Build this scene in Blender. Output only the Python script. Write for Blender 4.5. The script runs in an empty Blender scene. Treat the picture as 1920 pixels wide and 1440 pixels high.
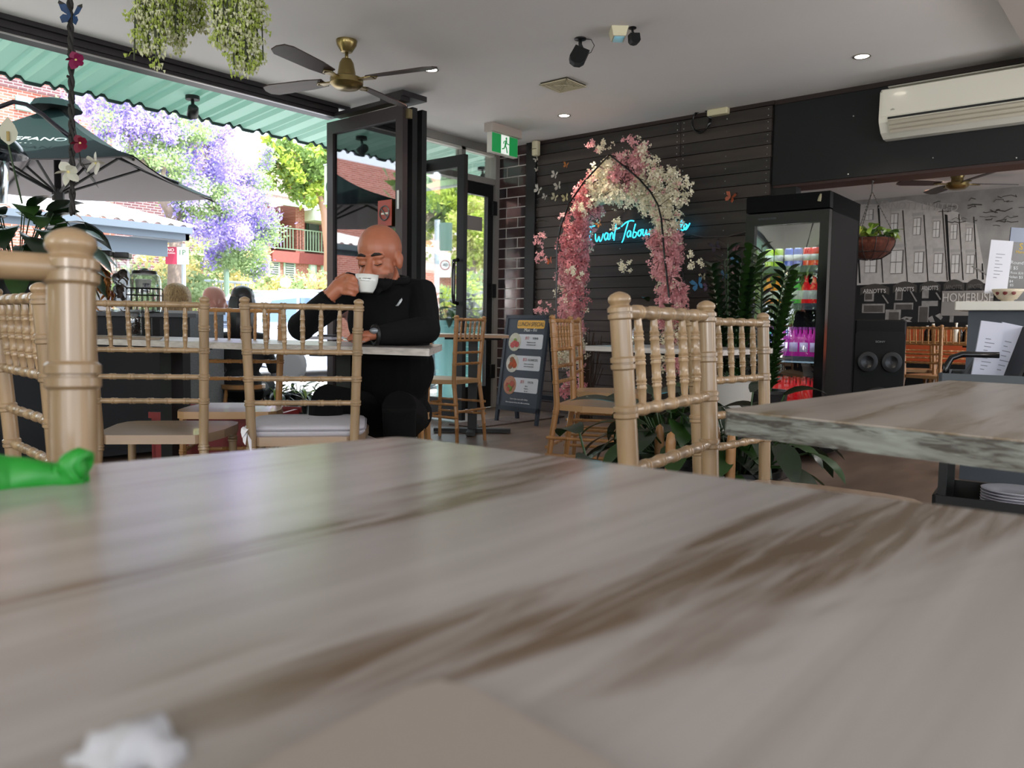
import bpy, bmesh, math, random
from mathutils import Vector, Matrix, Euler, noise
C = bpy.context.scene.collection
PI = math.pi
# ------------------------------------------------------------------ camera, world, exposure
cd = bpy.data.cameras.new('camera'); cam = bpy.data.objects.new('camera', cd); C.objects.link(cam)
YAW, PITCH, ROLL = .703, -.0728, .0155
fw = Vector((-math.sin(YAW)*math.cos(PITCH), math.cos(YAW)*math.cos(PITCH), math.sin(PITCH)))
r0 = Vector((math.cos(YAW), math.sin(YAW), 0)); u0 = r0.cross(fw)
rt = r0*math.cos(ROLL)+u0*math.sin(ROLL); up = -r0*math.sin(ROLL)+u0*math.cos(ROLL)
M = Matrix((rt, up, -fw)).transposed().to_4x4(); M.translation = (0, 0, .84); cam.matrix_world = M
cd.sensor_width = 36; cd.lens = 36*1500/1920; cd.clip_start = .02; cd.clip_end = 300
cd.dof.use_dof = True; cd.dof.focus_distance = 3.0; cd.dof.aperture_fstop = 10.5
bpy.context.scene.camera = cam
sc = bpy.context.scene
sc.view_settings.view_transform = 'Standard'; sc.view_settings.look = 'None'
sc.view_settings.exposure = 0.9; sc.view_settings.gamma = 1; sc.view_settings.use_curve_mapping = False
w = bpy.data.worlds.new('sky'); sc.world = w; w.use_nodes = True
bg = w.node_tree.nodes['Background']; bg.inputs[0].default_value = (.80, .90, 1, 1); bg.inputs[1].default_value = 2.6
sd = bpy.data.lights.new('sun', 'SUN'); sun = bpy.data.objects.new('sun', sd); C.objects.link(sun)
sd.energy = 9.5; sd.angle = .01; sd.color = (1, .95, .86); sun.rotation_euler = Vector((-.34, -.16, -1.0)).to_track_quat('-Z', 'Y').to_euler()
# unseen fill lamps added out of frame to brighten the ceiling and room
for (x, y, e) in ((1.6, -1.8, 70), (3.0, 2.6, 48), (-1.8, -3.2, 75), (.9, 4.7, 34)):
    ld = bpy.data.lights.new('fill_light', 'POINT'); lo = bpy.data.objects.new('fill_light', ld); C.objects.link(lo)
    ld.shadow_soft_size = .4; ld.energy = e; ld.color = (1, .96, .92); lo.location = (x, y, 1.55)

# ------------------------------------------------------------------ materials
MATS = {}
def hexc(c):
    if isinstance(c, str):
        v = [int(c[i:i+2], 16)/255 for i in (0, 2, 4)]
        return tuple(((a+.055)/1.055)**2.4 if a > .04045 else a/12.92 for a in v)
    return c
def mat(name, col, rough=.6, metal=0, noise_amt=0, scale=8, emit=0, trans=0, coat=0, stretch=None, col2=None, bump=0, spec=.5, alpha=1, translucent=0):
    if name in MATS: return MATS[name]
    m = bpy.data.materials.new(name); m.use_nodes = True; MATS[name] = m
    nt = m.node_tree; b = nt.nodes['Principled BSDF']; c = hexc(col)
    b.inputs['Base Color'].default_value = (*c, 1); b.inputs['Roughness'].default_value = rough
    b.inputs['Metallic'].default_value = metal; b.inputs['Specular IOR Level'].default_value = spec
    b.inputs['Coat Weight'].default_value = coat; b.inputs['Transmission Weight'].default_value = trans
    if emit: b.inputs['Emission Color'].default_value = (*c, 1); b.inputs['Emission Strength'].default_value = emit
    if noise_amt or col2 or bump:
        tc = nt.nodes.new('ShaderNodeTexCoord'); mp = nt.nodes.new('ShaderNodeMapping'); nz = nt.nodes.new('ShaderNodeTexNoise')
        nz.inputs['Scale'].default_value = scale; nz.inputs['Detail'].default_value = 5
        if stretch: mp.inputs['Scale'].default_value = stretch
        nt.links.new(tc.outputs['Object'], mp.inputs[0]); nt.links.new(mp.outputs[0], nz.inputs['Vector'])
        if noise_amt or col2:
            r = nt.nodes.new('ShaderNodeValToRGB'); r.color_ramp.elements[0].position = .35; r.color_ramp.elements[1].position = .65
            ca = c; cb = hexc(col2) if col2 else tuple(v*(1-noise_amt) for v in c)
            r.color_ramp.elements[0].color = (*cb, 1); r.color_ramp.elements[1].color = (*ca, 1)
            nt.links.new(nz.outputs['Fac'], r.inputs[0]); nt.links.new(r.outputs[0], b.inputs['Base Color'])
        if bump:
            bp = nt.nodes.new('ShaderNodeBump'); bp.inputs['Strength'].default_value = bump; bp.inputs['Distance'].default_value = .01
            nt.links.new(nz.outputs['Fac'], bp.inputs['Height']); nt.links.new(bp.outputs[0], b.inputs['Normal'])
    if translucent:
        tr = nt.nodes.new('ShaderNodeBsdfTranslucent'); tr.inputs[0].default_value = (*c, 1); mx = nt.nodes.new('ShaderNodeMixShader')
        mx.inputs[0].default_value = translucent; out = nt.nodes['Material Output']
        nt.links.new(b.outputs[0], mx.inputs[1]); nt.links.new(tr.outputs[0], mx.inputs[2]); nt.links.new(mx.outputs[0], out.inputs[0])
    return m
def glass(name, tint=(1, 1, 1), refl=.12):
    if name in MATS: return MATS[name]
    m = bpy.data.materials.new(name); m.use_nodes = True; MATS[name] = m; nt = m.node_tree; nt.nodes.clear()
    o = nt.nodes.new('ShaderNodeOutputMaterial'); t = nt.nodes.new('ShaderNodeBsdfTransparent'); g = nt.nodes.new('ShaderNodeBsdfGlossy')
    t.inputs[0].default_value = (*tint, 1); g.inputs['Roughness'].default_value = .02; g.inputs[0].default_value = (1, 1, 1, 1)
    fr = nt.nodes.new('ShaderNodeLayerWeight'); fr.inputs[0].default_value = .35; ad = nt.nodes.new('ShaderNodeMath'); ad.operation = 'MULTIPLY_ADD'
    ad.inputs[1].default_value = .6; ad.inputs[2].default_value = refl; ad.use_clamp = True
    mx = nt.nodes.new('ShaderNodeMixShader'); nt.links.new(fr.outputs['Fresnel'], ad.inputs[0]); nt.links.new(ad.outputs[0], mx.inputs[0])
    nt.links.new(t.outputs[0], mx.inputs[1]); nt.links.new(g.outputs[0], mx.inputs[2]); nt.links.new(mx.outputs[0], o.inputs[0]); return m
def wood_top(name, axis, light='c9beb4', mid='a79a90', dark='6f5b4b', rough=.3, scale=1.0, thr=(.44, .58)):
    """whitewashed laminate: long streaks along the grain, brown worn patches"""
    if name in MATS: return MATS[name]
    m = bpy.data.materials.new(name); m.use_nodes = True; MATS[name] = m; nt = m.node_tree; b = nt.nodes['Principled BSDF']
    b.inputs['Roughness'].default_value = rough; b.inputs['Specular IOR Level'].default_value = .5
    tc = nt.nodes.new('ShaderNodeTexCoord')
    def nz(sc_, det, dist, long_=.12):
        mp = nt.nodes.new('ShaderNodeMapping'); mp.inputs['Scale'].default_value = {0: (long_, 1, 1), 1: (1, long_, 1)}[axis]
        n = nt.nodes.new('ShaderNodeTexNoise'); n.inputs['Scale'].default_value = sc_*scale; n.inputs['Detail'].default_value = det; n.inputs['Distortion'].default_value = dist
        nt.links.new(tc.outputs['Object'], mp.inputs[0]); nt.links.new(mp.outputs[0], n.inputs['Vector']); return n
    def ramp(n, p0, p1, c0, c1):
        r = nt.nodes.new('ShaderNodeValToRGB'); r.color_ramp.elements[0].position = p0; r.color_ramp.elements[1].position = p1
        r.color_ramp.elements[0].color = (*hexc(c0), 1); r.color_ramp.elements[1].color = (*hexc(c1), 1); nt.links.new(n.outputs['Fac'], r.inputs[0]); return r
    base = ramp(nz(40, 5, .3, .05), .3, .6, mid, light)
    msk = ramp(nz(9, 6, .8, .16), thr[0]+.14, thr[1]+.11, '000000', 'ffffff')
    fine = ramp(nz(95, 5, 1, .08), .38, .58, '000000', 'ffffff')
    mul = nt.nodes.new('ShaderNodeMix'); mul.data_type = 'RGBA'; mul.blend_type = 'MULTIPLY'; mul.inputs[0].default_value = .75
    nt.links.new(msk.outputs[0], mul.inputs[6]); nt.links.new(fine.outputs[0], mul.inputs[7])
    mx = nt.nodes.new('ShaderNodeMix'); mx.data_type = 'RGBA'
    nt.links.new(mul.outputs[2], mx.inputs[0]); nt.links.new(base.outputs[0], mx.inputs[6]); mx.inputs[7].default_value = (*hexc(dark), 1)
    nt.links.new(mx.outputs[2], b.inputs['Base Color']); return m
def brick_mat(name, c1, c2, mortar, sc_=1.0, plane='YZ', bw=.23, bh=.075):
    if name in MATS: return MATS[name]
    m = bpy.data.materials.new(name); m.use_nodes = True; MATS[name] = m; nt = m.node_tree; b = nt.nodes['Principled BSDF']; b.inputs['Roughness'].default_value = .9
    tc = nt.nodes.new('ShaderNodeTexCoord'); sp = nt.nodes.new('ShaderNodeSeparateXYZ'); cb = nt.nodes.new('ShaderNodeCombineXYZ'); br = nt.nodes.new('ShaderNodeTexBrick')
    nt.links.new(tc.outputs['Object'], sp.inputs[0]); nt.links.new(sp.outputs[plane[0]], cb.inputs[0]); nt.links.new(sp.outputs[plane[1]], cb.inputs[1]); nt.links.new(cb.outputs[0], br.inputs['Vector'])
    br.inputs['Color1'].default_value = (*hexc(c1), 1); br.inputs['Color2'].default_value = (*hexc(c2), 1); br.inputs['Mortar'].default_value = (*hexc(mortar), 1)
    br.inputs['Scale'].default_value = 1/sc_; br.inputs['Brick Width'].default_value = bw; br.inputs['Row Height'].default_value = bh; br.inputs['Mortar Size'].default_value = .008
    nt.links.new(br.outputs[0], b.inputs['Base Color']); return m

# ------------------------------------------------------------------ mesh helpers
class MB:
    """collects shapes into one mesh"""
    def __init__(s, M=None): s.v = []; s.f = []; s.m = []; s.M = M or Matrix(); s.mi = 0
    def add(s, vs, fs):
        o = len(s.v); s.v += [s.M @ Vector(p) for p in vs]; s.f += [tuple(i+o for i in f) for f in fs]; s.m += [s.mi]*len(fs); return s
    def box(s, c, d, rot=None):
        x, y, z = (k/2 for k in d); vs = [Vector((a*x, b*y, e*z)) for e in (-1, 1) for b in (-1, 1) for a in (-1, 1)]
        if rot is not None: R_ = Euler(rot).to_matrix() if not isinstance(rot, Matrix) else rot; vs = [R_ @ p for p in vs]
        c = Vector(c); return s.add([p+c for p in vs], [(0, 2, 3, 1), (4, 5, 7, 6), (0, 1, 5, 4), (2, 6, 7, 3), (0, 4, 6, 2), (1, 3, 7, 5)])
    def bb(s, a, b): return s.box([(p+q)/2 for p, q in zip(a, b)], [abs(q-p) for p, q in zip(a, b)])
    def cbox(s, a, b, r=.01):
        """box a..b with chamfered vertical edges and top"""
        x0, y0, z0 = [min(p, q) for p, q in zip(a, b)]; x1, y1, z1 = [max(p, q) for p, q in zip(a, b)]
        def ring(z, i): return [(x0+r+i, y0+i, z), (x1-r-i, y0+i, z), (x1-i, y0+r+i, z), (x1-i, y1-r-i, z), (x1-r-i, y1-i, z), (x0+r+i, y1-i, z), (x0+i, y1-r-i, z), (x0+i, y0+r+i, z)]
        rings = [ring(z0, r*.5), ring(z0+r*.5, 0), ring(z1-r*.5, 0), ring(z1, r*.5)]
        vs = [p for rg in rings for p in rg]; fs = [tuple(reversed(range(8))), tuple(range(24, 32))]
        for k in range(3):
            for i in range(8): fs.append((k*8+i, k*8+(i+1) % 8, (k+1)*8+(i+1) % 8, (k+1)*8+i))
        return s.add(vs, fs)
    def tube(s, pts, rad, seg=8, cap=True, flat=1.0):
        pts = [Vector(p) for p in pts]; n = len(pts); rad = rad if isinstance(rad, (list, tuple)) else [rad]*n
        vs = []; prev = None
        for i in range(n):
            t = (pts[min(i+1, n-1)]-pts[max(i-1, 0)])
            if t.length < 1e-9: t = Vector((0, 0, 1))
            t.normalize()
            if prev is None:
                a = Vector((1, 0, 0)) if abs(t.x) < .9 else Vector((0, 1, 0)); nrm = (a - t*a.dot(t)).normalized()
            else:
                nrm = prev - t*prev.dot(t); nrm = nrm.normalized() if nrm.length > 1e-6 else prev
            prev = nrm; bi = t.cross(nrm)
            for k in range(seg):
                an = 2*PI*k/seg; vs.append(pts[i]+(nrm*math.cos(an)+bi*math.sin(an)*flat)*rad[i])
        fs = [(i*seg+k, i*seg+(k+1) % seg, (i+1)*seg+(k+1) % seg, (i+1)*seg+k) for i in range(n-1) for k in range(seg)]
        if cap: fs += [tuple(reversed(range(seg))), tuple(range((n-1)*seg, n*seg))]
        return s.add(vs, fs)
    def lathe(s, prof, c=(0, 0, 0), seg=16, Mx=None):
        """profile (r, z) turned round z"""
        c = Vector(c); vs = []; Mx = Mx or Matrix()
        for r, z in prof:
            for k in range(seg): an = 2*PI*k/seg; vs.append(c + Mx @ Vector((r*math.cos(an), r*math.sin(an), z)))
        n = len(prof); fs = [(i*seg+k, i*seg+(k+1) % seg, (i+1)*seg+(k+1) % seg, (i+1)*seg+k) for i in range(n-1) for k in range(seg)]
        if prof[0][0] > 1e-4: fs.append(tuple(reversed(range(seg))))
        if prof[-1][0] > 1e-4: fs.append(tuple(range((n-1)*seg, n*seg)))
        return s.add(vs, fs)
    def ball(s, c, r, seg=12, rings=8, rot=None):
        r = r if isinstance(r, (tuple, list)) else (r, r, r); R_ = Euler(rot).to_matrix() if rot else Matrix.Identity(3); c = Vector(c); vs = []
        for i in range(rings+1):
            th = PI*i/rings
            for k in range(seg):
                an = 2*PI*k/seg; vs.append(c+R_ @ Vector((r[0]*math.sin(th)*math.cos(an), r[1]*math.sin(th)*math.sin(an), -r[2]*math.cos(th))))
        return s.add(vs, [(i*seg+k, i*seg+(k+1) % seg, (i+1)*seg+(k+1) % seg, (i+1)*seg+k) for i in range(rings) for k in range(seg)])
    def prism(s, pts, z0, z1):
        n = len(pts); vs = [(x, y, z0) for x, y in pts]+[(x, y, z1) for x, y in pts]
        return s.add(vs, [tuple(reversed(range(n))), tuple(range(n, 2*n))]+[(i, (i+1) % n, n+(i+1) % n, n+i) for i in range(n)])
    def plate(s, pts, off):
        """3-D polygon given thickness by the vector off"""
        n = len(pts); off = Vector(off); vs = [Vector(p) for p in pts]+[Vector(p)+off for p in pts]
        return s.add(vs, [tuple(reversed(range(n))), tuple(range(n, 2*n))]+[(i, (i+1) % n, n+(i+1) % n, n+i) for i in range(n)])
    def leaf(s, base, d, L, W, bend=.3, n=5, fold=.15, roll=0):
        """a pointed leaf bending down along its length"""
        base = Vector(base); d = Vector(d).normalized(); side = d.cross(Vector((0, 0, 1)))
        if side.length < .05: side = Vector((math.cos(roll*7), math.sin(roll*7), 0))
        side.normalize(); side = Matrix.Rotation(roll, 3, d) @ side; upv = side.cross(d); vs = []; p = base.copy()
        for i in range(n+1):
            t = i/n; wd = W/2*(math.sin(PI*min(1, t*.93+.07))**.75) if i < n else 0
            dd = (d*math.cos(bend*t*1.6)-Vector((0, 0, 1))*math.sin(bend*t*1.6))
            if i: p = p+dd*(L/n)
            vs += [p-side*wd+upv*wd*fold, p.copy(), p+side*wd+upv*wd*fold]
        fs = []
        for i in range(n): a = i*3; fs += [(a, a+1, a+4, a+3), (a+1, a+2, a+5, a+4)]
        return s.add(vs, fs)
    def build(s, name, mats, parent=None, smooth=False, loc=None, **tags):
        me = bpy.data.meshes.new(name); me.from_pydata([tuple(p) for p in s.v], [], s.f)
        for m_ in (mats if isinstance(mats, (list, tuple)) else [mats]): me.materials.append(m_)
        if isinstance(mats, (list, tuple)): me.polygons.foreach_set('material_index', s.m)
        if smooth: me.polygons.foreach_set('use_smooth', [True]*len(me.polygons))
        me.update()
        if not smooth or smooth == 'auto': pass
        o = bpy.data.objects.new(name, me); C.objects.link(o)
        if parent: o.parent = parent
        if loc: o.location = loc
        for k, v in tags.items(): o[k] = v
        if smooth == 'auto': 
            try: me.set_sharp_from_angle(angle=.7)
            except Exception: pass
        return o
def thing(name, label, cat, loc=(0, 0, 0), rz=0, group=None):
    o = bpy.data.objects.new(name, None); C.objects.link(o); o.location = loc; o.rotation_euler = (0, 0, rz); o.empty_display_size = .1
    o['label'] = label; o['category'] = cat
    if group: o['group'] = group
    return o
def tag(o, label, cat, group=None):
    o['label'] = label; o['category'] = cat
    if group: o['group'] = group
    return o
def dup(root, loc, rz, label=None, group=None, scale=None):
    r = root.copy(); C.objects.link(r); r.location = loc; r.rotation_euler = (0, 0, rz)
    if scale: r.scale = scale
    if label: r['label'] = label
    if group: r['group'] = group
    for ch in list(root.children):
        c = ch.copy(); C.objects.link(c); c.parent = r
        for g in ch.children: d = g.copy(); C.objects.link(d); d.parent = c
    return r
def struct(o): o['kind'] = 'structure'; return o
def text(body, name, size, Mx, m, parent=None, ext=.0008, align='CENTER', sx=1, shear=0, fit=None):
    cu = bpy.data.curves.new(name, 'FONT'); cu.body = body; cu.size = size; cu.extrude = ext; cu.align_x = align; cu.align_y = 'CENTER'; cu.shear = shear; cu.resolution_u = 3
    tmp = bpy.data.objects.new(name, cu); C.objects.link(tmp); me = bpy.data.meshes.new_from_object(tmp); bpy.data.objects.remove(tmp)
    if fit: xs_ = [v.co.x for v in me.vertices]; sx = fit/(max(xs_)-min(xs_))
    me.materials.clear(); me.materials.append(m); o = bpy.data.objects.new(name, me); C.objects.link(o); o.matrix_local = Mx @ Matrix.Diagonal((sx, 1, 1, 1))
    if parent: o.parent = parent
    return o
def frame(o, xa, ya):
    """matrix whose x and y axes are xa and ya"""
    xa = Vector(xa).normalized(); za = xa.cross(Vector(ya)).normalized(); ya = za.cross(xa)
    m_ = Matrix((xa, ya, za)).transposed().to_4x4(); m_.translation = Vector(o); return m_
def RX(x0, y0, x1, y1, n=5, r=.02):
    """rounded rectangle points"""
    out = []
    for cx, cy, a0 in ((x1-r, y1-r, 0), (x0+r, y1-r, 90), (x0+r, y0+r, 180), (x1-r, y0+r, 270)):
        for k in range(n+1): a = math.radians(a0+90*k/n); out.append((cx+r*math.cos(a), cy+r*math.sin(a)))
    return out
rnd = random.Random(7)
XA, YW, H = -5.48, 6.21, 2.63     # opening wall, timber wall, ceiling
# ------------------------------------------------------------------ the room
mceil = mat('ceiling_paint', 'e2dfde', .8, noise_amt=.015, scale=3)
mfloor = mat('floor_vinyl', '6b5a50', .38, noise_amt=.35, scale=9, stretch=(1, .25, 1), bump=.05)
mblack = mat('black_paint', '0a0a0c', .5); mblackgloss = mat('black_gloss', '0e0d10', .18)
mbrownframe = mat('dark_brown_aluminium', '2a2022', .42); mgrey = mat('grey_frame', '8d8984', .55)
mdarkwall = mat('charcoal_wall', '0d0e12', .7); mwhite = mat('white_plastic', 'dcd9cf', .35); mcream = mat('cream_plastic', 'd8cfae', .45)
struct(MB().bb((XA, -6, -.06), (4, YW+.12, 0)).build('floor', mfloor))
struct(MB().bb((XA-.14, -6, H), (4, YW+.12, H+.08)).build('ceiling', mceil))
struct(MB().bb((4, -6, 0), (4.1, YW, .7)).bb((4, -6, 2.4), (4.1, YW, H)).bb((4, 1.5, .7), (4.1, YW, 2.4)).build('wall_right', mat('wall_paint', 'a9a29a', .8)))  # unseen wall, its long opening added to let sky light in
struct(MB().bb((XA, -6.1, 0), (4, -6, .3)).bb((XA, -6.1, 2.5), (4, -6, H)).bb((3.5, -6.1, .3), (4, -6, 2.5)).build('wall_back', MATS['wall_paint']))  # unseen wall, opened wide to bring more daylight into the room
struct(MB().bb((-0.842, 4.698, 2.500), (4, YW-.25, H)).build('ceiling_bulkhead', mat('soffit_paint', 'a8a19b', .8)))
# timber wall backing, bulkhead panel, jamb of the back room opening
BX0, BX1 = -5.0, -2.6
struct(MB().bb((XA, YW+.03, 0), (BX1, YW+.14, H)).build('wall_timber', mblack))
struct(MB().bb((BX1, YW, 1.975), (4, YW+.03, H)).bb((BX1, YW+.03, 1.985), (4, YW+.14, H)).build('wall_bulkhead', mdarkwall))
struct(MB().bb((BX1, YW-.012, H-.035), (4, YW+.01, H)).bb((BX0, YW-.02, H-.03), (BX1, YW+.01, H)).build('trim_cornice', mat('dark_cornice', '2a1b1a', .5)))
struct(MB().bb((BX1-.01, YW+.03, 0), (BX1+.18, YW+.13, 1.975)).build('trim_jamb', mblack))
struct(MB().bb((BX1, YW+.02, 1.955), (4, YW+.26, 1.985)).build('trim_beam', mat('stained_beam', '3b2522', .5)))
for (px, pz) in ((-2.0, 2.42), (-1.45, 2.05), (-.95, 1.99), (-2.02, 2.0)):
    MB().ball((px, YW-.004, pz), .006, 8, 6).build('screw', mat('screw_steel', 'b8b8b8', .3, 1), bpy.data.objects['wall_bulkhead'])
# black timber planks, each a part of the wall
wt = bpy.data.objects['wall_timber']
pm = [mat('stained_plank_a', '3b3430', .5, col2='2a2423', scale=5, stretch=(.25, 1, 4), bump=.2), mat('stained_plank_b', '342e2c', .5, col2='262120', scale=6, stretch=(.25, 1, 4), bump=.2), mat('stained_plank_c', '453b36', .5, col2='332a27', scale=4, stretch=(.25, 1, 4), bump=.2)]
nails = MB(); nz_ = 26; ph = (H-.03)/nz_
for i in range(nz_):
    z0 = i*ph; off = rnd.choice((0, 0, .0, .0)); cuts = [BX0]+([-3.42] if i > 9 else [-4.45, -3.6])+[BX1-.02]
    for a, b_ in zip(cuts, cuts[1:]):
        d = rnd.uniform(.0, .006)
        MB().box(((a+b_)/2, YW+.014-d/2, z0+ph/2), (b_-a-.004, .028+d, ph-.006)).build('plank', pm[rnd.randrange(3)], wt)
        for xx in (a+.03, b_-.03):
            for dz in (.25, .75): nails.ball((xx, YW-.004-d, z0+ph*dz), .0045, 5, 4)
    for xx in (-4.0, -3.0):
        if rnd.random() < .6: nails.ball((xx, YW-.006, z0+ph*.5), .0045, 5, 4)
nails.build('nail_heads', MATS['screw_steel'], wt, kind='stuff')
# brown glazed tile pier, each tile a part
pier = struct(MB().bb((XA-.14, YW-.005, 0), (-5.1, YW+.03, H)).build('wall_tiled_pier', mat('white_grout', 'cfc6c0', .8)))
struct(MB().bb((-5.1, YW-.03, 0), (BX0+.02, YW+.03, H)).build('trim_corner_post', mat('post_black', '0d0c0e', .6)))
tm = [mat('brown_tile_%s' % c, h_, .12, coat=.5) for c, h_ in zip('abc', ('3b2a2c', '46312f', '332a2e'))]
nr = 26; th = H/nr
for i in range(nr):
    xs = [XA-.02, -5.365, -5.1] if i % 2 else [XA-.02, -5.215, -5.1]
    for a, b_ in zip(xs, xs[1:]):
        MB().cbox((a+.005, YW-.010, i*th+.005), (b_-.005, YW+.02, (i+1)*th-.005), .002).build('tile', tm[rnd.randrange(3)], pier)
# opening wall: header beam with track, low part and doorway frame
DY0, DY1 = 4.46, 6.17     # doorway incl. side
hb = MB().bb((XA-.14, -6, 2.53), (XA, 4.2, H)).bb((XA, -6, 2.60), (XA+.03, 4.3, H)).bb((XA-.02, -6, 2.555), (XA+.015, 4.28, 2.575))
struct(hb.build('beam_header', mat('header_black', '1f1a1d', .45)))
struct(MB().bb((XA-.015, -6, 2.524), (XA+.005, 4.15, 2.53)).build('trim_track', mat('track_metal', 'a9a5a2', .3, .8)))
struct(MB().bb((XA-.12, 4.4, 2.56), (XA+.02, YW-.0, H)).bb((XA-.13, 6.14, 0), (XA+.02, YW+.005, 2.56)).build('door_frame', mgrey))
struct(MB().bb((XA-.05, 4.4, 2.535), (XA+.0, 6.14, 2.56)).build('trim_light_strip', mwhite))
struct(MB().bb((XA-.08, 5.665, 2.29), (XA+.0, 5.72, 2.56)).bb((XA-.08, 4.9, 2.25), (XA+.012, 6.14, 2.31)).build('trim_transom', mgrey))
tg = glass('window_glass', (.97, .98, .97), .02)
struct(MB().bb((XA-.05, 4.92, 2.31), (XA-.044, 5.665, 2.535)).build('window_1', tg))
struct(MB().bb((XA-.05, 5.72, 2.31), (XA-.044, 6.14, 2.535)).build('window_2', tg))
# closed door leaf beside the tiled pier
d2 = struct(MB().bb((XA-.06, 5.69, 0), (XA-.01, 5.76, 2.25)).bb((XA-.06, 6.06, 0), (XA-.01, 6.14, 2.25)).bb((XA-.06, 5.76, 2.13), (XA-.01, 6.06, 2.25)).bb((XA-.06, 5.76, 0), (XA-.01, 6.06, .22)).build('door_2', mblack))
MB().bb((XA-.038, 5.76, .22), (XA-.032, 6.06, 2.13)).build('pane', tg, d2)
for z in (.3, 1.12, 1.95): MB().bb((XA-.01, 6.1, z), (XA+.03, 6.16, z+.14)).build('hinge', mblack, d2)
MB().bb((XA-.03, 5.78, 1.78), (XA-.029, 6.0, 1.92)).build('notice_paper', mat('grey_paper', '9c948f', .8), d2)
# open door leaf, standing into the room
OY = 4.93
d1 = struct(MB().bb((-5.46, OY, .02), (-5.38, OY+.045, 2.27)).bb((-4.82, OY, .02), (-4.74, OY+.045, 2.27)).bb((-5.38, OY, 2.17), (-4.82, OY+.045, 2.27)).bb((-5.38, OY, .02), (-4.82, OY+.045, .2)).build('door_1', mblack))
MB().bb((-5.38, OY+.02, .2), (-4.82, OY+.026, 2.17)).build('pane', tg, d1)
MB().tube([(-4.79, OY-.01, 1.02), (-4.79, OY-.06, 1.03), (-4.79, OY-.065, 1.1), (-4.79, OY-.065, 1.3), (-4.79, OY-.06, 1.38), (-4.79, OY-.01, 1.39)], .017, 8).build('pull_handle', mblackgloss, d1, True)
MB().bb((-4.8, OY-.012, .78), (-4.765, OY, .86)).build('lock', MATS['screw_steel'], d1)
MB().bb((-5.44, OY-.06, 2.17), (-5.22, OY, 2.25)).build('door_closer', mblack, d1)
# folded bifold leaves
for k in range(3):
    y0 = 4.17+k*.1; mm = mbrownframe if k == 0 else mblack
    b = MB().bb((-5.6, y0, .03), (-5.52, y0+.05, 2.5)).bb((-4.74, y0, .03), (-4.66, y0+.05, 2.5)).bb((-5.52, y0, 2.40), (-4.74, y0+.05, 2.5)).bb((-5.52, y0, .03), (-4.74, y0+.05, .16)).build('door_%d' % (3+k), mm)
    struct(b)
    if k < 2: MB().bb((-5.52, y0+.022, .16), (-4.74, y0+.028, 2.40)).build('pane', glass('bifold_glass', (.42, .42, .44), .12), b)
    if k == 0:
        MB().bb((-4.715, y0-.008, 1.72), (-4.69, y0, 1.86)).build('flush_bolt', MATS['screw_steel'], b)
        MB().bb((-4.94, y0-.004, 1.60), (-4.78, y0, 1.80)).build('sticker', mat('sticker_red', '9a3a2c', .5), b)
        ring = [(-4.86+.055*math.cos(a), y0-.006, 1.70+.055*math.sin(a)) for a in [2*PI*i/20 for i in range(21)]]
        MB().tube(ring, .006, 5, False).tube([(-4.90, y0-.006, 1.74), (-4.82, y0-.006, 1.66)], .006, 5).build('no_smoking_ring', mat('sticker_dark', '3a3a3a', .5), b)
        MB().bb((-4.90, y0-.005, 1.69), (-4.82, y0-.0045, 1.705)).build('cigarette_mark', mwhite, b)
MB().bb((-4.66, 4.2, 2.40), (-4.63, 4.24, 2.47)).build('bracket', mat('brass_dull', '8e7f5e', .4, .7), bpy.data.objects['door_3'])
struct(MB().bb((-5.5, 4.15, 2.53), (-4.66, 4.24, 2.56)).bb((-4.9, 4.15, 2.56), (-4.64, 4.4, 2.60)).build('trim_bifold_guide', MATS['header_black']))
# door mat
tag(MB().bb((-4.710, 4.750, 0.000), (-4.4, 5.95, .012)).build('door_mat', mat('mat_brown', '5a4a44', .95, noise_amt=.5, scale=60)), 'brown woven door mat on the floor inside the glass door', 'mat')
# ------------------------------------------------------------------ back room
BY, BH = 10.2, 2.42
struct(MB().bb((-5.2, YW+.26, -.06), (4, BY, 0)).build('floor_back_room', mfloor))
struct(MB().bb((-5.2, YW+.14, BH), (4, BY+.1, BH+.06)).build('ceiling_back_room', mat('ceiling_white', 'd8d6d4', .8)))
bw = struct(MB().bb((-5.2, BY, 0), (4, BY+.1, BH)).build('wall_mural', mat('mural_paper', '8f8d8b', .8, col2='a5a3a0', scale=5, noise_amt=.1)))
struct(MB().bb((-5.2, BY-.02, 0), (4, BY, .90)).build('wainscot', mat('orange_paint', 'b04a22', .6)))
struct(MB().bb((-5.2, BY-.035, .90), (4, BY, .955)).bb((-5.2, BY-.03, 0), (4, BY-.01, .5)).build('trim_rail', mblack))
ld = bpy.data.lights.new('back_room_light', 'AREA'); lo = bpy.data.objects.new('back_room_light', ld); C.objects.link(lo); ld.size = 1.5; ld.energy = 75; ld.color = (1, .96, .92); lo.location = (.6, 8.2, 2.36)
struct(MB().bb((-5.3, YW+.14, 0), (-5.2, BY+.1, BH)).build('wall_back_room_left', MATS['wall_paint']))
# ------------------------------------------------------------------ ground and footpath outside
struct(MB().bb((-8.2, -30, -.16), (XA-.0, 40, -.06)).build('footpath', mat('paving', 'd2cdc6', .9, noise_amt=.15, scale=3)))
struct(MB().bb((-22, -60, -.3), (-8.2, 90, -.18)).build('road', mat('asphalt', '9a989a', .9, noise_amt=.2, scale=3)))
struct(MB().bb((-70, -60, -.24), (-22, 120, -.14)).build('verge', mat('grass_verge', '6f8a4a', .95, noise_amt=.3, scale=4)))
struct(MB().bb((XA-.14, -6, -.06), (XA, 4.4, 0)).build('threshold', mgrey))
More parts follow.
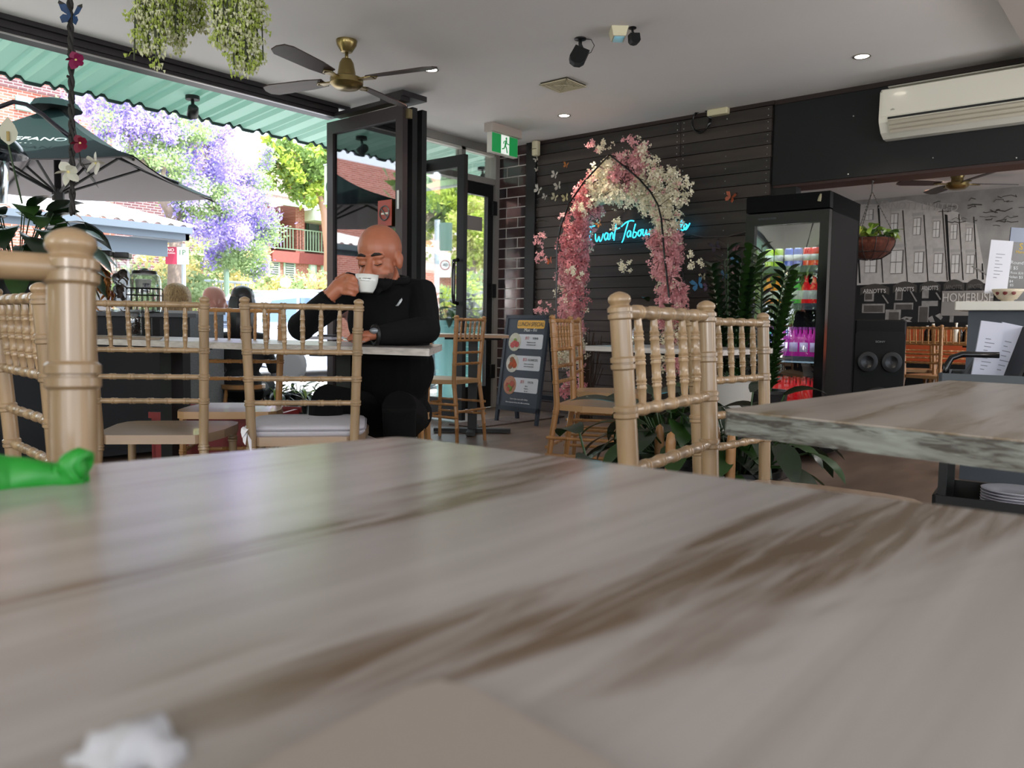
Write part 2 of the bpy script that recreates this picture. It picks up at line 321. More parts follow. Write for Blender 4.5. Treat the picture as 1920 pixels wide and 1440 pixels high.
# ------------------------------------------------------------------ turned bamboo-style chairs
mchair = mat('limed_beech', '9e8261', .34, noise_amt=.32, scale=9, stretch=(3, 3, .5), coat=.25)
mchair2 = mat('limed_beech_seat', 'a48a72', .3, noise_amt=.15, scale=6, stretch=(.6, 3, 1), coat=.4)
mchair_d = mat('honey_beech', 'a87848', .38, noise_amt=.2, scale=7, stretch=(3, 3, .5), coat=.2)
def ringed(pts_fn, L, rad_fn, rings, gap=.0055, amp=1.18, seg=10, ends=None):
    """stations along 0..L with double rings at the given places"""
    st = {0: 1, L: 1}
    for k in range(1, 8): st.setdefault(L*k/8, 1)
    for r_ in rings:
        for s0 in (-gap, gap):
            c = r_+s0
            for dz, a in ((-.0055, 1), (-.003, amp), (.003, amp), (.0055, 1)):
                if 0 < c+dz < L: st[c+dz] = a
    if ends: st.update(ends)
    ks = sorted(st); pts = [pts_fn(k) for k in ks]; rad = [rad_fn(k)*st[k] for k in ks]
    return MB().tube(pts, rad, seg)
def make_chair(name, label, wood, seatm, hi=True):
    t = thing(name, label, 'chair'); sg = 14 if hi else 8
    for sx in (-1, 1):
        def pf(z, sx=sx):
            if z < .45: u = z/.45; return (sx*(.185-.02*u), -.235+.045*u**1.5, z)
            u = (z-.45)/.47; return (sx*(.165+.015*u), -.19-.03*u**1.2, z)
        ends = {.900: .9, .9025: .92, .905: 1.05, .908: 1.08, .912: 1.03, .9155: .82, .918: .52, .9195: .25, .92: .03}
        ringed(pf, .92, lambda z: .0155 if z > .3 else .0125+.003*z/.3, [.12, .29, .42, .575, .655, .743, .815, .8885], gap=.0045, seg=sg, ends=ends).build('post', wood, t, 'auto')
    def rail(z, n=5, r=.011):
        u = (z-.45)/.47; hw = .165+.015*u; y = -.19-.03*u**1.2
        return ringed(lambda s: (-hw+s, y, z), 2*hw, lambda s: r, [2*hw*(k+1)/(n+1) for k in range(n)], seg=10 if hi else 7, amp=1.2)
    for z in (.891, .743, .655, .575): rail(z, r=.0098 if z > .8 else .0088).build('rail', wood, t, 'auto')
    for k in range(5):
        u = (k+1)/6; xt = (-1+2*u)*.179; xb = (-1+2*u)*.172
        y1 = -.19-.03*(.441/.47)**1.2; y0 = -.19-.03*(.288/.47)**1.2
        ringed(lambda s: (xb+(xt-xb)*s/.148, y0+(y1-y0)*s/.148, .743+s), .148, lambda s: .0048+.0030*math.sin(PI*min(1, max(0, s/.148)))**.7, [.038, .075, .112], gap=.0032, seg=8 if hi else 6, amp=1.2).build('spindle', wood, t, 'auto')
    pts = []
    for x, y in [(-.165, -.175), (-.2, -.05), (-.212, .1), (-.2, .17), (-.17, .198), (0, .205), (.17, .198), (.2, .17), (.212, .1), (.2, -.05), (.165, -.175), (.14, -.2), (-.14, -.2)]: pts.append((x, y))
    b = MB(); b.prism(pts, .432, .462); b.build('seat', seatm, t)
    for sx in (-1, 1):
        ringed(lambda z: (sx*(.185-.01*z), .165-.01*z, z), .432, lambda z: .0125+.006*z, [.1, .2, .29, .4], seg=10 if hi else 7).build('leg', wood, t, 'auto')
        for z in (.2, .29):
            ringed(lambda s: (sx*.185, -.25+.05*z+s, z), .41, lambda s: .009, [.1, .2, .3], gap=.005, seg=7).build('stretcher', wood, t, 'auto')
    for z, y in ((.18, .163), (.27, .163), (.24, -.235)):
        ringed(lambda s: (-.183+s, y, z), .366, lambda s: .009, [.09, .183, .27], gap=.005, seg=7).build('stretcher', wood, t, 'auto')
    return t
protoA = make_chair('bamboo_chair', 'x', mchair, mchair2); usedA = [0]
protoB = make_chair('bamboo_chair', 'x', mchair_d, mat('honey_seat', 'b08a62', .35, coat=.3), False); usedB = [0]
def place_chair(pL, pR, label, proto='A', zs=1.0, group=None, z0=0.0):
    """pL, pR: the tops of the chair's own left and right back posts"""
    pL, pR = Vector(pL), Vector(pR); d = pR-pL; a = math.atan2(d.y, d.x); mid = (pL+pR)/2
    off = Matrix.Rotation(a, 3, 'Z') @ Vector((0, -.22, 0)); loc = (mid.x-off.x, mid.y-off.y, z0)
    P, u = (protoA, usedA) if proto == 'A' else (protoB, usedB)
    if not u[0]: u[0] = 1; P.location = loc; P.rotation_euler = (0, 0, a); P['label'] = label; o = P
    else: o = dup(P, loc, a, label)
    o.scale = (1, 1, zs)
    if group: o['group'] = group
    return o
G1 = 'bamboo chairs in the front room'
place_chair((-0.601, 0.232, 0.899), (-.63, -.13, .9), 'limed bamboo-style chair at far left whose thick post stands nearest to us', zs=.982, group=G1)
place_chair((-2.0, .60, .9), (-1.594, 0.561, 0.909), 'limed bamboo-style chair seen edge-on between the nearest chair and the wooden-seated one', zs=.985, group=G1)
place_chair((-2.694, 1.089, 0.917), (-2.465, 1.336, 0.920), 'limed bamboo-style chair with bare glossy wooden seat, left of the cushioned chair', zs=1.0, group=G1)
chC = place_chair((-2.314, 1.412, 0.922), (-2.094, 1.676, 0.917), 'limed bamboo-style chair with a pale seat cushion, in front of the seated man', zs=1.0, group=G1)
place_chair((-3.283, 2.153, 0.907), (-3.479, 1.922, 0.916), 'brown bamboo-style chair facing us behind the man\'s table, near the red crate', 'B', zs=1.0, group=G1)
chM = place_chair((-2.738, 2.615, 0.910), (-2.995, 2.397, 0.910), 'honey bamboo-style chair the bald man sits on', 'B', zs=1.0, group=G1)
place_chair((-3.859, 3.964, 0.902), (-3.925, 4.303, 0.909), 'thin honey bamboo-style chair standing alone before the glass door', 'B', zs=.985, group=G1)
place_chair((-2.558, 3.489, 0.892), (-2.433, 3.175, 0.898), 'honey bamboo-style chair beside the lunch board at the wall table', 'B', zs=.975, group=G1)
place_chair((-2.990, 4.175, 0.899), (-2.821, 3.858, 0.898), 'honey bamboo-style chair behind another at the wall table, nearer the timber wall', 'B', zs=.98, group=G1)
place_chair((-0.670, 1.329, 0.891), (-0.623, 0.962, 0.893), 'limed bamboo-style chair tucked to the right table, its back nearest to us', zs=.968, group=G1)
place_chair((-0.872, 2.052, 0.885), (-0.891, 1.694, 0.884), 'limed bamboo-style chair just behind the nearest one at the right table', zs=.962, group=G1)
G2 = 'bamboo chairs in the back room'
bc = [((-1.946, 7.821, 0.913), (-1.724, 7.745, 0.909), 'bamboo-style chair with its back to us against the orange wall, beside the speaker'),
      ((-1.740, 7.995, 0.912), (-1.514, 7.923, 0.909), 'bamboo-style chair with its back to us against the orange wall, near the grey counter'),
      ((-2.104, 9.379, 0.743), (-2.339, 9.311, 0.737), 'bamboo-style chair facing us across the back table, partly behind the speaker side chair'),
      ((-1.810, 9.366, 0.750), (-2.037, 9.304, 0.745), 'bamboo-style chair facing us across the back table, nearest the grey counter'),
      ((-2.721, 8.083, 0.908), (-2.484, 8.022, 0.909), 'bamboo-style chair in the gap between fridge and speaker')]
for a_, b_, l_ in bc: place_chair(a_, b_, l_, 'B', group=G2, zs=.985)
# cushion on the central chair
ce = chC.location; ca = chC.rotation_euler[2]
mcush = mat('cushion_fabric', 'b4b1b9', .9, bump=.3, scale=30)
cu = thing('seat_cushion', 'pale grey seat cushion tied on the chair in front of the man', 'cushion', ce, ca)
cp = RX(-.2, -.18, .2, .2, 5, .06); b = MB()
rings = [(.462, .96), (.470, 1.0), (.482, 1.0), (.492, .97), (.497, .85), (.500, .5), (.501, .02)]
vs = [(x*s, y*s, z) for z, s in rings for x, y in cp]; n_ = len(cp)
b.add(vs, [(i*n_+k, i*n_+(k+1) % n_, (i+1)*n_+(k+1) % n_, (i+1)*n_+k) for i in range(len(rings)-1) for k in range(n_)]); b.build('pad', mcush, cu, True)
MB().tube([(x*1.005, y*1.005, .482) for x, y in cp+cp[:1]], .0035, 5, False).build('piping', mat('piping', '8e8b92', .9), cu, True)
b = MB()
for k in range(3): b.leaf((-.17, -.17, .485), (-.3+.2*k, -.6, .5-.35*k), .09, .03, .8, 5, .4, k)
b.leaf((-.17, -.17, .48), (.1, -.5, -.8), .11, .022, .2).build('tie', mat('tie_white', 'dedbe2', .8), cu)
# ------------------------------------------------------------------ tables
def table(name, label, quad, z1, th, m, medge, legs, group=None):
    """quad: four top corners; legs: list of pedestal base points"""
    c0 = Vector((sum(p[0] for p in quad)/4, sum(p[1] for p in quad)/4, 0))
    t = thing(name, label, 'table', c0, 0, group); pts = []
    q = [Vector((p[0]-c0.x, p[1]-c0.y, 0)) for p in quad]
    for i in range(4):   # slightly rounded corners
        p, a, b_ = q[i], q[i-1], q[(i+1) % 4]; r = .012
        for k in range(4):
            u = k/3; p1 = p+(a-p).normalized()*r*(1-u)**2+(b_-p).normalized()*r*u**2; pts.append((p1.x, p1.y))
    MB().prism(pts, z1-.002, z1).build('table_top', m, t)
    ar = .996; MB().prism([(x, y) for x, y in pts], z1-th, z1-.0022).build('edge_band', medge, t)
    for lx, ly, rz in legs:
        Mz = Matrix.Translation((lx-c0.x, ly-c0.y, 0)) @ Matrix.Rotation(rz, 4, 'Z')
        MB(Mz).bb((-.035, -.035, .03), (.035, .035, z1-th)).build('column', mblack, t)
        MB(Mz).bb((-.3, -.035, .008), (.3, .035, .035)).bb((-.035, -.25, .008), (.035, .25, .035)).build('foot', mblack, t)
        MB(Mz).bb((-.22, -.03, z1-th-.02), (.22, .03, z1-th)).bb((-.03, -.22, z1-th-.02), (.03, .22, z1-th)).build('bracket', mblack, t)
    return t
mtopn = wood_top('laminate_near', 1, '989290', '87807c', '5c4b3a', .22, 1.0, (.40, .52))
mtopr = wood_top('laminate_right', 1, '988f87', '857c74', '685539', .3, 1.0, (.40, .52))
mtopm = wood_top('laminate_man', 0, 'b0aaa8', '98918e', '7a6e66', .28, 1.0)
medge = wood_top('laminate_edge', 0, '868b85', '6f706b', '3e3834', .5, 3.0, (.22, .34))
p0 = (-0.480, 0.429, 0.750); p1 = (-0.516, 0.209, 0.750); p2 = (-0.058, 0.463, 0.750)
e1 = Vector(p1)-Vector(p0); e2 = Vector(p2)-Vector(p0)
A_, B_ = Vector(p0)+e1*2.9, Vector(p0)+e2*2.9
table('dining_table', 'large whitewashed wood-look table filling the foreground', [p0, A_, A_+e2*2.9, B_], .75, .034, mtopn, medge, [(A_.x*.5+B_.x*.5, A_.y*.5+B_.y*.5, .1)])
p0 = (-0.396, 0.832, 0.750); p1 = (-0.345, 1.683, 0.750); p2 = (-0.104, 0.795, 0.750)
e1 = Vector(p1)-Vector(p0); e2 = Vector(p2)-Vector(p0)
table('dining_table', 'whitewashed wood-look table at right, its streaked pale edge towards us', [p0, Vector(p0)+e2*3.2, Vector(p0)+e2*3.2+e1*1.0, Vector(p0)+e1*1.0], .75, .028, mtopr, medge, [(p0[0]+.55, p0[1]+.45, 0)])
fr = Vector((-2.027, 1.943, 0.755)); br_ = Vector((-2.472, 2.446, 0.755)); el = Vector((-math.cos(.26), -math.sin(.26), 0))*2.3
table('dining_table', 'long whitewashed table the bald man sits at', [fr+el, fr, br_, br_+el], .755, .026, mtopm, wood_top('laminate_edge_pale', 0, 'c4bcb6', 'aba29c', '857a72', .5, 2.0), [((fr.x+br_.x)/2-.42, (fr.y+br_.y)/2-.1, .3), (fr.x+el.x*.72, fr.y+el.y*.72+.3, .3)])
w0 = (-2.220, 3.149, 0.750)
table('dining_table', 'small whitewashed table against the timber wall under the flower arch', [w0, (w0[0]+.7, w0[1]+.02, 0), (w0[0]+.68, w0[1]+.62, 0), (w0[0]-.02, w0[1]+.6, 0)], .75, .024, mtopm, MATS['laminate_edge_pale'], [(w0[0]+.4, w0[1]+.35, 0)])
d0 = (-4.305, 4.098, 0.758)
table('dining_table', 'small table by the glass door behind the thin honey chair', [(d0[0], d0[1], 0), (d0[0]+.46, d0[1]+.40, 0), (d0[0]-.0, d0[1]+.85, 0), (d0[0]-.5, d0[1]+.45, 0)], .77, .024, mtopm, mat('table_edge_tan', '9c7a5e', .5), [(d0[0]+.05, d0[1]+.45, .7)])
d0 = (-1.925, 8.217, 0.748)
table('dining_table', 'wooden table along the orange wall of the back room', [(d0[0]-.9, d0[1], 0), (d0[0]+.9, d0[1], 0), (d0[0]+.9, d0[1]+.6, 0), (d0[0]-.9, d0[1]+.6, 0)], .75, .03, mat('oak_top', 'a97c4a', .4), mat('oak_top2', '8d6338', .4), [(d0[0]-.5, d0[1]+.3, 0), (d0[0]+.5, d0[1]+.3, 0)])
# condiments on the back table
def bottle(name, label, cat, loc, r, h, m, mcap, neck=.35, group=None, lab=None, seg=12):
    t = thing(name, label, cat, loc, 0, group)
    MB().lathe([(r*.9, 0), (r, h*.04), (r, h*.55), (r*.92, h*.64), (r*neck, h*.8), (r*neck, h*.93)], seg=seg).build('body', m, t, 'auto')
    MB().lathe([(r*neck*1.25, h*.92), (r*neck*1.25, h)], seg=8).build('cap', mcap, t)
    if lab: MB().lathe([(r*1.02, h*.2), (r*1.02, h*.5)], seg=seg).build('label_band', lab, t, True)
    return t
msauce = mat('dark_sauce', '1a0f0c', .2); mredcap = mat('red_cap', 'a02018', .4)
for k, (x, dm, cp_, ht) in enumerate(((1594, msauce, mwhite, .17), (1728, msauce, mwhite, .15), (1736, msauce, mwhite, .17), (1774, mwhite, mwhite, .18), (1781, msauce, mwhite, .14), (1789, msauce, mwhite, .16))):
    q = (-2.095, 8.337, 0.769); qx = {1594: -.62, 1728: .13, 1736: .18, 1774: .38, 1781: .42, 1789: .47}[x]
    bottle('sauce_bottle', ('dark sauce bottle' if dm is msauce else 'white shaker bottle')+[' behind the fridge edge, left of the speaker', ', shorter of the dark pair on the back table behind the first chair', ', taller of the dark pair on the back table behind the first chair', ' standing on the back-room table', ', short, just right of the white shaker in the back room', ', tallest dark one at the counter end of the back table'][k], 'bottle', (q[0]+qx, q[1]+.2, .752), .028, ht, dm, cp_, group='condiments on the back-room table')
# glass shaker and jar on the wall table
q = (-2.273, 3.718, 0.766)
bottle('glass_shaker', 'small glass shaker on the table against the timber wall', 'shaker', (q[0], q[1], .752), .03, .12, mat('clear_glass', 'dfe6e4', .05, trans=.9), MATS['screw_steel'])
# counter at left under the opening
mcharcoal = mat('charcoal_panel', '191c21', .6, noise_amt=.15, scale=3)
t = thing('service_counter', 'charcoal service counter under the open window wall at left', 'counter', (-5.2, .4, 0))
MB().bb((-.26, -2.4, .03), (.34, 2.16, .86)).build('body', mcharcoal, t)
MB().bb((-.28, -2.42, .86), (.38, 2.18, .885)).build('worktop', mat('counter_slate', '3b3d42', .35), t)
for k in range(4): MB().bb((.34, -2.1+k*1.06, .08), (.352, -1.1+k*1.06, .84)).build('panel', mcharcoal, t)
t = thing('partition', 'low grey pebbled partition panel with metal ledge outside the opening', 'partition', (-5.85, 2.85, -.06))
MB().bb((-.02, -.75, .0), (.02, .5, .95)).build('panel', mat('grey_pebble', '7e858c', .8, noise_amt=.2, scale=90), t)
MB().bb((-.03, -.76, .95), (.03, .51, .975)).build('ledge', mat('ledge_metal', '9fa3a6', .4, .5), t)
# white counter top at right
q = (-1.036, 5.182, 0.989)
t = thing('bar_counter', 'slate-grey bar counter with a thick white top at the right edge', 'counter', (q[0], q[1], 0))
MB().cbox((0, -.1, .965), (1.9, .5, 1.015), .006).build('worktop', mat('white_top', 'dcd9d2', .35), t)
MB().bb((.06, -.04, 0), (1.9, .46, .964)).build('body', mat('slate_panel', '4a515b', .6, noise_amt=.1, scale=5), t)
text('7% .<', 'counter_mark', .022, frame((.42, -.101, .99), (1, 0, 0), (0, 0, 1)), mblack, t)
# ------------------------------------------------------------------ ceiling things
mbrass = mat('antique_brass', '8d7b4f', .28, .85); mblade = mat('fan_blade_walnut', '3a2723', .45, noise_amt=.3, scale=5, stretch=(.3, 3, 1))
def ceiling_fan(label, loc, drop, rz, R=.66, n=4):
    t = thing('ceiling_fan', label, 'fan', loc, rz); z = -drop
    MB().lathe([(.02, -.075), (.035, -.072), (.062, -.03), (.066, -.008), (.066, 0)], seg=20).build('canopy', mbrass, t, 'auto')
    MB().lathe([(.011, z+.12), (.011, -.07)], seg=10).build('rod', mbrass, t, True)
    MB().lathe([(.06, z+.0), (.056, z+.05), (.045, z+.11), (.03, z+.135), (.012, z+.14)], seg=20).build('yoke', mbrass, t, 'auto')
    MB().lathe([(.02, z-.055), (.075, z-.048), (.098, z-.028), (.105, z-.02), (.105, z+.012), (.09, z+.02), (.06, z+.022)], seg=24).build('motor_housing', mbrass, t, 'auto')
    for k in range(n):
        Mz = Matrix.Rotation(2*PI*k/n, 4, 'Z')
        f = MB(Mz @ Matrix.Translation((0, 0, z+.005)) @ Matrix.Rotation(.2, 4, 'X'))
        f.plate([(.17, -.045, 0), (.3, -.062, 0), (R-.06, -.07, 0), (R-.01, -.045, 0), (R, .0, 0), (R-.02, .045, 0), (R-.08, .062, 0), (.3, .055, 0), (.17, .04, 0)], (0, 0, .007)).build('blade', mblade, t)
        MB(Mz).bb((.08, -.02, z-.005), (.2, .02, z+.004)).tube([(.15, -.02, z+.0), (.2, -.03, z+.0), (.23, 0, z), (.2, .03, z), (.15, .02, z)], .005, 6).build('blade_iron', mbrass, t)
    return t
ceiling_fan('four-bladed brass and walnut ceiling fan above the seated man', (-4.206, 3.286, 2.630), .25, math.radians(16))
ceiling_fan('ceiling fan with dark blades in the back room, under the beam', (-1.888, 9.078, 2.561)[:2]+(2.42,), .1, YAW, .6)
memit = mat('lamp_glow', 'fff2dd', emit=9)
for (p_, l_) in (((-4.195, 4.015, 2.630), 'recessed round downlight just beyond the tip of the near fan blade'), ((-4.179, 5.563, 2.630), 'recessed round downlight between the air vent and the timber wall'), ((-1.752, 5.547, 2.630), 'recessed round downlight above the white air conditioner'), ((-2.237, 9.423, 2.420), 'recessed round downlight in the back room ceiling by the far fan')):
    t = thing('downlight', l_, 'light', p_)
    MB().lathe([(.052, -.001), (.056, -.006), (.046, -.007), (.044, -.002)], seg=24).build('rim', mat('rim_nickel', '8f8a86', .3, .6), t, True)
    MB().lathe([(.0, -.003), (.044, -.003), (.044, -.001)], seg=20).build('bulb', memit, t)
    ld = bpy.data.lights.new('downlight_beam', 'SPOT'); lo = bpy.data.objects.new('downlight_beam', ld); C.objects.link(lo); lo.parent = t; lo.location = (0, 0, -.02)
    ld.energy = 30; ld.spot_size = 1.9; ld.spot_blend = .8; ld.color = (1, .86, .68); ld.shadow_soft_size = .04
# exit sign
ex = thing('exit_sign', 'green running-man exit sign hanging from the ceiling near the tiled pier', 'sign', (-4.86, 5.35, 2.63)); mgreen = mat('sign_green', '1c8a48', .4, emit=.25); msw = mat('sign_white', 'e6ece6', .5, emit=.35)
MB().cbox((-.05, 0, -.075), (.05, .42, 0), .006).build('housing', mat('sign_housing', 'b5aba2', .5), ex)
MB().bb((-.035, .03, -.25), (.02, .39, -.075)).build('light_box', mwhite, ex)
MB().bb((.02, .035, -.245), (.023, .385, -.08)).build('panel', mgreen, ex)
MB().bb((.023, .155, -.245), (.0245, .265, -.08)).build('doorway_mark', msw, ex)
def stick(b, pts, w):
    for a_, c_ in zip(pts, pts[1:]): b.tube([(.0255, a_[0], a_[1]), (.0255, c_[0], c_[1])], w, 6)
b = MB(); b.ball((.0255, .224, -.105), (.003, .012, .012)); stick(b, [(.222, -.122), (.208, -.165)], .010); stick(b, [(.208, -.165), (.226, -.190), (.236, -.232)], .006)
stick(b, [(.208, -.165), (.193, -.196), (.165, -.205)], .006); stick(b, [(.22, -.125), (.236, -.15), (.262, -.153)], .0045); stick(b, [(.219, -.125), (.19, -.135), (.185, -.155)], .0045)
b.build('running_figure', mgreen, ex, True)
# small wall speakers and boxes on the ceiling
def ceiling_speaker(label, loc, tilt, rz):
    t = thing('ceiling_speaker', label, 'speaker', loc, rz)
    MB().lathe([(.055, -.012), (.055, 0)], seg=16).tube([(0, 0, -.01), (0, 0, -.06), (.012, 0, -.09), (.02, 0, -.11)], .017, 8).build('mount', mblack, t, True)
    Mz = Matrix.Translation((.02, 0, -.11)) @ Euler(tilt).to_matrix().to_4x4()
    pts = [(-.07, 0), (.07, 0), (.075, -.12), (.05, -.16), (0, -.175), (-.05, -.16), (-.075, -.12)]
    MB(Mz).plate([(x, -.055, z) for x, z in pts], (0, .11, 0)).build('cabinet', mat('speaker_black', '101012', .7), t)
    MB(Mz).plate([(x*.9, -.06, z*.93-.004) for x, z in pts], (0, .006, 0)).build('grille', mat('grille_black', '0a0a0b', .9), t)
    return t
s1 = ceiling_speaker('black ceiling speaker on a bracket, left of the pair, hanging tilted', (-3.014, 4.163, 2.630), (0, .42, 0), YAW); s1.scale = (.68, .68, .6)
MB().tube([(.02, 0, -.002), (.1, 0, -.01), (.13, 0, -.07), (.1, 0, -.14), (.06, 0, -.16)], .004, 6).build('cable', mblack, s1)
ceiling_speaker('black box speaker close against the ceiling beside the white fitting', (-2.664, 4.209, 2.630), (0, -.1, .2), YAW).scale = (.42, .5, .34)
t = thing('emergency_light', 'white emergency light fitting on the ceiling between two black speakers', 'light', (-2.748, 4.187, 2.630), YAW); t.scale = (.68, .8, .7)
MB().add([(-.075, -.09, 0), (.075, -.09, 0), (.075, .09, 0), (-.075, .09, 0), (-.055, -.07, -.075), (.055, -.07, -.075), (.055, .07, -.075), (-.055, .07, -.075)], [(0, 1, 2, 3), (4, 7, 6, 5), (0, 4, 5, 1), (1, 5, 6, 2), (2, 6, 7, 3), (3, 7, 4, 0)]).build('housing', mcream, t)
MB().bb((-.045, -.06, -.082), (.045, .06, -.075)).build('lens', mat('lens_blue', '9fb9c8', .1), t)
t = thing('air_vent', 'square beige ceiling air diffuser between speaker and downlight', 'vent', (-3.657, 4.848, 2.630), 0); mv = mat('vent_beige', 'cdc3a6', .5)
for k in range(6):
    s = .125-.021*k; z = -.012+.001*k
    b = MB()
    b.bb((-s, -s, z-.006), (s, -s+.008, z)).bb((-s, s-.008, z-.006), (s, s, z)).bb((-s, -s, z-.006), (-s+.008, s, z)).bb((s-.008, -s, z-.006), (s, s, z))
    b.build('frame' if k == 0 else 'louvre', mv, t)
MB().bb((-.12, -.12, -.006), (.12, .12, -.001)).build('backing', mat('vent_dark', '3a3428', .8), t)
b = MB()
for a_ in (PI/4, -PI/4): b.box((0, 0, -.012), (.33, .007, .006), (0, 0, a_))
b.build('rib', mv, t)
t = thing('junction_box', 'flat white box on the ceiling at the top of the timber wall', 'box', (-3.061, 6.195, 2.630))
MB().cbox((-.09, -.06, -.05), (.09, .0, 0), .01).build('cover', mcream, t)
q = (-3.208, 6.150, 2.575)
t = thing('coiled_cable', 'coil of black cable hanging at the top of the timber wall', 'cable', q)
b = MB()
for k in range(4): b.tube([((.075+.004*k)*math.cos(a), -.0+.004*k, (.1-.005*k)*math.sin(a)-.02) for a in [2*PI*i/18 for i in range(19)]], .006, 6)
b.build('coil', mblackgloss, t, True); MB().tube([(0, 0, .08), (-.01, 0, .13), (.02, 0, .15)], .005, 6).tube([(.01, 0, .08), (.12, 0, .14)], .004, 6).build('lead', mblack, t)
t = thing('air_freshener', 'cream motion sensor high on the post beside the tiled pier', 'sensor', (-4.949, 6.130, 2.482))
MB().cbox((-.035, -.02, 0), (.035, .05, .14), .015).build('body', mcream, t); MB().bb((-.03, -.024, .06), (.03, -.018, .065)).build('slot', mat('sensor_slot', '8a7f62', .5), t)
# split air conditioner
t = thing('air_conditioner', 'long white split air conditioner high on the dark bulkhead', 'air conditioner', (-1.76, 6.0, 2.2)); mac = mat('ac_white', 'dcd8cc', .22, coat=.3)
sec = [(.2, .32), (.03, .325), (.0, .30), (-.008, .12), (.0, .09), (.05, .03), (.12, 0), (.2, 0)]
MB().plate([(0, y, z) for y, z in sec], (1.06, 0, 0)).build('casing', mac, t)
MB().plate([(.015, -.012, .13), (.015, -.006, .31), (1.04, -.006, .31), (1.04, -.012, .13)], (0, .008, 0)).build('front_panel', mac, t)
MB().bb((.06, -.013, .108), (1.0, .0, .122)).build('outlet_slot', mblack, t)
for z, y in ((.088, -.006), (.062, .012), (.036, .034)): MB().box((.53, y, z), (.93, .02, .02), (.8, 0, 0)).build('louvre', mat('ac_louvre', 'bdb6a6', .4), t)
MB().bb((.05, .0, .326), (1.04, .14, .334)).build('top_grille', mat('ac_grey', '9a968c', .5), t)
text('o8o', 'maker_mark', .018, frame((.09, -.0135, .17), (1, 0, 0), (0, 0, 1)), mgrey, t, .0003)
t = tag(MB().tube([(-1.669, 6.451, 2.692), (-1.604, 6.444, 2.728), (-1.462, 6.432, 2.716), (-1.189, 6.398, 2.692), (-.6, 6.1, 2.56)], .03, 8).build('lagged_pipe', mblackgloss, None, True), 'black lagged pipe lying along the top of the air conditioner', 'pipe')
# ------------------------------------------------------------------ hanging greenery
mgy = mat('sprig_green', 'b3c25e', .6, translucent=.4); mgp = mat('sprig_pale', 'dcdcb8', .6, translucent=.4); mstem = mat('stem_dark', '2c331d', .7)
def hanging_sprays(label, strands):
    q0 = Vector(strands[0][0]); t = thing('hanging_greenery', label, 'plant', (q0.x, q0.y, 2.6)); base = t.location
    st, lf, tp = MB(), MB(), MB()
    for top, L, n in strands:
        top = Vector(top)-base; dx, dy = rnd.uniform(-.025, .025), rnd.uniform(-.025, .025)
        pts = [top+Vector((dx*(k/7)**1.3*L, dy*(k/7)**1.3*L, -L*k/7)) for k in range(8)]
        st.tube(pts, .0022, 4, False)
        for k in range(n):
            u = .42+.58*rnd.random()
            if u*L < L-1.25: continue
            f = u*7; i = min(6, int(f)); p = pts[i].lerp(pts[i+1], f-i); a = rnd.uniform(0, 2*PI); l = rnd.uniform(.012, .028)*(1.15-.4*u)
            e = p+Vector((math.cos(a)*l, math.sin(a)*l, -rnd.uniform(.0, .03))); lf.tube([p, p.lerp(e, .6)+Vector((0, 0, .006)), e], .0013, 3, False)
            mm_ = tp if rnd.random() < .35+.3*(u > .85) else lf
            for j in range(4):
                c = e+Vector((rnd.uniform(-1, 1), rnd.uniform(-1, 1), rnd.uniform(-1.2, .5)))*.011
                mm_.add([c+Vector((0, 0, -.006)), c+Vector((.0045, 0, .003)), c+Vector((-.0022, .004, .003)), c+Vector((-.0022, -.004, .003))], [(0, 1, 2), (0, 2, 3), (0, 3, 1), (1, 3, 2)])
    st.build('stem', mstem, t); lf.build('sprigs', mgy, t, kind='stuff'); tp.build('pale_tips', mgp, t, kind='stuff')
def strands(spec, d):
    return spec
S1 = []; S2 = []
for k in range(34):
    S1.append((None, 0, 0))
hx = [(-2.143, 1.024, 1.678), (-2.143, 1.051, 1.686), (-2.196, 1.114, 1.719), (-2.217, 1.164, 1.739), (-2.247, 1.207, 1.759)]; hl = [110, 100, 85, 75, 50]
S1 = []
for k in range(40):
    u = rnd.random()*4; i = min(3, int(u)); p = Vector(hx[i]).lerp(Vector(hx[i+1]), u-i)+Vector((rnd.uniform(-.012, .012), rnd.uniform(-.03, .03), 0)); drop = (hl[i]*(1-u+i)+hl[i+1]*(u-i))*rnd.uniform(.45, 1.0)*2.15/1500
    if k == 0: p = Vector(hx[0]); drop = 112*2.1/1500
    S1.append(((p.x, p.y, 2.6), 2.6-p.z+drop, 62))
hanging_sprays('artificial green spray hanging from the ceiling, left and shorter of the two', S1)
hx = [(-1.987, 1.156, 1.681), (-1.996, 1.176, 1.689), (-2.007, 1.207, 1.701), (-1.991, 1.221, 1.702), (-2.006, 1.249, 1.714)]; hl = [75, 110, 150, 130, 45]
S2 = []
for k in range(44):
    u = rnd.random()*4; i = min(3, int(u)); p = Vector(hx[i]).lerp(Vector(hx[i+1]), u-i)+Vector((rnd.uniform(-.012, .012), rnd.uniform(-.03, .03), 0)); drop = (hl[i]*(1-u+i)+hl[i+1]*(u-i))*rnd.uniform(.4, 1.0)*2.15/1500
    S2.append(((p.x, p.y, 2.6), 2.6-p.z+drop, 66))
hanging_sprays('artificial green spray hanging from the ceiling, right and longer of the two', S2)
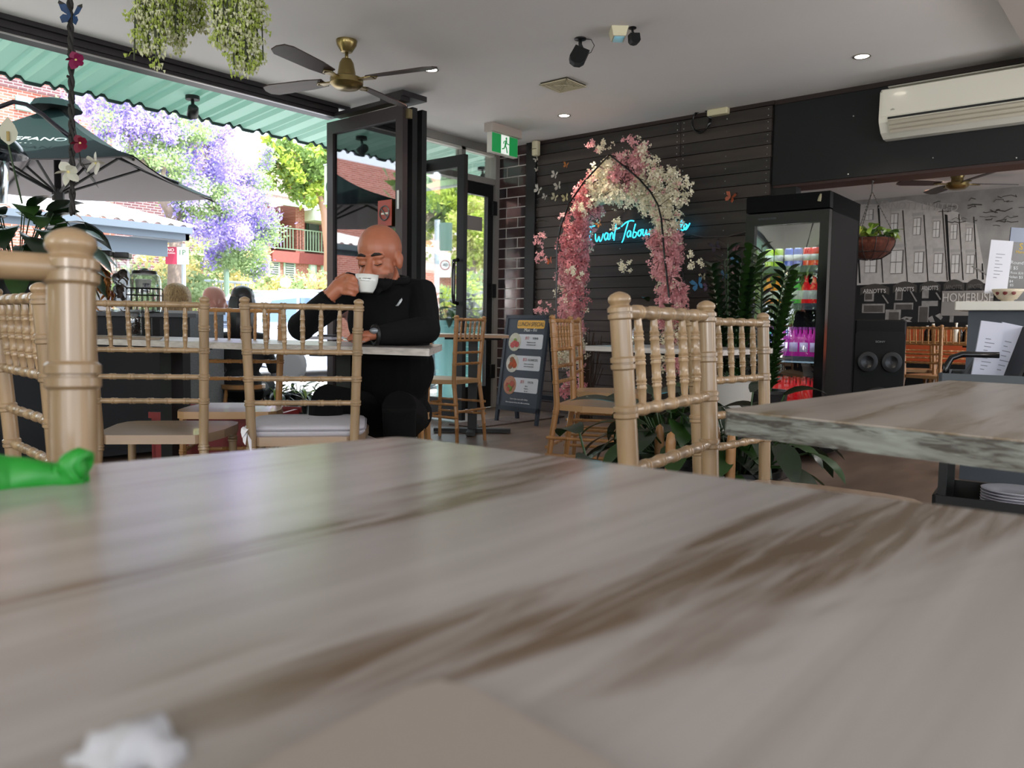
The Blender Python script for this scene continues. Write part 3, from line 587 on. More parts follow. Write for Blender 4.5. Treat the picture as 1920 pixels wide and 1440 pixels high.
# ------------------------------------------------------------------ butterflies
def butterfly(label, loc, size, col, rz, tiltv, col2='181310', wall=True, group=None):
    t = thing('butterfly', label, 'butterfly', loc, 0, group)
    Mo = (Matrix() if wall else Matrix.Rotation(YAW, 4, 'Z')) @ Matrix.Rotation(tiltv, 4, 'Y')
    m1 = mat('wing_'+str(col), col, .6, noise_amt=.35, scale=60); m2 = mat('wing_edge_'+str(col2), col2, .6)
    for s in (-1, 1):
        up_ = [(.03, 0, .02), (.25, -.12, .42), (.5, -.22, .5), (.52, -.22, .38), (.38, -.18, .1), (.12, -.06, -.02)]
        lo_ = [(.03, 0, .0), (.3, -.15, -.02), (.4, -.2, -.18), (.3, -.16, -.4), (.12, -.07, -.3)]
        W_ = MB(Mo @ Matrix.Diagonal((size, size, size, 1)))
        W_.plate([(s*x, y, z) for x, y, z in up_], (0, -.012, 0)).plate([(s*x, y, z) for x, y, z in lo_], (0, -.012, 0)).build('wing', m1, t)
        if size > .06:
            MB(Mo @ Matrix.Diagonal((size, size, size, 1))).plate([(s*.24, -.135, .42), (s*.5, -.235, .5), (s*.53, -.235, .36), (s*.44, -.215, .34), (s*.36, -.18, .38)], (0, -.015, 0)).build('wing_tip', m2, t)
    MB(Mo @ Matrix.Diagonal((size, size, size, 1))).tube([(0, -.02, .2), (0, -.03, .0), (0, -.02, -.2)], [.02, .035, .015], 6).build('body', m2, t)
    return t
BF = [((-4.968, 6.180, 2.457), .055, 'cfc8bd', 'white butterfly just below the cream sensor'), ((-4.960, 6.180, 2.359), .045, 'cfc8bd', 'small white butterfly second below the cream sensor'),
 ((-4.598, 6.170, 2.357), .06, 'c97a2a', 'orange butterfly high on the timber wall left of the arch'), ((-4.729, 6.170, 2.282), .085, 'd8d2c8', 'white butterfly topmost of the cluster left of the arch'),
 ((-4.927, 6.170, 2.160), .10, 'd8d2c8', 'large white butterfly beside the black post'), ((-4.688, 6.170, 2.172), .09, 'd2ccc2', 'tall white butterfly in the middle of the cluster'), ((-4.847, 6.170, 2.086), .065, 'd2ccc2', 'small white butterfly low beside the black post'),
 ((-4.723, 6.170, 2.070), .085, 'd6cfae', 'cream butterfly low in the cluster'), ((-4.596, 6.170, 2.054), .085, 'd9cf9c', 'yellowish butterfly touching the arch frame'), ((-4.207, 6.170, 1.777), .06, 'cc7a22', 'orange butterfly just above the neon words'),
 ((-4.773, 6.170, 1.470), .08, 'b8531f', 'dark orange butterfly left of the arch leg'), ((-2.924, 6.170, 1.908), .10, 'a8502c', 'rust butterfly high on the timber wall near the fridge'), ((-3.041, 6.170, 1.519), .10, '3c3448', 'dim purple butterfly above the blue ones'),
 ((-2.867, 6.170, 1.493), .06, '8a5a68', 'small mauve butterfly near the fridge'), ((-2.868, 6.170, 1.398), .09, '4a86b8', 'blue butterfly nearest the fridge'), ((-2.957, 6.170, 1.280), .085, '3f74a0', 'blue butterfly beside the pink and white one'),
 ((-2.846, 6.170, 1.290), .09, 'a8848a', 'pink and white butterfly by the fridge edge'), ((-3.194, 6.170, 1.211), .12, '4f9ad0', 'bright blue butterfly right of the flower arch'), ((-3.152, 6.170, 1.272), .07, 'cfc7a4', 'cream butterfly above the bright blue one'),
 ((-3.101, 6.170, 1.187), .085, '5d4466', 'purple butterfly low right of the flower arch'), ((-2.766, 6.170, 1.219), .07, '9b5a66', 'pink butterfly half behind the tall plant')]
for k, (p, s_, c_, l_) in enumerate(BF): butterfly(l_, p, s_, c_, 0, rnd.uniform(-.7, .7), group='butterflies on the timber wall')
butterfly('yellow and white butterfly stuck on the dark side of the fridge', (-1.816, 5.386, 1.102), .1, 'b0a868', 0, .5, group='butterflies on the timber wall')
# rope of twisted stems with butterfly and flowers
rp = thing('hanging_garland', 'dark twisted garland rope hanging from the ceiling at left', 'garland', (-2.846, 1.104, 1.873)[:2]+(2.6,)); mrope = mat('rope_dark', '1d1a18', .7)
rb = rp.location; P = [Vector(p)-rb for p in ((-2.845, 1.105, 1.873), (-2.833, 1.100, 1.718), (-2.821, 1.093, 1.528), (-2.809, 1.086, 1.355), (-2.797, 1.078, 1.165))]
P = [Vector((P[0].x, P[0].y, 0))]+P
for ph_ in (0, PI):
    pts = []
    for i in range(len(P)-1):
        for k in range(14): u = k/14; a = ph_+(i*14+k)*.9; pts.append(P[i].lerp(P[i+1], u)+Vector((math.cos(a), math.sin(a), 0))*.005)
    MB().tube(pts, .006, 6).build('strand', mrope, rp, True)
b = MB()
for k in range(60): p = P[1].lerp(P[-1], k/60); b.ball(p+Vector((rnd.uniform(-1, 1), rnd.uniform(-1, 1), 0))*.01, .005, 5, 4)
b.build('beads', mrope, rp, kind='stuff')
butterfly('blue black-edged butterfly clipped to the hanging garland', (-2.815, 1.099, 1.814), .075, '123a66', 0, .15, wall=False).scale = (1, 1, 1)
def bloom(name, label, loc, col, n, L, W_, d0, parent=None, bend=.5, roll0=0, centre='d8c880', cat='flower', group=None):
    t = thing(name, label, cat, loc, 0, group)
    for k in range(n):
        a = 2*PI*k/n+roll0; fwd = Vector(d0).normalized(); s_ = fwd.cross(Vector((0, 0, 1))).normalized(); u_ = s_.cross(fwd)
        d = (s_*math.cos(a)+u_*math.sin(a)+fwd*.25); MB().leaf((0, 0, 0), d, L, W_, bend*.3, 5, .12, a).build('petal', mat('petal_'+col, col, .6, translucent=.35), t)
    MB().ball((0, 0, 0), L*.13, 8, 6).build('centre', mat('centre_'+centre, centre, .6), t); return t
bloom('silk_flower', 'magenta silk flower on the garland, upper one, near the green awning', (-2.797, 1.100, 1.673), '8a1c4e', 5, .032, .03, (.65, -.75, .1))
bloom('silk_flower', 'dark red silk flower on the garland, lower one, in front of the umbrella', (-2.771, 1.097, 1.406), '7a1230', 5, .032, .028, (.5, -.85, 0))
bloom('orchid', 'white orchid flower low on the garland, left of the pair', (-2.773, 1.060, 1.309), 'd6d4c4', 5, .042, .036, (.65, -.75, -.3))
bloom('orchid', 'white orchid flower low on the garland, right of the pair', (-2.749, 1.136, 1.347), 'dedbd0', 5, .042, .04, (.3, -.95, .1), roll0=.5)
MB().tube([Vector(p)-rb for p in ((-2.809, 1.096, 1.459), (-2.793, 1.102, 1.381), (-2.786, 1.104, 1.338), (-2.762, 1.125, 1.345))], .0025, 5).build('flower_stem', mrope, rp)
# ------------------------------------------------------------------ leafy plants
mleafd = mat('leaf_dark', '172b14', .32, noise_amt=.3, scale=14, coat=.2, translucent=.12); mleafm = mat('leaf_mid', '2c4a1d', .36, noise_amt=.3, scale=14, translucent=.2); mleafl = mat('leaf_light', '6f8d35', .4, noise_amt=.25, scale=14, translucent=.3)
mpot = mat('pot_black', '141518', .35); msoil = mat('soil', '1d1511', .95)
def pot(t, r, h, m, z=0): 
    MB().lathe([(r*.72, z), (r*.8, z+h*.3), (r*.97, z+h*.93), (r*1.03, z+h*.94), (r*1.03, z+h), (r*.93, z+h), (r*.9, z+h*.9)], seg=24).build('pot', m, t, 'auto')
    MB().lathe([(0, z+h*.9), (r*.9, z+h*.9)], seg=16).build('soil', msoil, t)
def leafy(name, label, loc, r, h, potm, n, L, W_, spread, mats_, seed, group=None, stalk=.6, up_=.9, z=0):
    R_ = random.Random(seed); t = thing(name, label, 'plant', loc, R_.random()*6, group); pot(t, r, h, potm, z)
    for k in range(n):
        a = k*2.4+R_.uniform(-.3, .3); q = (k+.5)/n; el_ = up_*(1-q)+.12*q; sl = stalk*R_.uniform(.6, 1)*(1-.35*q)
        base = Vector((math.cos(a)*r*.3, math.sin(a)*r*.3, z+h*.9)); d = Vector((math.cos(a)*spread*(.3+.9*q), math.sin(a)*spread*(.3+.9*q), el_+.15)).normalized(); tip = base+d*sl
        lf = MB(); lf.leaf(tip, (d+Vector((math.cos(a)*.7, math.sin(a)*.7, -.25-.4*q))), L*R_.uniform(.75, 1.1), W_*R_.uniform(.8, 1.1), R_.uniform(.3, .9), 6, .16, R_.uniform(-.4, .4))
        lo_ = lf.build('leaf', mats_[k % len(mats_)], t, True); MB().tube([base, base.lerp(tip, .5)+Vector((0, 0, .02)), tip], .0035, 5, False).build('stalk', mleafm, t, True)
    return t
pl = leafy('peace_lily', 'big dark-leaved peace lily in a pot on the service counter at far left', (-5.040, 1.642, 0.829)[:2]+(.885,), .15, .22, mpot, 84, .30, .14, 1.0, [mleafd, mleafd, mleafm], 3, stalk=.42, up_=1.1)
mlily = mat('lily_white', 'dfdccb', .6, translucent=.3)
q = Vector((-4.911, 1.579, 1.766)); b = MB(); b.plate([(0, 0, 0), (.035, .0, .03), (.045, 0, .07), (.03, 0, .11), (.0, 0, .15), (-.03, 0, .11), (-.045, 0, .07), (-.035, 0, .03)], (0, .006, 0)); 
t = thing('lily_flower', 'white peace lily flower with tan spadix standing above the dark leaves', 'flower', q, YAW+.45); b.build('spathe', mlily, t); MB().tube([(0, -.01, .02), (0, -.012, .07)], .008, 7).build('spadix', mat('spadix', 'b39a62', .7), t)
MB().tube([(0, 0, 0), (.02, .0, -.12), (.05, .05, -.3)], .005, 6).build('stalk', mleafm, t)
tag(MB().tube([(-4.925, 1.448, 1.901), (-4.842, 1.522, 1.945), (-4.790, 1.568, 1.971), (-4.736, 1.613, 1.958), (-4.669, 1.665, 1.907), (-4.601, 1.716, 1.838), (-4.549, 1.756, 1.789)], [.012]*7, 7).build('arched_hoop', mat('hoop_dark', '221d2b', .4), None, True), 'dark arching hoop over the plant in front of the umbrella', 'hoop')
# floor plants between the tables
leafy('rubber_plant', 'rubber plant with a few broad dark leaves in a round black pot', (-1.300, 1.947, 0.423)[:2]+(0,), .13, .36, mpot, 9, .19, .085, 1.3, [mleafd], 11, stalk=.22, z=0)
leafy('floor_plant', 'bushy dark drooping plant seen through the nearest chair back on the right', (-1.428, 2.619, 0.341)[:2]+(0,), .15, .38, mpot, 52, .2, .09, 1.0, [mleafd, mleafd, mleafm], 12, stalk=.3, z=0)
leafy('floor_plant', 'dark leafy plant low beside the right table corner', (-1.229, 2.727, 0.391)[:2]+(0,), .15, .34, mpot, 34, .2, .09, 1.0, [mleafd, mleafm], 13, stalk=.36, z=0)
def zz(label, loc, nst, H_, seed, potm, r=.14, h=.26, m=None, z=0):
    R_ = random.Random(seed); t = thing('zz_plant', label, 'plant', loc); pot(t, r, h, potm, z); MB().cbox((-.13, -.13, 0), (.13, .13, z), .01).build('plinth', mpot, t)
    for k in range(nst):
        a = k*2.4; b = MB(); sp = R_.uniform(.1, .4); l = H_*R_.uniform(.75, 1); pts = [Vector((math.cos(a)*(r*.3+sp*l*.45*(u/8)**1.6), math.sin(a)*(r*.3+sp*l*.45*(u/8)**1.6), z+h*.9+l*u/8)) for u in range(9)]
        MB().tube(pts, [.009-.0008*u for u in range(9)], 6, False).build('stem', mleafm, t, True)
        for j in range(2, 37):
            f = j/4.6; i = min(7, int(f)); p = pts[i].lerp(pts[i+1], f-i); s_ = 1 if j % 2 else -1; b.leaf(p, (s_*math.cos(a+1.57)+.25*math.cos(a), s_*math.sin(a+1.57)+.25*math.sin(a), .95), .12, .045, .3, 4, .15)
        b.build('leaflets', m or (mleafd if k % 3 else mleafm), t, True, kind='stuff')
    return t
zz('tall upright plant with ladder leaves in a white pot beside the drinks fridge', (-1.920, 4.108, 0.334)[:2]+(0,), 9, .78, 21, mat('pot_white', 'c4c0ba', .4), h=.3, z=.28)
zz('second tall ladder-leaved plant nearest the fridge door', (-1.839, 4.371, 0.319)[:2]+(0,), 6, .85, 22, mpot, h=.28, z=.22)
st_ = thing('plant_stand', 'tan four-legged wooden plant stand, its legs rising among the floor plants', 'stand', (-1.282, 2.483, 0.375)[:2]+(0,), YAW)
for x_, y_ in ((-.1, -.1), (.1, -.1), (-.1, .1), (.1, .1)): MB().lathe([(.013, 0), (.017, .1), (.017, .46), (.013, .49), (0, .5)], (x_, y_, 0), 10).build('leg', mchair_d, st_, True)
MB().box((0, 0, .12), (.2, .022, .025)).build('crossbar', mchair_d, st_); MB().box((0, 0, .095), (.022, .2, .025)).build('crossbar', mchair_d, st_)
# plants in black pots at the opening
for k, (x, y, s_) in enumerate(((438, 762, 1.0), (520, 764, .95), (560, 764, .9), (618, 766, .95))):
    leafy('potted_plant', ['spiky green plant in a square black pot left of the row at the opening', 'green plant second in the row of pots beyond the man\'s table', 'small green plant third in the row of pots beyond the man\'s table', 'glossy green plant in the pot nearest the man\'s knee'][k], (-5.995, 3.527, 0.140)[:2]+(0,) if k == 0 else ((-5.806, 3.817, 0.126)[:2]+(0,) if k == 1 else ((-5.839, 4.050, 0.108)[:2]+(0,) if k == 2 else (-5.636, 4.222, 0.103)[:2]+(0,))), .11, .24, mpot, 22, .2, .035, 1.0, [mleafm, mleafd, mleafl], 30+k, group='potted plants along the opening', stalk=.1, z=.0)
# hanging basket
q = Vector((-1.878, 6.319, 1.373)); t = thing('hanging_basket', 'coir hanging basket of variegated leaves on chains below the dark beam', 'plant', q)
mcoir = mat('coir', '5a2c1c', .95, noise_amt=.4, scale=40, bump=.5)
MB().lathe([(.0, 0), (.08, .01), (.14, .05), (.172, .11), (.178, .15), (.17, .152), (.0, .14)], seg=28).build('liner', mcoir, t, True)
b = MB()
for k in range(12): a = 2*PI*k/12; b.tube([(math.cos(a)*rr, math.sin(a)*rr, zz_) for rr, zz_ in ((.02, -.004), (.085, .006), (.146, .046), (.178, .108), (.184, .152))], .0025, 4)
for rr, zz_ in ((.184, .152), (.15, .05)): b.tube([(rr*math.cos(2*PI*i/24), rr*math.sin(2*PI*i/24), zz_) for i in range(25)], .003, 4, False)
b.build('wire_frame', mblack, t)
topz = 1.955-q.z
for k in range(3):
    a = 2*PI*k/3+.4; b = MB(); p0 = Vector((math.cos(a)*.18, math.sin(a)*.18, .15)); p1 = Vector((0, 0, topz-.08)); nn = 30
    for j in range(nn):
        u, v_ = j/nn, (j+.75)/nn; b.tube([p0.lerp(p1, u), p0.lerp(p1, v_)], .004 if j % 2 else .0025, 4, False)
    b.build('chain', mat('chain_dark', '4a4644', .4, .6), t)
MB().tube([(0, 0, topz-.085), (0, 0, topz)], .005, 6).ball((0, 0, topz-.005), .012, 8, 6).build('hook', MATS['chain_dark'], t)
R_ = random.Random(5)
for k in range(62):
    a = R_.uniform(0, 6.28); rr = R_.uniform(.02, .16); e_ = R_.uniform(.1, 1.0); p = Vector((math.cos(a)*rr, math.sin(a)*rr, .15+R_.uniform(.0, .08)))
    MB().leaf(p, (math.cos(a), math.sin(a), e_), R_.uniform(.10, .15), R_.uniform(.06, .08), R_.uniform(.3, 1.2), 5, .2, R_.uniform(-1, 1)).build('leaf', [mleafl, mleafm, mleafl, mat('leaf_lime', '9aa84a', .4, translucent=.3)][k % 4], t, True)
# ------------------------------------------------------------------ flower arch
AY = 5.72
arch_pts_out = [(-4.342, 5.720, 0.217), (-4.341, 5.720, 0.896), (-4.350, 5.720, 1.511), (-4.313, 5.720, 1.719), (-4.219, 5.720, 1.920), (-4.065, 5.720, 2.088), (-3.925, 5.720, 2.198), (-3.814, 5.720, 2.282), (-3.680, 5.720, 2.179), (-3.522, 5.720, 2.053), (-3.409, 5.720, 1.935), (-3.337, 5.720, 1.823), (-3.304, 5.720, 1.715), (-3.265, 5.720, 1.416), (-3.204, 5.720, 1.032), (-3.148, 5.720, 0.522)]
arch_pts_in = [(p[0], p[1]+.28, p[2]) for p in arch_pts_out]
ar = thing('flower_arch', 'black metal pointed arch wrapped in pink and cream blossom before the timber wall', 'arch', (arch_pts_out[0][0], AY, 0)); ab = ar.location
for pts in (arch_pts_out, arch_pts_in):
    pp = [Vector(p)-ab for p in pts]; pp[0].z = 0; pp[-1].z = 0; MB().tube(pp, .008, 8).build('hoop', mblackgloss, ar, True)
b = MB()
for p in arch_pts_out[1:-1]: p = Vector(p)-ab; b.tube([p, p+Vector((0, .28, 0))], .005, 6)
b.build('crossbars', mblackgloss, ar, kind='stuff')
R_ = random.Random(77); pinks = MB(); deep = MB(); cream = MB(); stems = MB(); green = MB()
def blossom(b, c, s):
    d = Vector((R_.gauss(0, 1), R_.gauss(0, 1)-.6, R_.gauss(0, 1))).normalized(); s_ = d.orthogonal().normalized(); u_ = d.cross(s_)
    for k in range(4):
        a = PI/2*k+R_.random(); e = (s_*math.cos(a)+u_*math.sin(a)); f_ = (s_*math.cos(a+PI/2)+u_*math.sin(a+PI/2))
        b.add([c, c+e*s+f_*s*.45+d*s*.3, c+e*s*1.15+d*s*.45, c+e*s-f_*s*.45+d*s*.3], [(0, 1, 2, 3)])
path = [Vector(p)+Vector((0, .12, 0)) for p in arch_pts_out]; seg_l = [(path[i+1]-path[i]).length for i in range(len(path)-1)]; tot = sum(seg_l)
def along(s):
    for i, l in enumerate(seg_l):
        if s <= l: return path[i].lerp(path[i+1], s/l), i
        s -= l
    return path[-1], len(seg_l)-1
ctr = Vector((sum(p.x for p in path)/len(path), AY, 1.4))
for k in range(900):
    s = R_.random()*tot; p, i = along(s); u = s/tot
    inward = (Vector((ctr.x, p.y, min(p.z, 1.9)))-p).normalized()
    if u < .5: ofs = inward*R_.uniform(-.02, .2)*(1.0 if p.z > 1 else .8)
    else: ofs = -inward*R_.uniform(-.16, .20 if p.z > 1.85 else .05)
    if i in (6, 7): ofs = Vector((R_.uniform(-.06, .1), 0, -R_.uniform(.0, .3)))
    c = p+ofs+Vector((0, R_.uniform(-.08, .1), R_.uniform(-.05, .05)))
    if p.z < .55 and R_.random() < .75: continue
    tone = noise.noise(Vector((c.x*2.3, c.z*2.3, 4.2)))
    bias = 0 if u < .42 else .42 if u < .78 else .0
    if u < .42: kind_ = cream if (tone > .28 or (.28 < u < .38 and tone > -.1)) else (deep if tone < -.12 else pinks)
    elif u < .52: kind_ = deep if c.x < -4.05 else cream
    elif u < .74: kind_ = cream if tone < .3 else pinks
    else: kind_ = pinks if tone > -.02 else (cream if R_.random() < .65 else deep)
    for j in range(R_.randint(9, 15)):
        cc = c+Vector((R_.gauss(0, .022), R_.gauss(0, .03), R_.gauss(0, .028))); blossom(kind_ if R_.random() < .88 else R_.choice((pinks, cream)), cc-ab, R_.uniform(.016, .025))
    if k % 3 == 0: stems.tube([p-ab, c-ab, c-ab+Vector((R_.uniform(-.1, .1), R_.uniform(-.1, .05), R_.uniform(-.1, .12)))], .0025, 4, False)
# free twigs that stick out
for (x, z, col) in ((-.06, 2.36, cream), (.16, 2.36, pinks), (-.74, 1.62, pinks), (-.72, 1.45, pinks), (-.74, .98, pinks), (-.18, 2.35, pinks), (.72, 1.95, cream), (.78, 1.36, cream), (.03, 1.95, cream), (.05, 1.7, cream), (.12, 1.35, cream), (-.28, 1.85, cream), (-.35, 1.3, cream)):
    for j in range(7):
        c = Vector((ctr.x+x, AY-.03, z))+Vector((R_.gauss(0, .04), R_.gauss(0, .03), R_.gauss(0, .03)))
        for q_ in range(4): blossom(col, c-ab+Vector((R_.gauss(0, .012), 0, R_.gauss(0, .012))), .016)
pinks.build('pink_blossom', mat('blossom_pink', 'f0b4b8', .7, translucent=.2), ar, kind='stuff'); deep.build('coral_blossom', mat('blossom_coral', 'ea9aa0', .7, translucent=.2), ar, kind='stuff')
cream.build('cream_blossom', mat('blossom_cream', 'f4ecd4', .7, translucent=.2), ar, kind='stuff'); stems.build('twigs', mat('twig', '2a1f18', .8), ar, kind='stuff')
for k, (x, z) in enumerate(((.42, 1.05), (.5, .98), (.6, 1.0), (.55, .7), (-.6, 1.75), (.7, 1.2))): MB().leaf(Vector((ctr.x+x, AY-.1, z))-ab, (R_.uniform(-1, 1), -.4, .4), .16, .07, .5, 5, .15).build('leaf', mleafd, ar, True)
# twig bundle at the foot of the arch
b = MB(); q = Vector((ctr.x-.45, AY+.3, 0))
for k in range(60): b.tube([q+Vector((R_.uniform(-.06, .06), R_.uniform(-.05, .05), 0)), q+Vector((R_.uniform(-.16, .16), R_.uniform(-.1, .1), R_.uniform(.45, .85)))], .0035, 4, False)
tag(b.build('twig_bundle', mat('twig_brown', '3a2618', .8)), 'bundle of thin brown twigs behind the lunch board at the arch foot', 'twigs')['kind'] = 'stuff'
# ------------------------------------------------------------------ neon words (strokes as glass tube on the wall)
mneon = mat('neon_cyan', '30c8f4', emit=1.6)
def NY(x, y): return (x, y)
O = Vector((-4.293, 6.120, 1.637)); Xv = (Vector((-3.266, 6.120, 1.623))-Vector((-4.293, 6.120, 1.628)))
words = [
 [(690, 910), (676, 960), (665, 1010)], [(672, 914), (725, 905)], [(640, 1018), (690, 1008)],
 [(733, 965), (736, 1005), (752, 1022), (772, 985), (782, 1020), (800, 1008), (818, 962)],
 [(868, 962), (845, 958), (830, 985), (842, 1010), (862, 990), (868, 962), (868, 1000), (882, 1006)],
 [(890, 960), (890, 1003)], [(890, 985), (904, 955), (918, 965), (920, 1000)],
 [(952, 888), (940, 950), (932, 1012)], [(925, 938), (990, 918)],
 [(1005, 910), (1050, 880), (1095, 866), (1132, 868)], [(1075, 876), (1050, 940), (1030, 1000), (1014, 1026)],
 [(1103, 945), (1082, 940), (1066, 965), (1076, 986), (1095, 970), (1103, 945), (1103, 984)],
 [(1148, 888), (1132, 940), (1124, 984), (1150, 984), (1162, 955), (1138, 948)],
 [(1205, 932), (1182, 940), (1176, 965), (1192, 976), (1208, 955), (1205, 932), (1230, 930)],
 [(1228, 930), (1224, 962), (1240, 972), (1260, 930), (1262, 966), (1285, 955)], [(1292, 925), (1288, 962), (1312, 968), (1342, 935)],
 [(1548, 918), (1576, 928), (1602, 880), (1590, 866), (1582, 905), (1600, 932), (1630, 915), (1642, 896), (1622, 890), (1614, 915), (1636, 925), (1668, 882)]]
ne = thing('neon_sign', 'cyan neon handwriting glowing on the timber wall inside the arch', 'sign', O)
sx_ = Xv.x/((1292-1103)*5.333); b_all = []
def smooth_path(p):
    out = []
    for i in range(len(p)-1):
        p0, p1, p2, p3 = p[max(i-1, 0)], p[i], p[i+1], p[min(i+2, len(p)-1)]
        for k in range(4):
            t_ = k/4; out.append(tuple(.5*((2*p1[j])+(-p0[j]+p2[j])*t_+(2*p0[j]-5*p1[j]+4*p2[j]-p3[j])*t_**2+(-p0[j]+3*p1[j]-3*p2[j]+p3[j])*t_**3) for j in (0, 1)))
    return out+[p[-1]]
for s in words:
    pts = []
    for x, y in smooth_path(s):
        X_ = (x-656)*sx_; ybase = 1013-(x-656)*.0625     # the words climb with perspective; flat on the wall they run level
        pts.append((X_, 0, (ybase-y)*sx_*1.18))
    MB().tube(pts, .0055, 6).build('neon_stroke', mneon, ne, True)
MB().bb((-.03, .02, -.03), (1.02, .03, -.022)).build('mounting_bar', mblack, ne)
ld = bpy.data.lights.new('neon_glow', 'AREA'); lo = bpy.data.objects.new('neon_glow', ld); C.objects.link(lo); ld.shape = 'RECTANGLE'; ld.size = .8; ld.size_y = .1; ld.energy = .6; ld.color = (.1, .75, 1); lo.parent = ne; lo.location = (.45, -.02, .08); lo.rotation_euler = (-PI/2, 0, 0)
# cable from neon to fridge
tag(MB().tube([(-3.309, 6.180, 1.641), (-3.160, 6.180, 1.601), (-2.945, 6.180, 1.597), (-2.732, 6.180, 1.635)], .004, 5).build('power_cord', mat('cord_grey', '55504e', .6), None, True), 'thin grey cord sagging along the timber wall from neon sign to fridge', 'cord')
# ------------------------------------------------------------------ lunch board (A-frame)
mbf = mat('board_blue', '1c2430', .45); mslate = mat('board_slate', '39414e', .6)
bL = Vector((-4.612, 5.223, 0.124)); bR = Vector((-4.047, 5.176, 0.127)); ax = (bR-bL); ax.z = 0; ax.normalize(); bw_ = (Vector((-4.081, 5.176, 0.142))-Vector((-4.588, 5.218, 0.135))).length
bo = thing('menu_board', 'slate A-frame board of lunch specials with three dishes by the tiled pier', 'sign', (bL.x, bL.y, 0), math.atan2(ax.y, ax.x))
lean = .14; Mb = Matrix.Rotation(-lean, 4, 'X'); W_, HB = bw_, .93
def BP(): return MB(Mb)
BP().bb((0, -.012, .0), (.03, .012, HB)).bb((W_-.03, -.012, 0), (W_, .012, HB)).bb((0, -.012, HB-.03), (W_, .012, HB)).bb((0, -.012, .1), (W_, .012, .14)).build('frame', mbf, bo)
MB(Matrix.Translation((0, .26, 0)) @ Matrix.Rotation(lean, 4, 'X')).bb((0, -.012, .0), (.03, .012, HB-.01)).bb((W_-.03, -.012, 0), (W_, .012, HB-.01)).bb((0, -.01, .2), (W_, .01, .24)).build('rear_frame', mbf, bo)
BP().bb((.03, -.006, .14), (W_-.03, .006, HB-.03)).build('panel', mslate, bo)
bo.location.z = .01
def flat(pts, m, nm, dy=.0): return BP().plate([(x, -.0075-dy, z) for x, z in pts], (0, .0012, 0)).build(nm, m, bo)
myel = mat('banner_yellow', 'd9a84a', .6); mcard = mat('card_white', 'c9ced8', .6); mred = mat('print_red', 'b03038', .6); mink = mat('print_ink', '3c4048', .6); mpw = mat('print_white', 'e4e6ea', .6)
iw = W_-.06
flat(RX(.03+iw*.26, .815, .03+iw*.97, .885, 4, .015), myel, 'banner')
def btext(s, x, z, size, m, sx=1.0, sh=0): return text(s, 'lettering', size, Mb @ frame((x, -.0095, z), (1, 0, 0), (0, 0, 1)), m, bo, .0004, sx=sx, shear=sh)
btext('LUNCH SPECIAL', .03+iw*.615, .85, .052, mink, .82, .25); btext('Mon - Fri', .03+iw*.62, .80, .04, mpw, 1.0, .2)
for k, (z, dish, price, c1, c2, c3) in enumerate(((.70, 'KEBAB', '$12', 'c9c8b8', 'c85a5a', '7c9a4a'), (.515, 'SCHNITZEL', '$15', 'd0cfc8', 'c0552a', '8a5a3a'), (.325, 'PASTA', '$15', 'b8846a', 'b5584a', '6f8a3a'))):
    flat(RX(.03+iw*.3, z-.06, .03+iw*.97, z+.065, 4, .015), mcard, 'card')
    cx = .03+iw*.24; R2 = random.Random(k+4)
    flat([(cx+.075*math.cos(a), z-.005+.08*math.sin(a)) for a in [2*PI*i/18 for i in range(18)]], mat('plate_'+c1, c1, .7, noise_amt=.2, scale=40), 'dish_print', .001)
    for j in range(9):
        a, rr = R2.uniform(0, 6.28), R2.uniform(0, .04); ox, oz = cx+math.cos(a)*rr, z-.01+math.sin(a)*rr; s_ = R2.uniform(.014, .03)
        flat([(ox+s_*math.cos(q_)*1.1, oz+s_*math.sin(q_)) for q_ in [2*PI*i/7 for i in range(7)]], mat('food_'+c2, c2, .7, noise_amt=.3, scale=60) if j % 3 else mat('food_'+c3, c3, .7), 'dish_print', .0016+.0003*j)
    btext(price, .03+iw*.56, z+.032, .036, mred, .8, .2); btext(dish, .03+iw*.78, z+.03, .026, mink, .85)
    for j, ln in enumerate((('Marinated meat tender', 'w/ fresh bread and salad'), ('Golden crumbed chicken', 'served with chips & salad'), ('Alfredo', 'Bolognese', 'Agl e olio'))[k]): btext(ln, .03+iw*.68, z-.004-j*.021, .014, mink, .8)
btext('11am to 2pm except public holidays', W_/2+.01, .205, .0185, mpw, .8); btext('Not in conjunction with any other offers or promotions', W_/2, .175, .0175, mpw, .72)
# ------------------------------------------------------------------ drinks fridge
FX0, FX1, FY0, FY1, FH = -2.27, -1.74, 5.02, 5.68, 1.695
fg = thing('drinks_fridge', 'tall black glass-door drinks fridge stocked with bright bottles and cans', 'fridge', (FX0, FY0, 0), math.radians(2)); mfb = mat('fridge_black', '060607', .65, spec=.08); FW, FD = FX1-FX0, FY1-FY0
MB().bb((0, .06, .05), (.03, FD, FH)).bb((FW-.03, .06, .05), (FW, FD, FH)).bb((0, FD-.03, .05), (FW, FD, FH)).bb((0, .06, 1.58), (FW, FD, FH)).bb((0, .06, .05), (FW, FD, .3)).build('cabinet', mfb, fg)
MB().bb((0, -.0, 1.595), (FW, .06, FH)).build('header_panel', mat('fridge_header', '08090b', .6, spec=.1), fg)
MB().bb((0, 0, .05), (FW, .06, .19)).build('kick_grille', mfb, fg)
MB().bb((0, 0, .2), (.06, .055, 1.585)).bb((FW-.055, 0, .2), (FW, .055, 1.585)).bb((.06, 0, 1.51), (FW-.055, .055, 1.585)).bb((.06, 0, .2), (FW-.055, .055, .27)).build('door_frame', mblackgloss, fg)
gb = MB(); gn = 8; vs = []
for i in range(gn+1):
    for j in range(gn+1):
        u, v_ = i/gn, j/gn; bul = -.010*(1-(2*u-1)**2)*(1-(2*v_-1)**2); vs.append((.06+(FW-.115)*u, .02+bul, .27+1.24*v_))
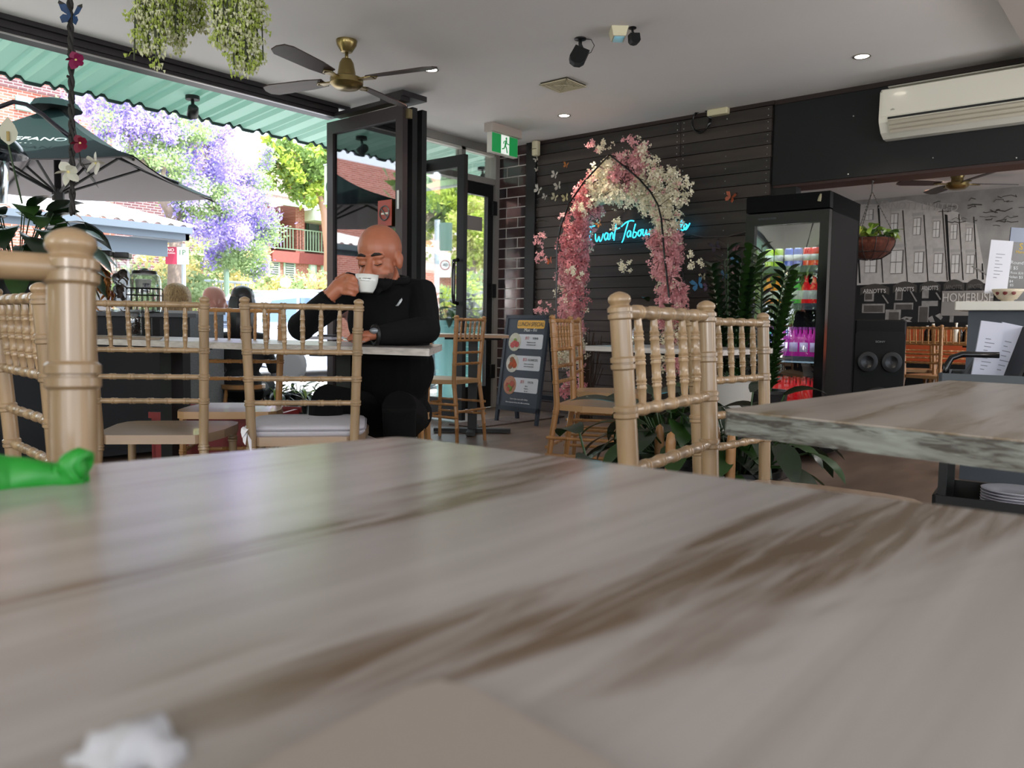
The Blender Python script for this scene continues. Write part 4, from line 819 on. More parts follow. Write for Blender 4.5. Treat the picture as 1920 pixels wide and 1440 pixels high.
gb.add(vs, [(i*(gn+1)+j, (i+1)*(gn+1)+j, (i+1)*(gn+1)+j+1, i*(gn+1)+j+1) for i in range(gn) for j in range(gn)]).build('door_glass', glass('fridge_glass', (.85, .9, .9), .22), fg, True)
MB().bb((-.03, -.035, .68), (-.005, .0, 1.1)).bb((-.03, -.035, .68), (.02, -.0, .7)).bb((-.03, -.035, 1.08), (.02, 0, 1.1)).build('handle', mat('handle_grey', '3c4046', .4), fg)
MB().tube([(FW-.065, -.004, 1.635), (FW-.06, -.004, 1.66), (FW-.055, -.004, 1.68)], [.012, .01, .004], 6).build('bottle_emblem', mat('emblem', '8f8a70', .4), fg)
text('REFRIGERATION', 'lettering', .016, frame((.14, -.001, 1.55), (1, 0, 0), (0, 0, 1)), mat('dim_print', '4a5158', .5), fg, .0004)
MB().bb((.03, .07, .3), (.032, FD-.03, 1.58)).bb((.03, FD-.034, .3), (FW-.03, FD-.03, 1.58)).build('liner', mat('fridge_liner', '14171a', .6), fg)
shelves = [.33, .66, 1.0, 1.24]
for z in shelves: MB().bb((.035, .09, z-.018), (FW-.035, FD-.05, z-.006)).bb((.035, .085, z-.03), (FW-.035, .09, z+.012)).build('shelf', mat('shelf_grey', '5a6670', .4), fg)
ld = bpy.data.lights.new('fridge_light', 'AREA'); lo = bpy.data.objects.new('fridge_light', ld); C.objects.link(lo); ld.shape = 'RECTANGLE'; ld.size = FW*.8; ld.size_y = .1; ld.energy = .9; ld.color = (.85, .95, 1); lo.parent = fg; lo.location = (FW/2, .12, 1.56)
for z in (.9, .58): 
    l2 = lo.copy(); l2.data = ld.copy(); l2.data.energy = .35; C.objects.link(l2); l2.parent = fg; l2.location = (FW/2, .1, z+.06)
MB().bb((.04, .07, 1.565), (FW-.04, .12, 1.58)).build('light_tube', mat('tube_glow', 'e8f6ff', emit=2), fg)
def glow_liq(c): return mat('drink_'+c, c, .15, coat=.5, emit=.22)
def can(label, loc, c, lid='b8bcc0', text_=None, group=None):
    t = thing('drink_can', label, 'can', loc, fg.rotation_euler[2], group)
    MB().lathe([(.022, 0), (.027, .006), (.0275, .01), (.0275, .115), (.024, .126)], seg=14).build('body', glow_liq(c), t, True)
    MB().lathe([(0, .124), (.0235, .124), (.0245, .128)], seg=12).build('lid', mat('alu', lid, .3, .8), t, True)
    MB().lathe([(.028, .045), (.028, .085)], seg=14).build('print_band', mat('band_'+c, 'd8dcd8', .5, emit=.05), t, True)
    return t
Rf = Matrix.Rotation(fg.rotation_euler[2], 4, 'Z')
def fpos(x, y, z): p = Rf @ Vector((x, y, 0)); return (FX0+p.x, FY0+p.y, z)
xs6 = [.175, .24, .305, .365, .425, .475]
cols = [('a9c83a', 'lime-green'), ('9cc030', 'lime-green'), ('4a62b8', 'blue and silver'), ('4660b0', 'blue and silver'), ('d02a2a', 'red'), ('d83028', 'red')]
pos_ = ['leftmost', 'second from left', 'third from left', 'fourth from left', 'second from right', 'rightmost']
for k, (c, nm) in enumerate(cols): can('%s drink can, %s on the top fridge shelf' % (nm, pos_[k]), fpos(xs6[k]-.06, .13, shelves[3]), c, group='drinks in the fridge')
cols2 = [('e07a18', 'orange'), ('e8861c', 'orange'), ('45b848', 'green'), ('3fae46', 'green'), ('d81f28', 'red'), ('e02a30', 'red')]
for k, (c, nm) in enumerate(cols2):
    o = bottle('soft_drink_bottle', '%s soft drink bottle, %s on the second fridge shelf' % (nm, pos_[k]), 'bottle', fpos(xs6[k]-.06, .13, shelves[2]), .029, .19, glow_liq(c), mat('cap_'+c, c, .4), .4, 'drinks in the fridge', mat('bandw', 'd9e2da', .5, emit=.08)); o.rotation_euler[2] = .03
c3 = ['2fa8a0', '4a3fb0', 'a02a98', 'a8288c', 'b02a90', 'a82488']; n3 = ['teal', 'blue-violet', 'purple', 'purple', 'magenta', 'magenta']
for row in range(3):
    for k in range(6):
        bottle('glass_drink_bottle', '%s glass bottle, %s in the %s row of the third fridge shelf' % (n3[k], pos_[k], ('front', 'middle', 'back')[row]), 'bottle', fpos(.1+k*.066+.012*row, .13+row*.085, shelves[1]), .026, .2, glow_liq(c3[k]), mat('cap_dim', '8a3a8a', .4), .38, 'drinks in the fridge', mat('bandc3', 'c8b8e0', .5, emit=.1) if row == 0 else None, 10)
for row in range(3):
    for k in range(6):
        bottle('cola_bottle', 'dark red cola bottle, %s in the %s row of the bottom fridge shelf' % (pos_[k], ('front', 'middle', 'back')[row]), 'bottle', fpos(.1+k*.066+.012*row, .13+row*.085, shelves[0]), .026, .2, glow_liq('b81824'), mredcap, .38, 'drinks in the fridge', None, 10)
# ------------------------------------------------------------------ big black party speaker
q = Vector((-1.713, 6.113, 0.922)); ps = thing('floor_speaker', 'large black party speaker with handle, standing before the back room', 'speaker', (q.x, q.y, 0), YAW-.05)
MB().cbox((-.19, 0, .0), (.19, .3, .925), .02).build('cabinet', mat('speaker_shell', '060607', .6, spec=.2), ps)
MB().plate([(x, -.004, z) for x, z in RX(-.175, .04, .175, .84, 4, .03)], (0, .006, 0)).build('grille', mat('speaker_mesh', '090a0b', .9, noise_amt=.3, scale=200), ps)
for x, z, r in ((-.085, .62, .075), (.085, .62, .075), (0, .3, .14)): MB().lathe([(r, .0), (r*.93, .01), (r*.4, -.006), (0, .002)], (x, -.008, z), 24, Matrix.Rotation(PI/2, 4, 'X')).build('driver', mat('driver_cone', '1c1d20', .5), ps, True)
MB().tube([(-.2, .1, .84), (-.215, .1, .8), (-.215, .1, .5), (-.215, .1, .2)], [.016, .014, .01, .01], 8).build('side_handle', mat('handle_green_grey', '4e5a55', .4), ps, True)
text('SONY', 'maker_badge', .02, frame((.0, -.006, .765), (1, 0, 0), (0, 0, 1)), MATS['screw_steel'], ps, .001, sx=1.3)
# ------------------------------------------------------------------ trolley with menus and plates
tq = Vector((-0.729, 3.375, 0.674)); tr = thing('serving_trolley', 'black three-tier trolley behind the right table', 'trolley', (tq.x, tq.y, 0), .12); TW, TD = .95, .42
for z, nm in ((.60, 'tray'), (.13, 'tray')):
    m_ = mat('trolley_grey', '4a4f55', .5) if z > .5 else mblack
    MB().bb((0, 0, z), (TW, TD, z+.012)).bb((0, 0, z), (.012, TD, z+.085)).bb((TW-.012, 0, z), (TW, TD, z+.085)).bb((0, 0, z), (TW, .012, z+.085)).bb((0, TD-.012, z), (TW, TD, z+.085)).build(nm, m_, tr)
MB().bb((0, 0, .40), (TW, TD, .41)).bb((0, 0, .41), (TW, .012, .46)).bb((0, 0, .41), (.012, TD, .46)).bb((0, TD-.012, .41), (TW, TD, .46)).build('tray', mblack, tr)
for x, y in ((.03, .03), (TW-.03, .03), (.03, TD-.03), (TW-.03, TD-.03)):
    MB().bb((x-.014, y-.014, .05), (x+.014, y+.014, .68)).build('post', mblack, tr)
    MB().lathe([(.025, -.012), (.025, .012)], (x, y, .025), 12, Matrix.Rotation(PI/2, 4, 'X')).build('caster', mblackgloss, tr)
MB().tube([(.02, .04, .66), (.02, .05, .71), (.035, .06, .742), (.07, .08, .757), (.19, .1, .757)], .012, 8).build('handle', mblackgloss, tr, True)
def tloc(x, y, z): p = Matrix.Rotation(.12, 4, 'Z') @ Vector((x, y, 0)); return (tq.x+p.x, tq.y+p.y, z)
mpap = mat('paper_lilac', 'c6c7d6', .7); 
def sheet(name, label, cat, loc, w_, h_, m, tilt, rz, th=.003, lines=0, group=None):
    t = thing(name, label, cat, loc, rz, group); Mt = Matrix.Rotation(tilt, 4, 'Y')
    MB(Mt).bb((-w_/2, -th, 0), (w_/2, th, h_)).build('sheet', m, t)
    for j in range(lines): MB(Mt).bb((-w_*.2, -th-.001, h_*(.3+.5*j/lines)), (-w_*.2+w_*.45*((j*7) % 5+3)/8, -th, h_*(.3+.5*j/lines)+.003)).build('print_line', mat('line_grey', '7b7c88', .8), t)
    return t
sheet('paper_menu', 'white printed menu sheet standing leftmost in the trolley tray', 'menu', tloc(.13, .2, .615), .09, .27, mpap, .12, YAW-.1, lines=9, group='menus in the trolley tray')
sheet('paper_menu', 'white printed menu sheet leaning second from left in the trolley tray', 'menu', tloc(.18, .24, .615), .09, .265, mpap, .2, YAW-.1, lines=7, group='menus in the trolley tray')
for k in range(6): sheet('menu_folder', 'black menu folder, %s of the leaning row in the trolley' % ('first', 'second', 'third', 'fourth', 'fifth', 'last')[k], 'folder', tloc(.215+.015*k, .2+.01*k, .615), .012, .262-.004*k, mat('folder_black', '121214', .5) if k % 2 == 0 else mat('folder_edge', '1f1c1c', .5), .3+.01*k, YAW-.1, .06, group='black menu folders')
sheet('grey_folder', 'pale lilac-grey folder at the right end of the trolley tray', 'folder', tloc(.47, .26, .615), .3, .235, mat('folder_lilac', '8e93a8', .6), .3, YAW, .004)
for k, x_ in enumerate((.30, .35)):
    tag(MB().tube([tloc(x_, .06, .612), tloc(x_, .07, .70), tloc(x_+.03, .08, .745), tloc(x_+.09, .09, .765), tloc(x_+.3, .1, .768), tloc(x_+.4, .1, .70), tloc(x_+.4, .1, .612)], .011, 8).build('wire_rack', mblackgloss, None, True), ['outer', 'inner'][k]+' black looped rack arm rising from the trolley tray', 'rack', 'looped rack arms')
sheet('file_divider', 'grey perforated file divider in the trolley, left of the white menus', 'file', tloc(.09, .25, .612), .1, .11, mat('divider', '5b5f63', .6, noise_amt=.4, scale=300), .5, YAW, .01)
pc = tloc(.27, .16, .145)
for k in range(8):
    t = thing('dinner_plate', 'white dinner plate, %s of the stack on the lower trolley tray' % ('lowest', 'second from bottom', 'third from bottom', 'fourth from bottom', 'fifth from bottom', 'third from top', 'second from top', 'topmost')[k], 'plate', (pc[0], pc[1], pc[2]+.011*k), 0, 'plates stacked on the trolley')
    MB().lathe([(0, .0), (.07, .0), (.082, .006), (.118, .02), (.12, .0225), (.116, .0225), (.08, .0085), (.068, .004), (0, .004)], seg=36).build('dish', mat('china', 'c9c6cf', .2), t, True)
# things on the bar counter
bq = Vector((-1.036, 5.182, 0.989))
def bpos(x, y): return (bq.x+x, bq.y+y, 1.016)
t = thing('chalk_menu', 'tall black chalk price board leaning on the bar counter', 'sign', bpos(.2, .1), YAW-.12); mchalk = mat('chalk_white', 'c8ccd0', .8); mchy = mat('chalk_yellow', 'c9a83a', .8)
MB(Matrix.Rotation(.06, 4, 'Y')).bb((0, -.008, 0), (.3, .008, .42)).build('board', mat('chalkboard', '1b1d22', .3), t)
MB(Matrix.Rotation(.06, 4, 'Y')).bb((-.004, -.01, .34), (.3, -.006, .42)).build('holder', mat('holder_blue', '4a5a78', .3), t)
for s_, x, z, sz, m_ in (('S', .06, .315, .05, mchy), ('Menu', .06, .285, .022, mchy), ('Round', .05, .225, .026, mchalk), ('E $5', .035, .195, .026, mchalk), ('Rose $20', .055, .168, .018, mchalk), ('Halen $5', .05, .145, .022, mchalk), ('$4', .03, .12, .02, mchalk), ('$5', .035, .098, .02, mchalk), ('LM $4', .045, .06, .026, mchalk), ('Vit $5', .045, .035, .024, mchalk)):
    text(s_, 'chalk_lettering', sz, Matrix.Rotation(.06, 4, 'Y') @ frame((x, -.0085, z), (1, 0, 0), (0, 0, 1)), m_, t, .0004)
pl_ = sheet('price_list', 'white printed price list on a thin dark stand on the bar counter', 'paper', bpos(.172, .05), .12, .30, mat('paper_white', 'cfd0da', .7), .07, YAW-.1, .001, 8)
for c_ in pl_.children: c_.location.z = .045
MB().bb((-.006, -.006, 0), (.006, .006, .06)).build('stand', mblack, pl_)
t = thing('china_bowl', 'cream bowl with dark red motifs at the counter edge', 'bowl', bpos(.245, -.03))
MB().lathe([(.03, 0), (.032, .008), (.045, .012), (.072, .05), (.08, .066), (.076, .066), (.066, .045), (.03, .012)], seg=28).build('bowl', mat('bowl_cream', 'c8bca6', .3), t, True)
for a_ in (-2.2, -1.6, -1.0): MB().ball((.069*math.cos(a_), .069*math.sin(a_), .045), (.012, .004, .012), 8, 6, (0, 0, a_+PI/2)).build('motif', mat('motif_red', '6a1c1c', .5), t)
# jars on the service counter
mjar = mat('jar_glass', 'e8f0ee', .03, trans=.97); mjar.node_tree.nodes['Principled BSDF'].inputs['IOR'].default_value = 1.12
mlid = mat('jar_lid', '2a2524', .35)
def sqjar(label, loc, w_, h_, fill, rz=YAW+.2):
    t = thing('square_jar', label, 'jar', loc, rz); r = w_/2
    MB().cbox((-r, -r, 0), (r, r, h_), .012).build('glass', glass('jar_clear', (.9, .93, .93), .06), t)
    MB().cbox((-r*.92, -r*.92, h_), (r*.92, r*.92, h_+.035), .01).build('lid', mlid, t)
    Rj = random.Random(int(h_*1000)+int(w_*100)+fill)
    for k in range(44):
        a = Rj.uniform(0, 6.3); s_ = Rj.uniform(.024, .036); c = Vector((Rj.uniform(-r*.5, r*.5), -r*.75+Rj.uniform(0, .03), .03+.2*k/44)); rot = Euler((PI/2+Rj.uniform(-.6, .6), Rj.uniform(-.5, .5), a)).to_matrix().to_4x4()
        if fill == 0:
            MB(Matrix.Translation(c) @ rot).lathe([(0, -.002), (s_*.86, -.002), (s_*.86, .002), (0, .002)], seg=14).build('slice', mat('orange_flesh', '9a4a1c', .5, noise_amt=.4, scale=50), t)
            MB(Matrix.Translation(c) @ rot).lathe([(s_*.86, -.003), (s_, -.003), (s_, .003), (s_*.86, .003), (s_*.86, -.003)], seg=14).build('peel_ring', mat('peel', 'c07a3a', .5), t)
        else:
            MB(Matrix.Translation(c) @ rot).lathe([(s_*.86, -.012), (s_, -.012), (s_, .012), (s_*.86, .012), (s_*.86, -.012)], seg=14).build('ring', mat('dried_ring', '463a32', .6), t)
            MB(Matrix.Translation(c) @ rot).lathe([(0, -.008), (s_*.86, -.008)], seg=12).build('slice', mat('dried_core', '191414', .8), t)
    return t
zc = .887
sqjar('tall square glass jar of dried orange slices on the service counter', (-5.035, 2.119, 0.965)[:2]+(zc,), .115, .33, 0)
sqjar('tall square glass jar of dark dried rings on the service counter', (-5.005, 2.211, 0.968)[:2]+(zc,), .1, .325, 1)
sqjar('tall square glass jar mostly hidden behind the big chair post', (-5.257, 2.128, 0.968)[:2]+(zc,), .115, .37, 0)
t = thing('cookie_jar', 'wide round glass jar holding a white tub, with dark lid', 'jar', (-5.003, 2.344, 0.973)[:2]+(zc,))
MB().lathe([(.085, 0), (.095, .02), (.096, .2), (.085, .23), (.065, .245)], seg=28).build('glass', MATS['jar_clear'], t, True)
MB().lathe([(.0, .275), (.02, .272), (.03, .262), (.07, .258), (.074, .25), (.074, .238), (.0, .238)], seg=24).build('lid', mlid, t, 'auto')
MB().lathe([(.04, .12), (.047, .2), (.05, .2), (.05, .207), (0, .207)], (-.02, 0, 0), 20).build('paper_tub', mwhite, t, True)
MB().lathe([(.02, .13), (.022, .18), (0, .182)], (.04, -.01, 0), 14).build('dark_tin', mat('tin_blue', '232a3a', .3), t, True)
wr = thing('wire_basket', 'black wire grid basket on the counter beside the jars', 'basket', (-4.730, 2.203, 0.918)[:2]+(zc,), YAW+.2); b = MB()
for k in range(7): x = -.09+.03*k; b.tube([(x, 0, 0), (x, 0, .14)], .0025, 4); b.tube([(x, .1, 0), (x, .1, .14)], .0025, 4)
for z in (.0, .05, .1, .14): b.tube([(-.09, 0, z), (.09, 0, z), (.09, .1, z), (-.09, .1, z), (-.09, 0, z)], .003, 4)
b.build('grid', mblack, wr)
t = thing('bean_jar', 'glass jar of coffee beans standing on the man\'s table behind the wooden-seated chair', 'jar', (-4.541, 2.061, 0.755))
MB().lathe([(.036, .0), (.04, .006), (.04, .115), (.034, .13)], seg=20).build('glass', MATS['jar_clear'], t, True)
MB().lathe([(.036, .128), (.037, .14), (0, .142)], seg=16).build('lid', mat('lid_clear', '7a7f80', .3), t, True)
b = MB(); Rj = random.Random(9)
for k in range(260): a = Rj.uniform(0, 6.3); rr = .036*Rj.random()**.3; b.ball((rr*math.cos(a), rr*math.sin(a), Rj.uniform(.006, .1)), (.006, .004, .003), 5, 4, (Rj.random()*3, Rj.random()*3, 0))
b.build('beans', mat('coffee_bean', '2b1a12', .4), t, kind='stuff')
t = thing('menu_holder', 'black upright menu block on the left part of the man\'s table', 'menu', (-4.390, 2.089, 0.755), YAW-.4); MB().cbox((-.035, -.03, 0), (.035, .03, .1), .004).build('block', mblack, t); MB().bb((-.01, -.033, .08), (.0, -.03, .1)).build('tab', mat('tab_blue', '3a4a8a', .5), t)
tag(MB().plate([(-3.696, 1.502, 0.756), (-3.371, 1.641, 0.756), (-3.784, 1.857, 0.756), (-4.165, 1.698, 0.756)], (0, 0, .003)).build('placemat', mat('kraft', '8a745e', .8)), 'brown kraft placemat on the left part of the long table', 'placemat')
# red crate behind the chair
q = Vector((-3.745, 2.173, 0.410)); t = thing('red_crate', 'dark red crate on the floor beyond the brown chair', 'crate', (q.x, q.y, 0), .6); mrc = mat('crate_red', '7a1518', .5)
for a_, b_ in (((-.3, -.2, 0), (-.28, .2, .38)), ((.28, -.2, 0), (.3, .2, .38)), ((-.3, -.2, 0), (.3, -.18, .38)), ((-.3, .18, 0), (.3, .2, .38)), ((-.3, -.2, 0), (.3, .2, .02))): MB().bb(a_, b_).build('side', mrc, t)
MB().bb((-.31, -.21, .36), (.31, -.2, .39)).bb((-.31, .2, .36), (.31, .21, .39)).build('rim', mrc, t)
# near table: napkin card, tissue, green wrapper
t = thing('paper_napkin', 'plain beige paper corner lying nearest to us on the foreground table', 'napkin', (-0.112, 0.120, 0.750)); o = t.location
pA, pB, pC = Vector((-0.135, 0.134, 0.753)), Vector((-0.131, 0.084, 0.753)), Vector((-0.083, 0.127, 0.753)); 
A_ = pA; d1_, d2_ = (pB-pA).normalized(), (pC-pA).normalized()
pts = [A_+d1_*.10, A_+d1_*.012, A_+(d1_+d2_)*.0035, A_+d2_*.012, A_+d2_*.10, A_+(d1_+d2_)*.10]
MB().plate([p-o for p in pts], (0, 0, .003)).build('sheet', mat('napkin_beige', '877d76', .85), t)
def lumpy(path, rads, seg=18, amp=.25, f=30, seed=0, sub=6, zf=1.0):
    pts, rr = [], []
    for i in range(len(path)-1):
        for k in range(sub): u = k/sub; pts.append(Vector(path[i]).lerp(Vector(path[i+1]), u)); rr.append(rads[i]*(1-u)+rads[i+1]*u)
    pts.append(Vector(path[-1])); rr.append(rads[-1]); b = MB().tube(pts, rr, seg)
    for i, v in enumerate(b.v):
        c = pts[min(i//seg, len(pts)-1)]; n_ = noise.noise(Vector((v.x*f, v.y*f, v.z*f+seed))); d = (v-c)*(1+amp*n_); d.z *= zf; b.v[i] = c+d
    return b
gz = .766
lumpy([(-0.498, 0.121, 0.750), (-0.481, 0.136, 0.753), (-0.480, 0.150, 0.753), (-0.474, 0.162, 0.753), (-0.472, 0.170, 0.753), (-0.467, 0.174, 0.754), (-0.465, 0.176, 0.757), (-0.462, 0.179, 0.759), (-0.460, 0.180, 0.758), (-0.459, 0.181, 0.758)], [.018, .013, .0105, .0095, .0088, .0085, .0095, .0085, .006, .001], 20, .55, 55, 3).build('green_wrapper', mat('plastic_green', '0d7a1c', .5, coat=.05), None, True)
tag(bpy.data.objects['green_wrapper'], 'bright green crumpled wrapper on the left edge of the foreground table', 'wrapper')
tag(lumpy([(-0.171, 0.063, 0.746), (-0.166, 0.067, 0.749), (-0.161, 0.072, 0.750), (-0.155, 0.076, 0.750), (-0.153, 0.079, 0.748)], [.003, .0055, .0065, .005, .001], 16, .9, 160, 9).build('crumpled_tissue', mat('tissue', '9d9da2', .8), None, True), 'crumpled white tissue at the bottom left of the foreground table', 'tissue')
# ------------------------------------------------------------------ printed mural on the back room wall (flat print)
MY = BY-.004
def mpoly(b, pts, dy=0): b.plate([(x, MY-dy, z) for x, z in pts], (0, .002, 0))
def q4(a, c, skew=0): (x0, z0), (x1, z1) = a, c; return [(x0, z0), (x0, z1), (x1, z1), (x1, z0)]
mm = {k: mat('mural_'+k, c, .85, noise_amt=n, scale=s) for k, c, n, s in (('brick', 'c9c4c0', .12, 22), ('pale', 'e6e3e0', .1, 8), ('ink', '1d1c1e', .2, 8), ('grey', '77736f', .2, 10), ('street', '55514f', .2, 10))}
b = MB(); mpoly(b, [(-3.27, 2.38), (-2.95, 2.35), (-2.64, 2.38), (-2.26, 2.24), (-2.09, 2.19), (-2.05, 2.09), (-1.91, 2.05), (-1.77, 1.38), (-3.38, 1.39)], .0); b.build('printed_facade', mm['brick'], bw)
b = MB()
for p in ([(-3.22, 2.38), (-3.20, 2.38), (-3.11, 1.42), (-3.13, 1.42)], [(-2.96, 2.34), (-2.94, 2.34), (-2.85, 1.42), (-2.86, 1.42)], [(-2.68, 2.26), (-2.67, 2.26), (-2.58, 1.42), (-2.59, 1.42)], [(-2.45, 2.19), (-2.44, 2.19), (-2.36, 1.42), (-2.37, 1.42)], [(-2.26, 2.24), (-2.25, 2.24), (-2.16, 1.43), (-2.17, 1.43)], [(-2.23, 2.18), (-2.20, 2.17), (-2.13, 1.43), (-2.15, 1.43)], [(-2.09, 2.17), (-2.08, 2.17), (-2.00, 1.43), (-2.01, 1.43)], [(-1.94, 2.13), (-1.93, 2.13), (-1.86, 1.44), (-1.87, 1.44)], [(-1.83, 1.61), (-1.82, 1.61), (-1.80, 1.43), (-1.82, 1.43)]): mpoly(b, p, .003)
b.build('printed_downpipes', mm['ink'], bw)
bd, bl, bg_, lin = MB(), MB(), MB(), MB()
for a_, c_ in (((-3.09, 2.30), (-3.00, 2.17)), ((-2.80, 2.23), (-2.72, 2.00)), ((-2.55, 2.16), (-2.47, 1.96)), ((-2.34, 2.11), (-2.27, 1.92)), ((-2.16, 2.06), (-2.09, 1.89)), ((-2.00, 2.01), (-1.94, 1.86)), ((-3.07, 1.71), (-2.93, 1.54)), ((-2.78, 1.80), (-2.64, 1.52)), ((-2.52, 1.77), (-2.42, 1.52)), ((-2.31, 1.74), (-2.22, 1.51)), ((-2.13, 1.72), (-2.05, 1.51)), ((-1.98, 1.71), (-1.90, 1.50))):
    (x0, z1), (x1, z0) = a_, c_; mpoly(bd, q4((x0, z0), (x1, z1)), .003); w_, h_ = x1-x0, z1-z0
    mpoly(bl, q4((x0+.01*w_, z0+.03*h_), (x1-.13*w_, z1-.03*h_)), .005); mpoly(bd, q4((x0, z0+.48*h_), (x1-.1*w_, z0+.51*h_)), .008); mpoly(lin, q4((x0-.25*w_, z1+.03*h_+.02), (x1+.2*w_, z1+.14*h_+.03)), .003)
    mpoly(bg_, q4((x0+w_*.41, z0+.04*h_), (x0+w_*.41+.004, z1-.05*h_)), .007)
bd.build('printed_window_frames', mm['grey'], bw); bl.build('printed_window_panes', mm['pale'], bw); bg_.build('printed_glazing_bars', mm['grey'], bw); lin.build('printed_lintels', mat('mural_lintel', 'b3b0ad', .85), bw)
b = MB(); mpoly(b, [(-3.38, 1.39), (-2.23, 1.42), (-1.68, 1.38), (-0.99, 1.37), (-0.97, 0.95), (-3.36, 0.92)], .004); b.build('printed_van_row', mm['ink'], bw)
b = MB()
for x0, x1, yy in ((290, 580, 1290), (612, 852, 1265), (882, 1095, 1255), (1120, 1330, 1250), (1345, 1520, 1240)): pass
arcs = [((-3.11, 1.33), (-2.78, 1.38)), ((-2.74, 1.34), (-2.48, 1.40)), ((-2.45, 1.36), (-2.23, 1.40)), ((-2.20, 1.36), (-1.99, 1.41)), ((-1.97, 1.37), (-1.80, 1.41))]
for k, ((x0, z0), (x1, z1)) in enumerate(arcs):
    n = 8; topa = [(x0+(x1-x0)*i/n, z1-.02+.05*math.sin(PI*i/n)) for i in range(n+1)]; bot = [(x, z-.085) for x, z in reversed(topa)]; mpoly(b, topa+bot, .008)
    text("ARNOTT'S", 'printed_lettering', .07, frame(((x0+x1)/2, MY-.012, (z0+z1)/2-.035), (1, 0, 0), (0, 0, 1)), mm['pale'] if k < 3 else mm['grey'], bw, .0004, fit=(x1-x0)*.78)
b.build('printed_van_signs', mat('mural_sign', '45423f', .85), bw)
b = MB(); g = MB()
for a_, c_ in (((-3.06, 1.31), (-2.95, 1.20)), ((-2.71, 1.33), (-2.63, 1.21)), ((-2.42, 1.34), (-2.35, 1.23)), ((-3.08, 1.17), (-2.82, 1.06)), ((-2.72, 1.18), (-2.51, 1.10)), ((-2.42, 1.20), (-2.25, 1.14)), ((-2.81, 1.10), (-2.64, 0.93)), ((-2.45, 1.14), (-2.34, 0.93)), ((-2.12, 1.09), (-2.08, 0.94))):
    mpoly(b, q4((a_[0], c_[1]), (c_[0], a_[1])), .007)
for a_, c_ in (((-3.05, 1.29), (-2.97, 1.22)), ((-2.69, 1.32), (-2.64, 1.22)), ((-3.06, 1.15), (-2.84, 1.07)), ((-2.70, 1.16), (-2.52, 1.10)), ((-2.77, 1.07), (-2.66, 0.93)), ((-2.44, 1.13), (-2.35, 0.93))): mpoly(g, q4((a_[0], c_[1]), (c_[0], a_[1])), .009)
for a_, c_ in (((-2.64, 0.99), (-2.51, 1.01)), ((-2.35, 1.00), (-2.26, 0.93)), ((-2.27, 1.03), (-2.19, 1.01)), ((-2.62, 0.97), (-2.48, 0.93))): mpoly(b, [a_, (a_[0]+.05, a_[1]+.03), (c_[0], c_[1]), (c_[0]-.02, c_[1]-.03)], .010)
for a_, c_ in (((-2.86, 1.27), (-2.79, 1.17)), ((-2.55, 1.31), (-2.48, 1.19)), ((-2.28, 1.29), (-2.23, 1.21)), ((-1.93, 1.58), (-1.77, 1.48))): mpoly(b, [a_, (a_[0]+.012, a_[1]+.008), (c_[0]+.012, c_[1]+.008), c_], .010)
b.build('printed_van_bodies', mat('mural_van', '9a9794', .85, noise_amt=.3, scale=15), bw); g.build('printed_radiators', mm['street'], bw)
b = MB(); a_, c_ = (-2.21, 1.03), (-1.67, 1.31); mpoly(b, q4(a_, c_), .014); b.build('printed_station_board', mat('mural_board', '8d8884', .85), bw)
text('HOMEBUSH', 'printed_lettering', .14, frame(((a_[0]+c_[0])/2, MY-.019, (-1.94, 1.23)[1]), (1, 0, 0), (0, 0, 1)), mat('mural_letter', 'c9c4bf', .8), bw, .002, fit=(-1.68, 1.23)[0]-(-2.20, 1.23)[0])
text('ARNOTT LIMITED', 'printed_lettering', .12, frame(((-2.52, 2.27)[0], MY-.004, (-2.53, 2.29)[1]), (1, 0, -.12), (0, 0, 1)), mat('mural_faint', 'b5b1ae', .85), bw, .0004, sx=.9)
R_ = random.Random(8); b = MB()
for k in range(70):
    x = R_.uniform(-2.4, -.6); z = R_.uniform(1.75, 2.35)
    if z < 1.95+.1*abs(x+1.4) and x < -1.5: continue
    p = [(x+.03*j*R_.uniform(.6, 1.6), MY-.004, z+R_.uniform(-.02, .02)) for j in range(R_.randint(3, 7))]; b.tube(p, R_.uniform(.002, .006), 4)
b.build('printed_handwriting', mat('mural_scrawl', '4e4a48', .85), bw)
# ------------------------------------------------------------------ awning outside
mawn = mat('awning_mint', 'b2cfc6', .55, translucent=.25); 
b = MB(); yy = -6.0; prof = []
while yy < 7.6:
    prof += [(yy, 0), (yy+.028, .03), (yy+.062, .03), (yy+.09, 0), (yy+.10, 0), (yy+.128, .03), (yy+.162, .03), (yy+.19, 0), (yy+.30, 0)]; yy += .30
x0, x1, z0, z1 = -6.75, XA-.15, 2.605, 2.70; vs = [(x0, y, z0+z) for y, z in prof]+[(x1, y, z1+z) for y, z in prof]; n = len(prof)
b.add(vs, [(i, i+1, n+i+1, n+i) for i in range(n-1)]); b.add([(x, y, z+.006) for x, y, z in vs], [(i, n+i, n+i+1, i+1) for i in range(n-1)])
aw = tag(b.build('awning', mawn), 'mint-green corrugated metal awning running along outside above the opening', 'awning')
b = MB(); vs = [(x0-.012, y, z0+z-.022) for y, z in prof]+[(x0-.012, y, z0+z+.014) for y, z in prof]; b.add(vs, [(i, i+1, n+i+1, n+i) for i in range(n-1)]); b.add([(x+.02, y, z) for x, y, z in vs], [(i, n+i, n+i+1, i+1) for i in range(n-1)]); b.build('edge_trim', mat('awning_edge', '1d3230', .6), aw)
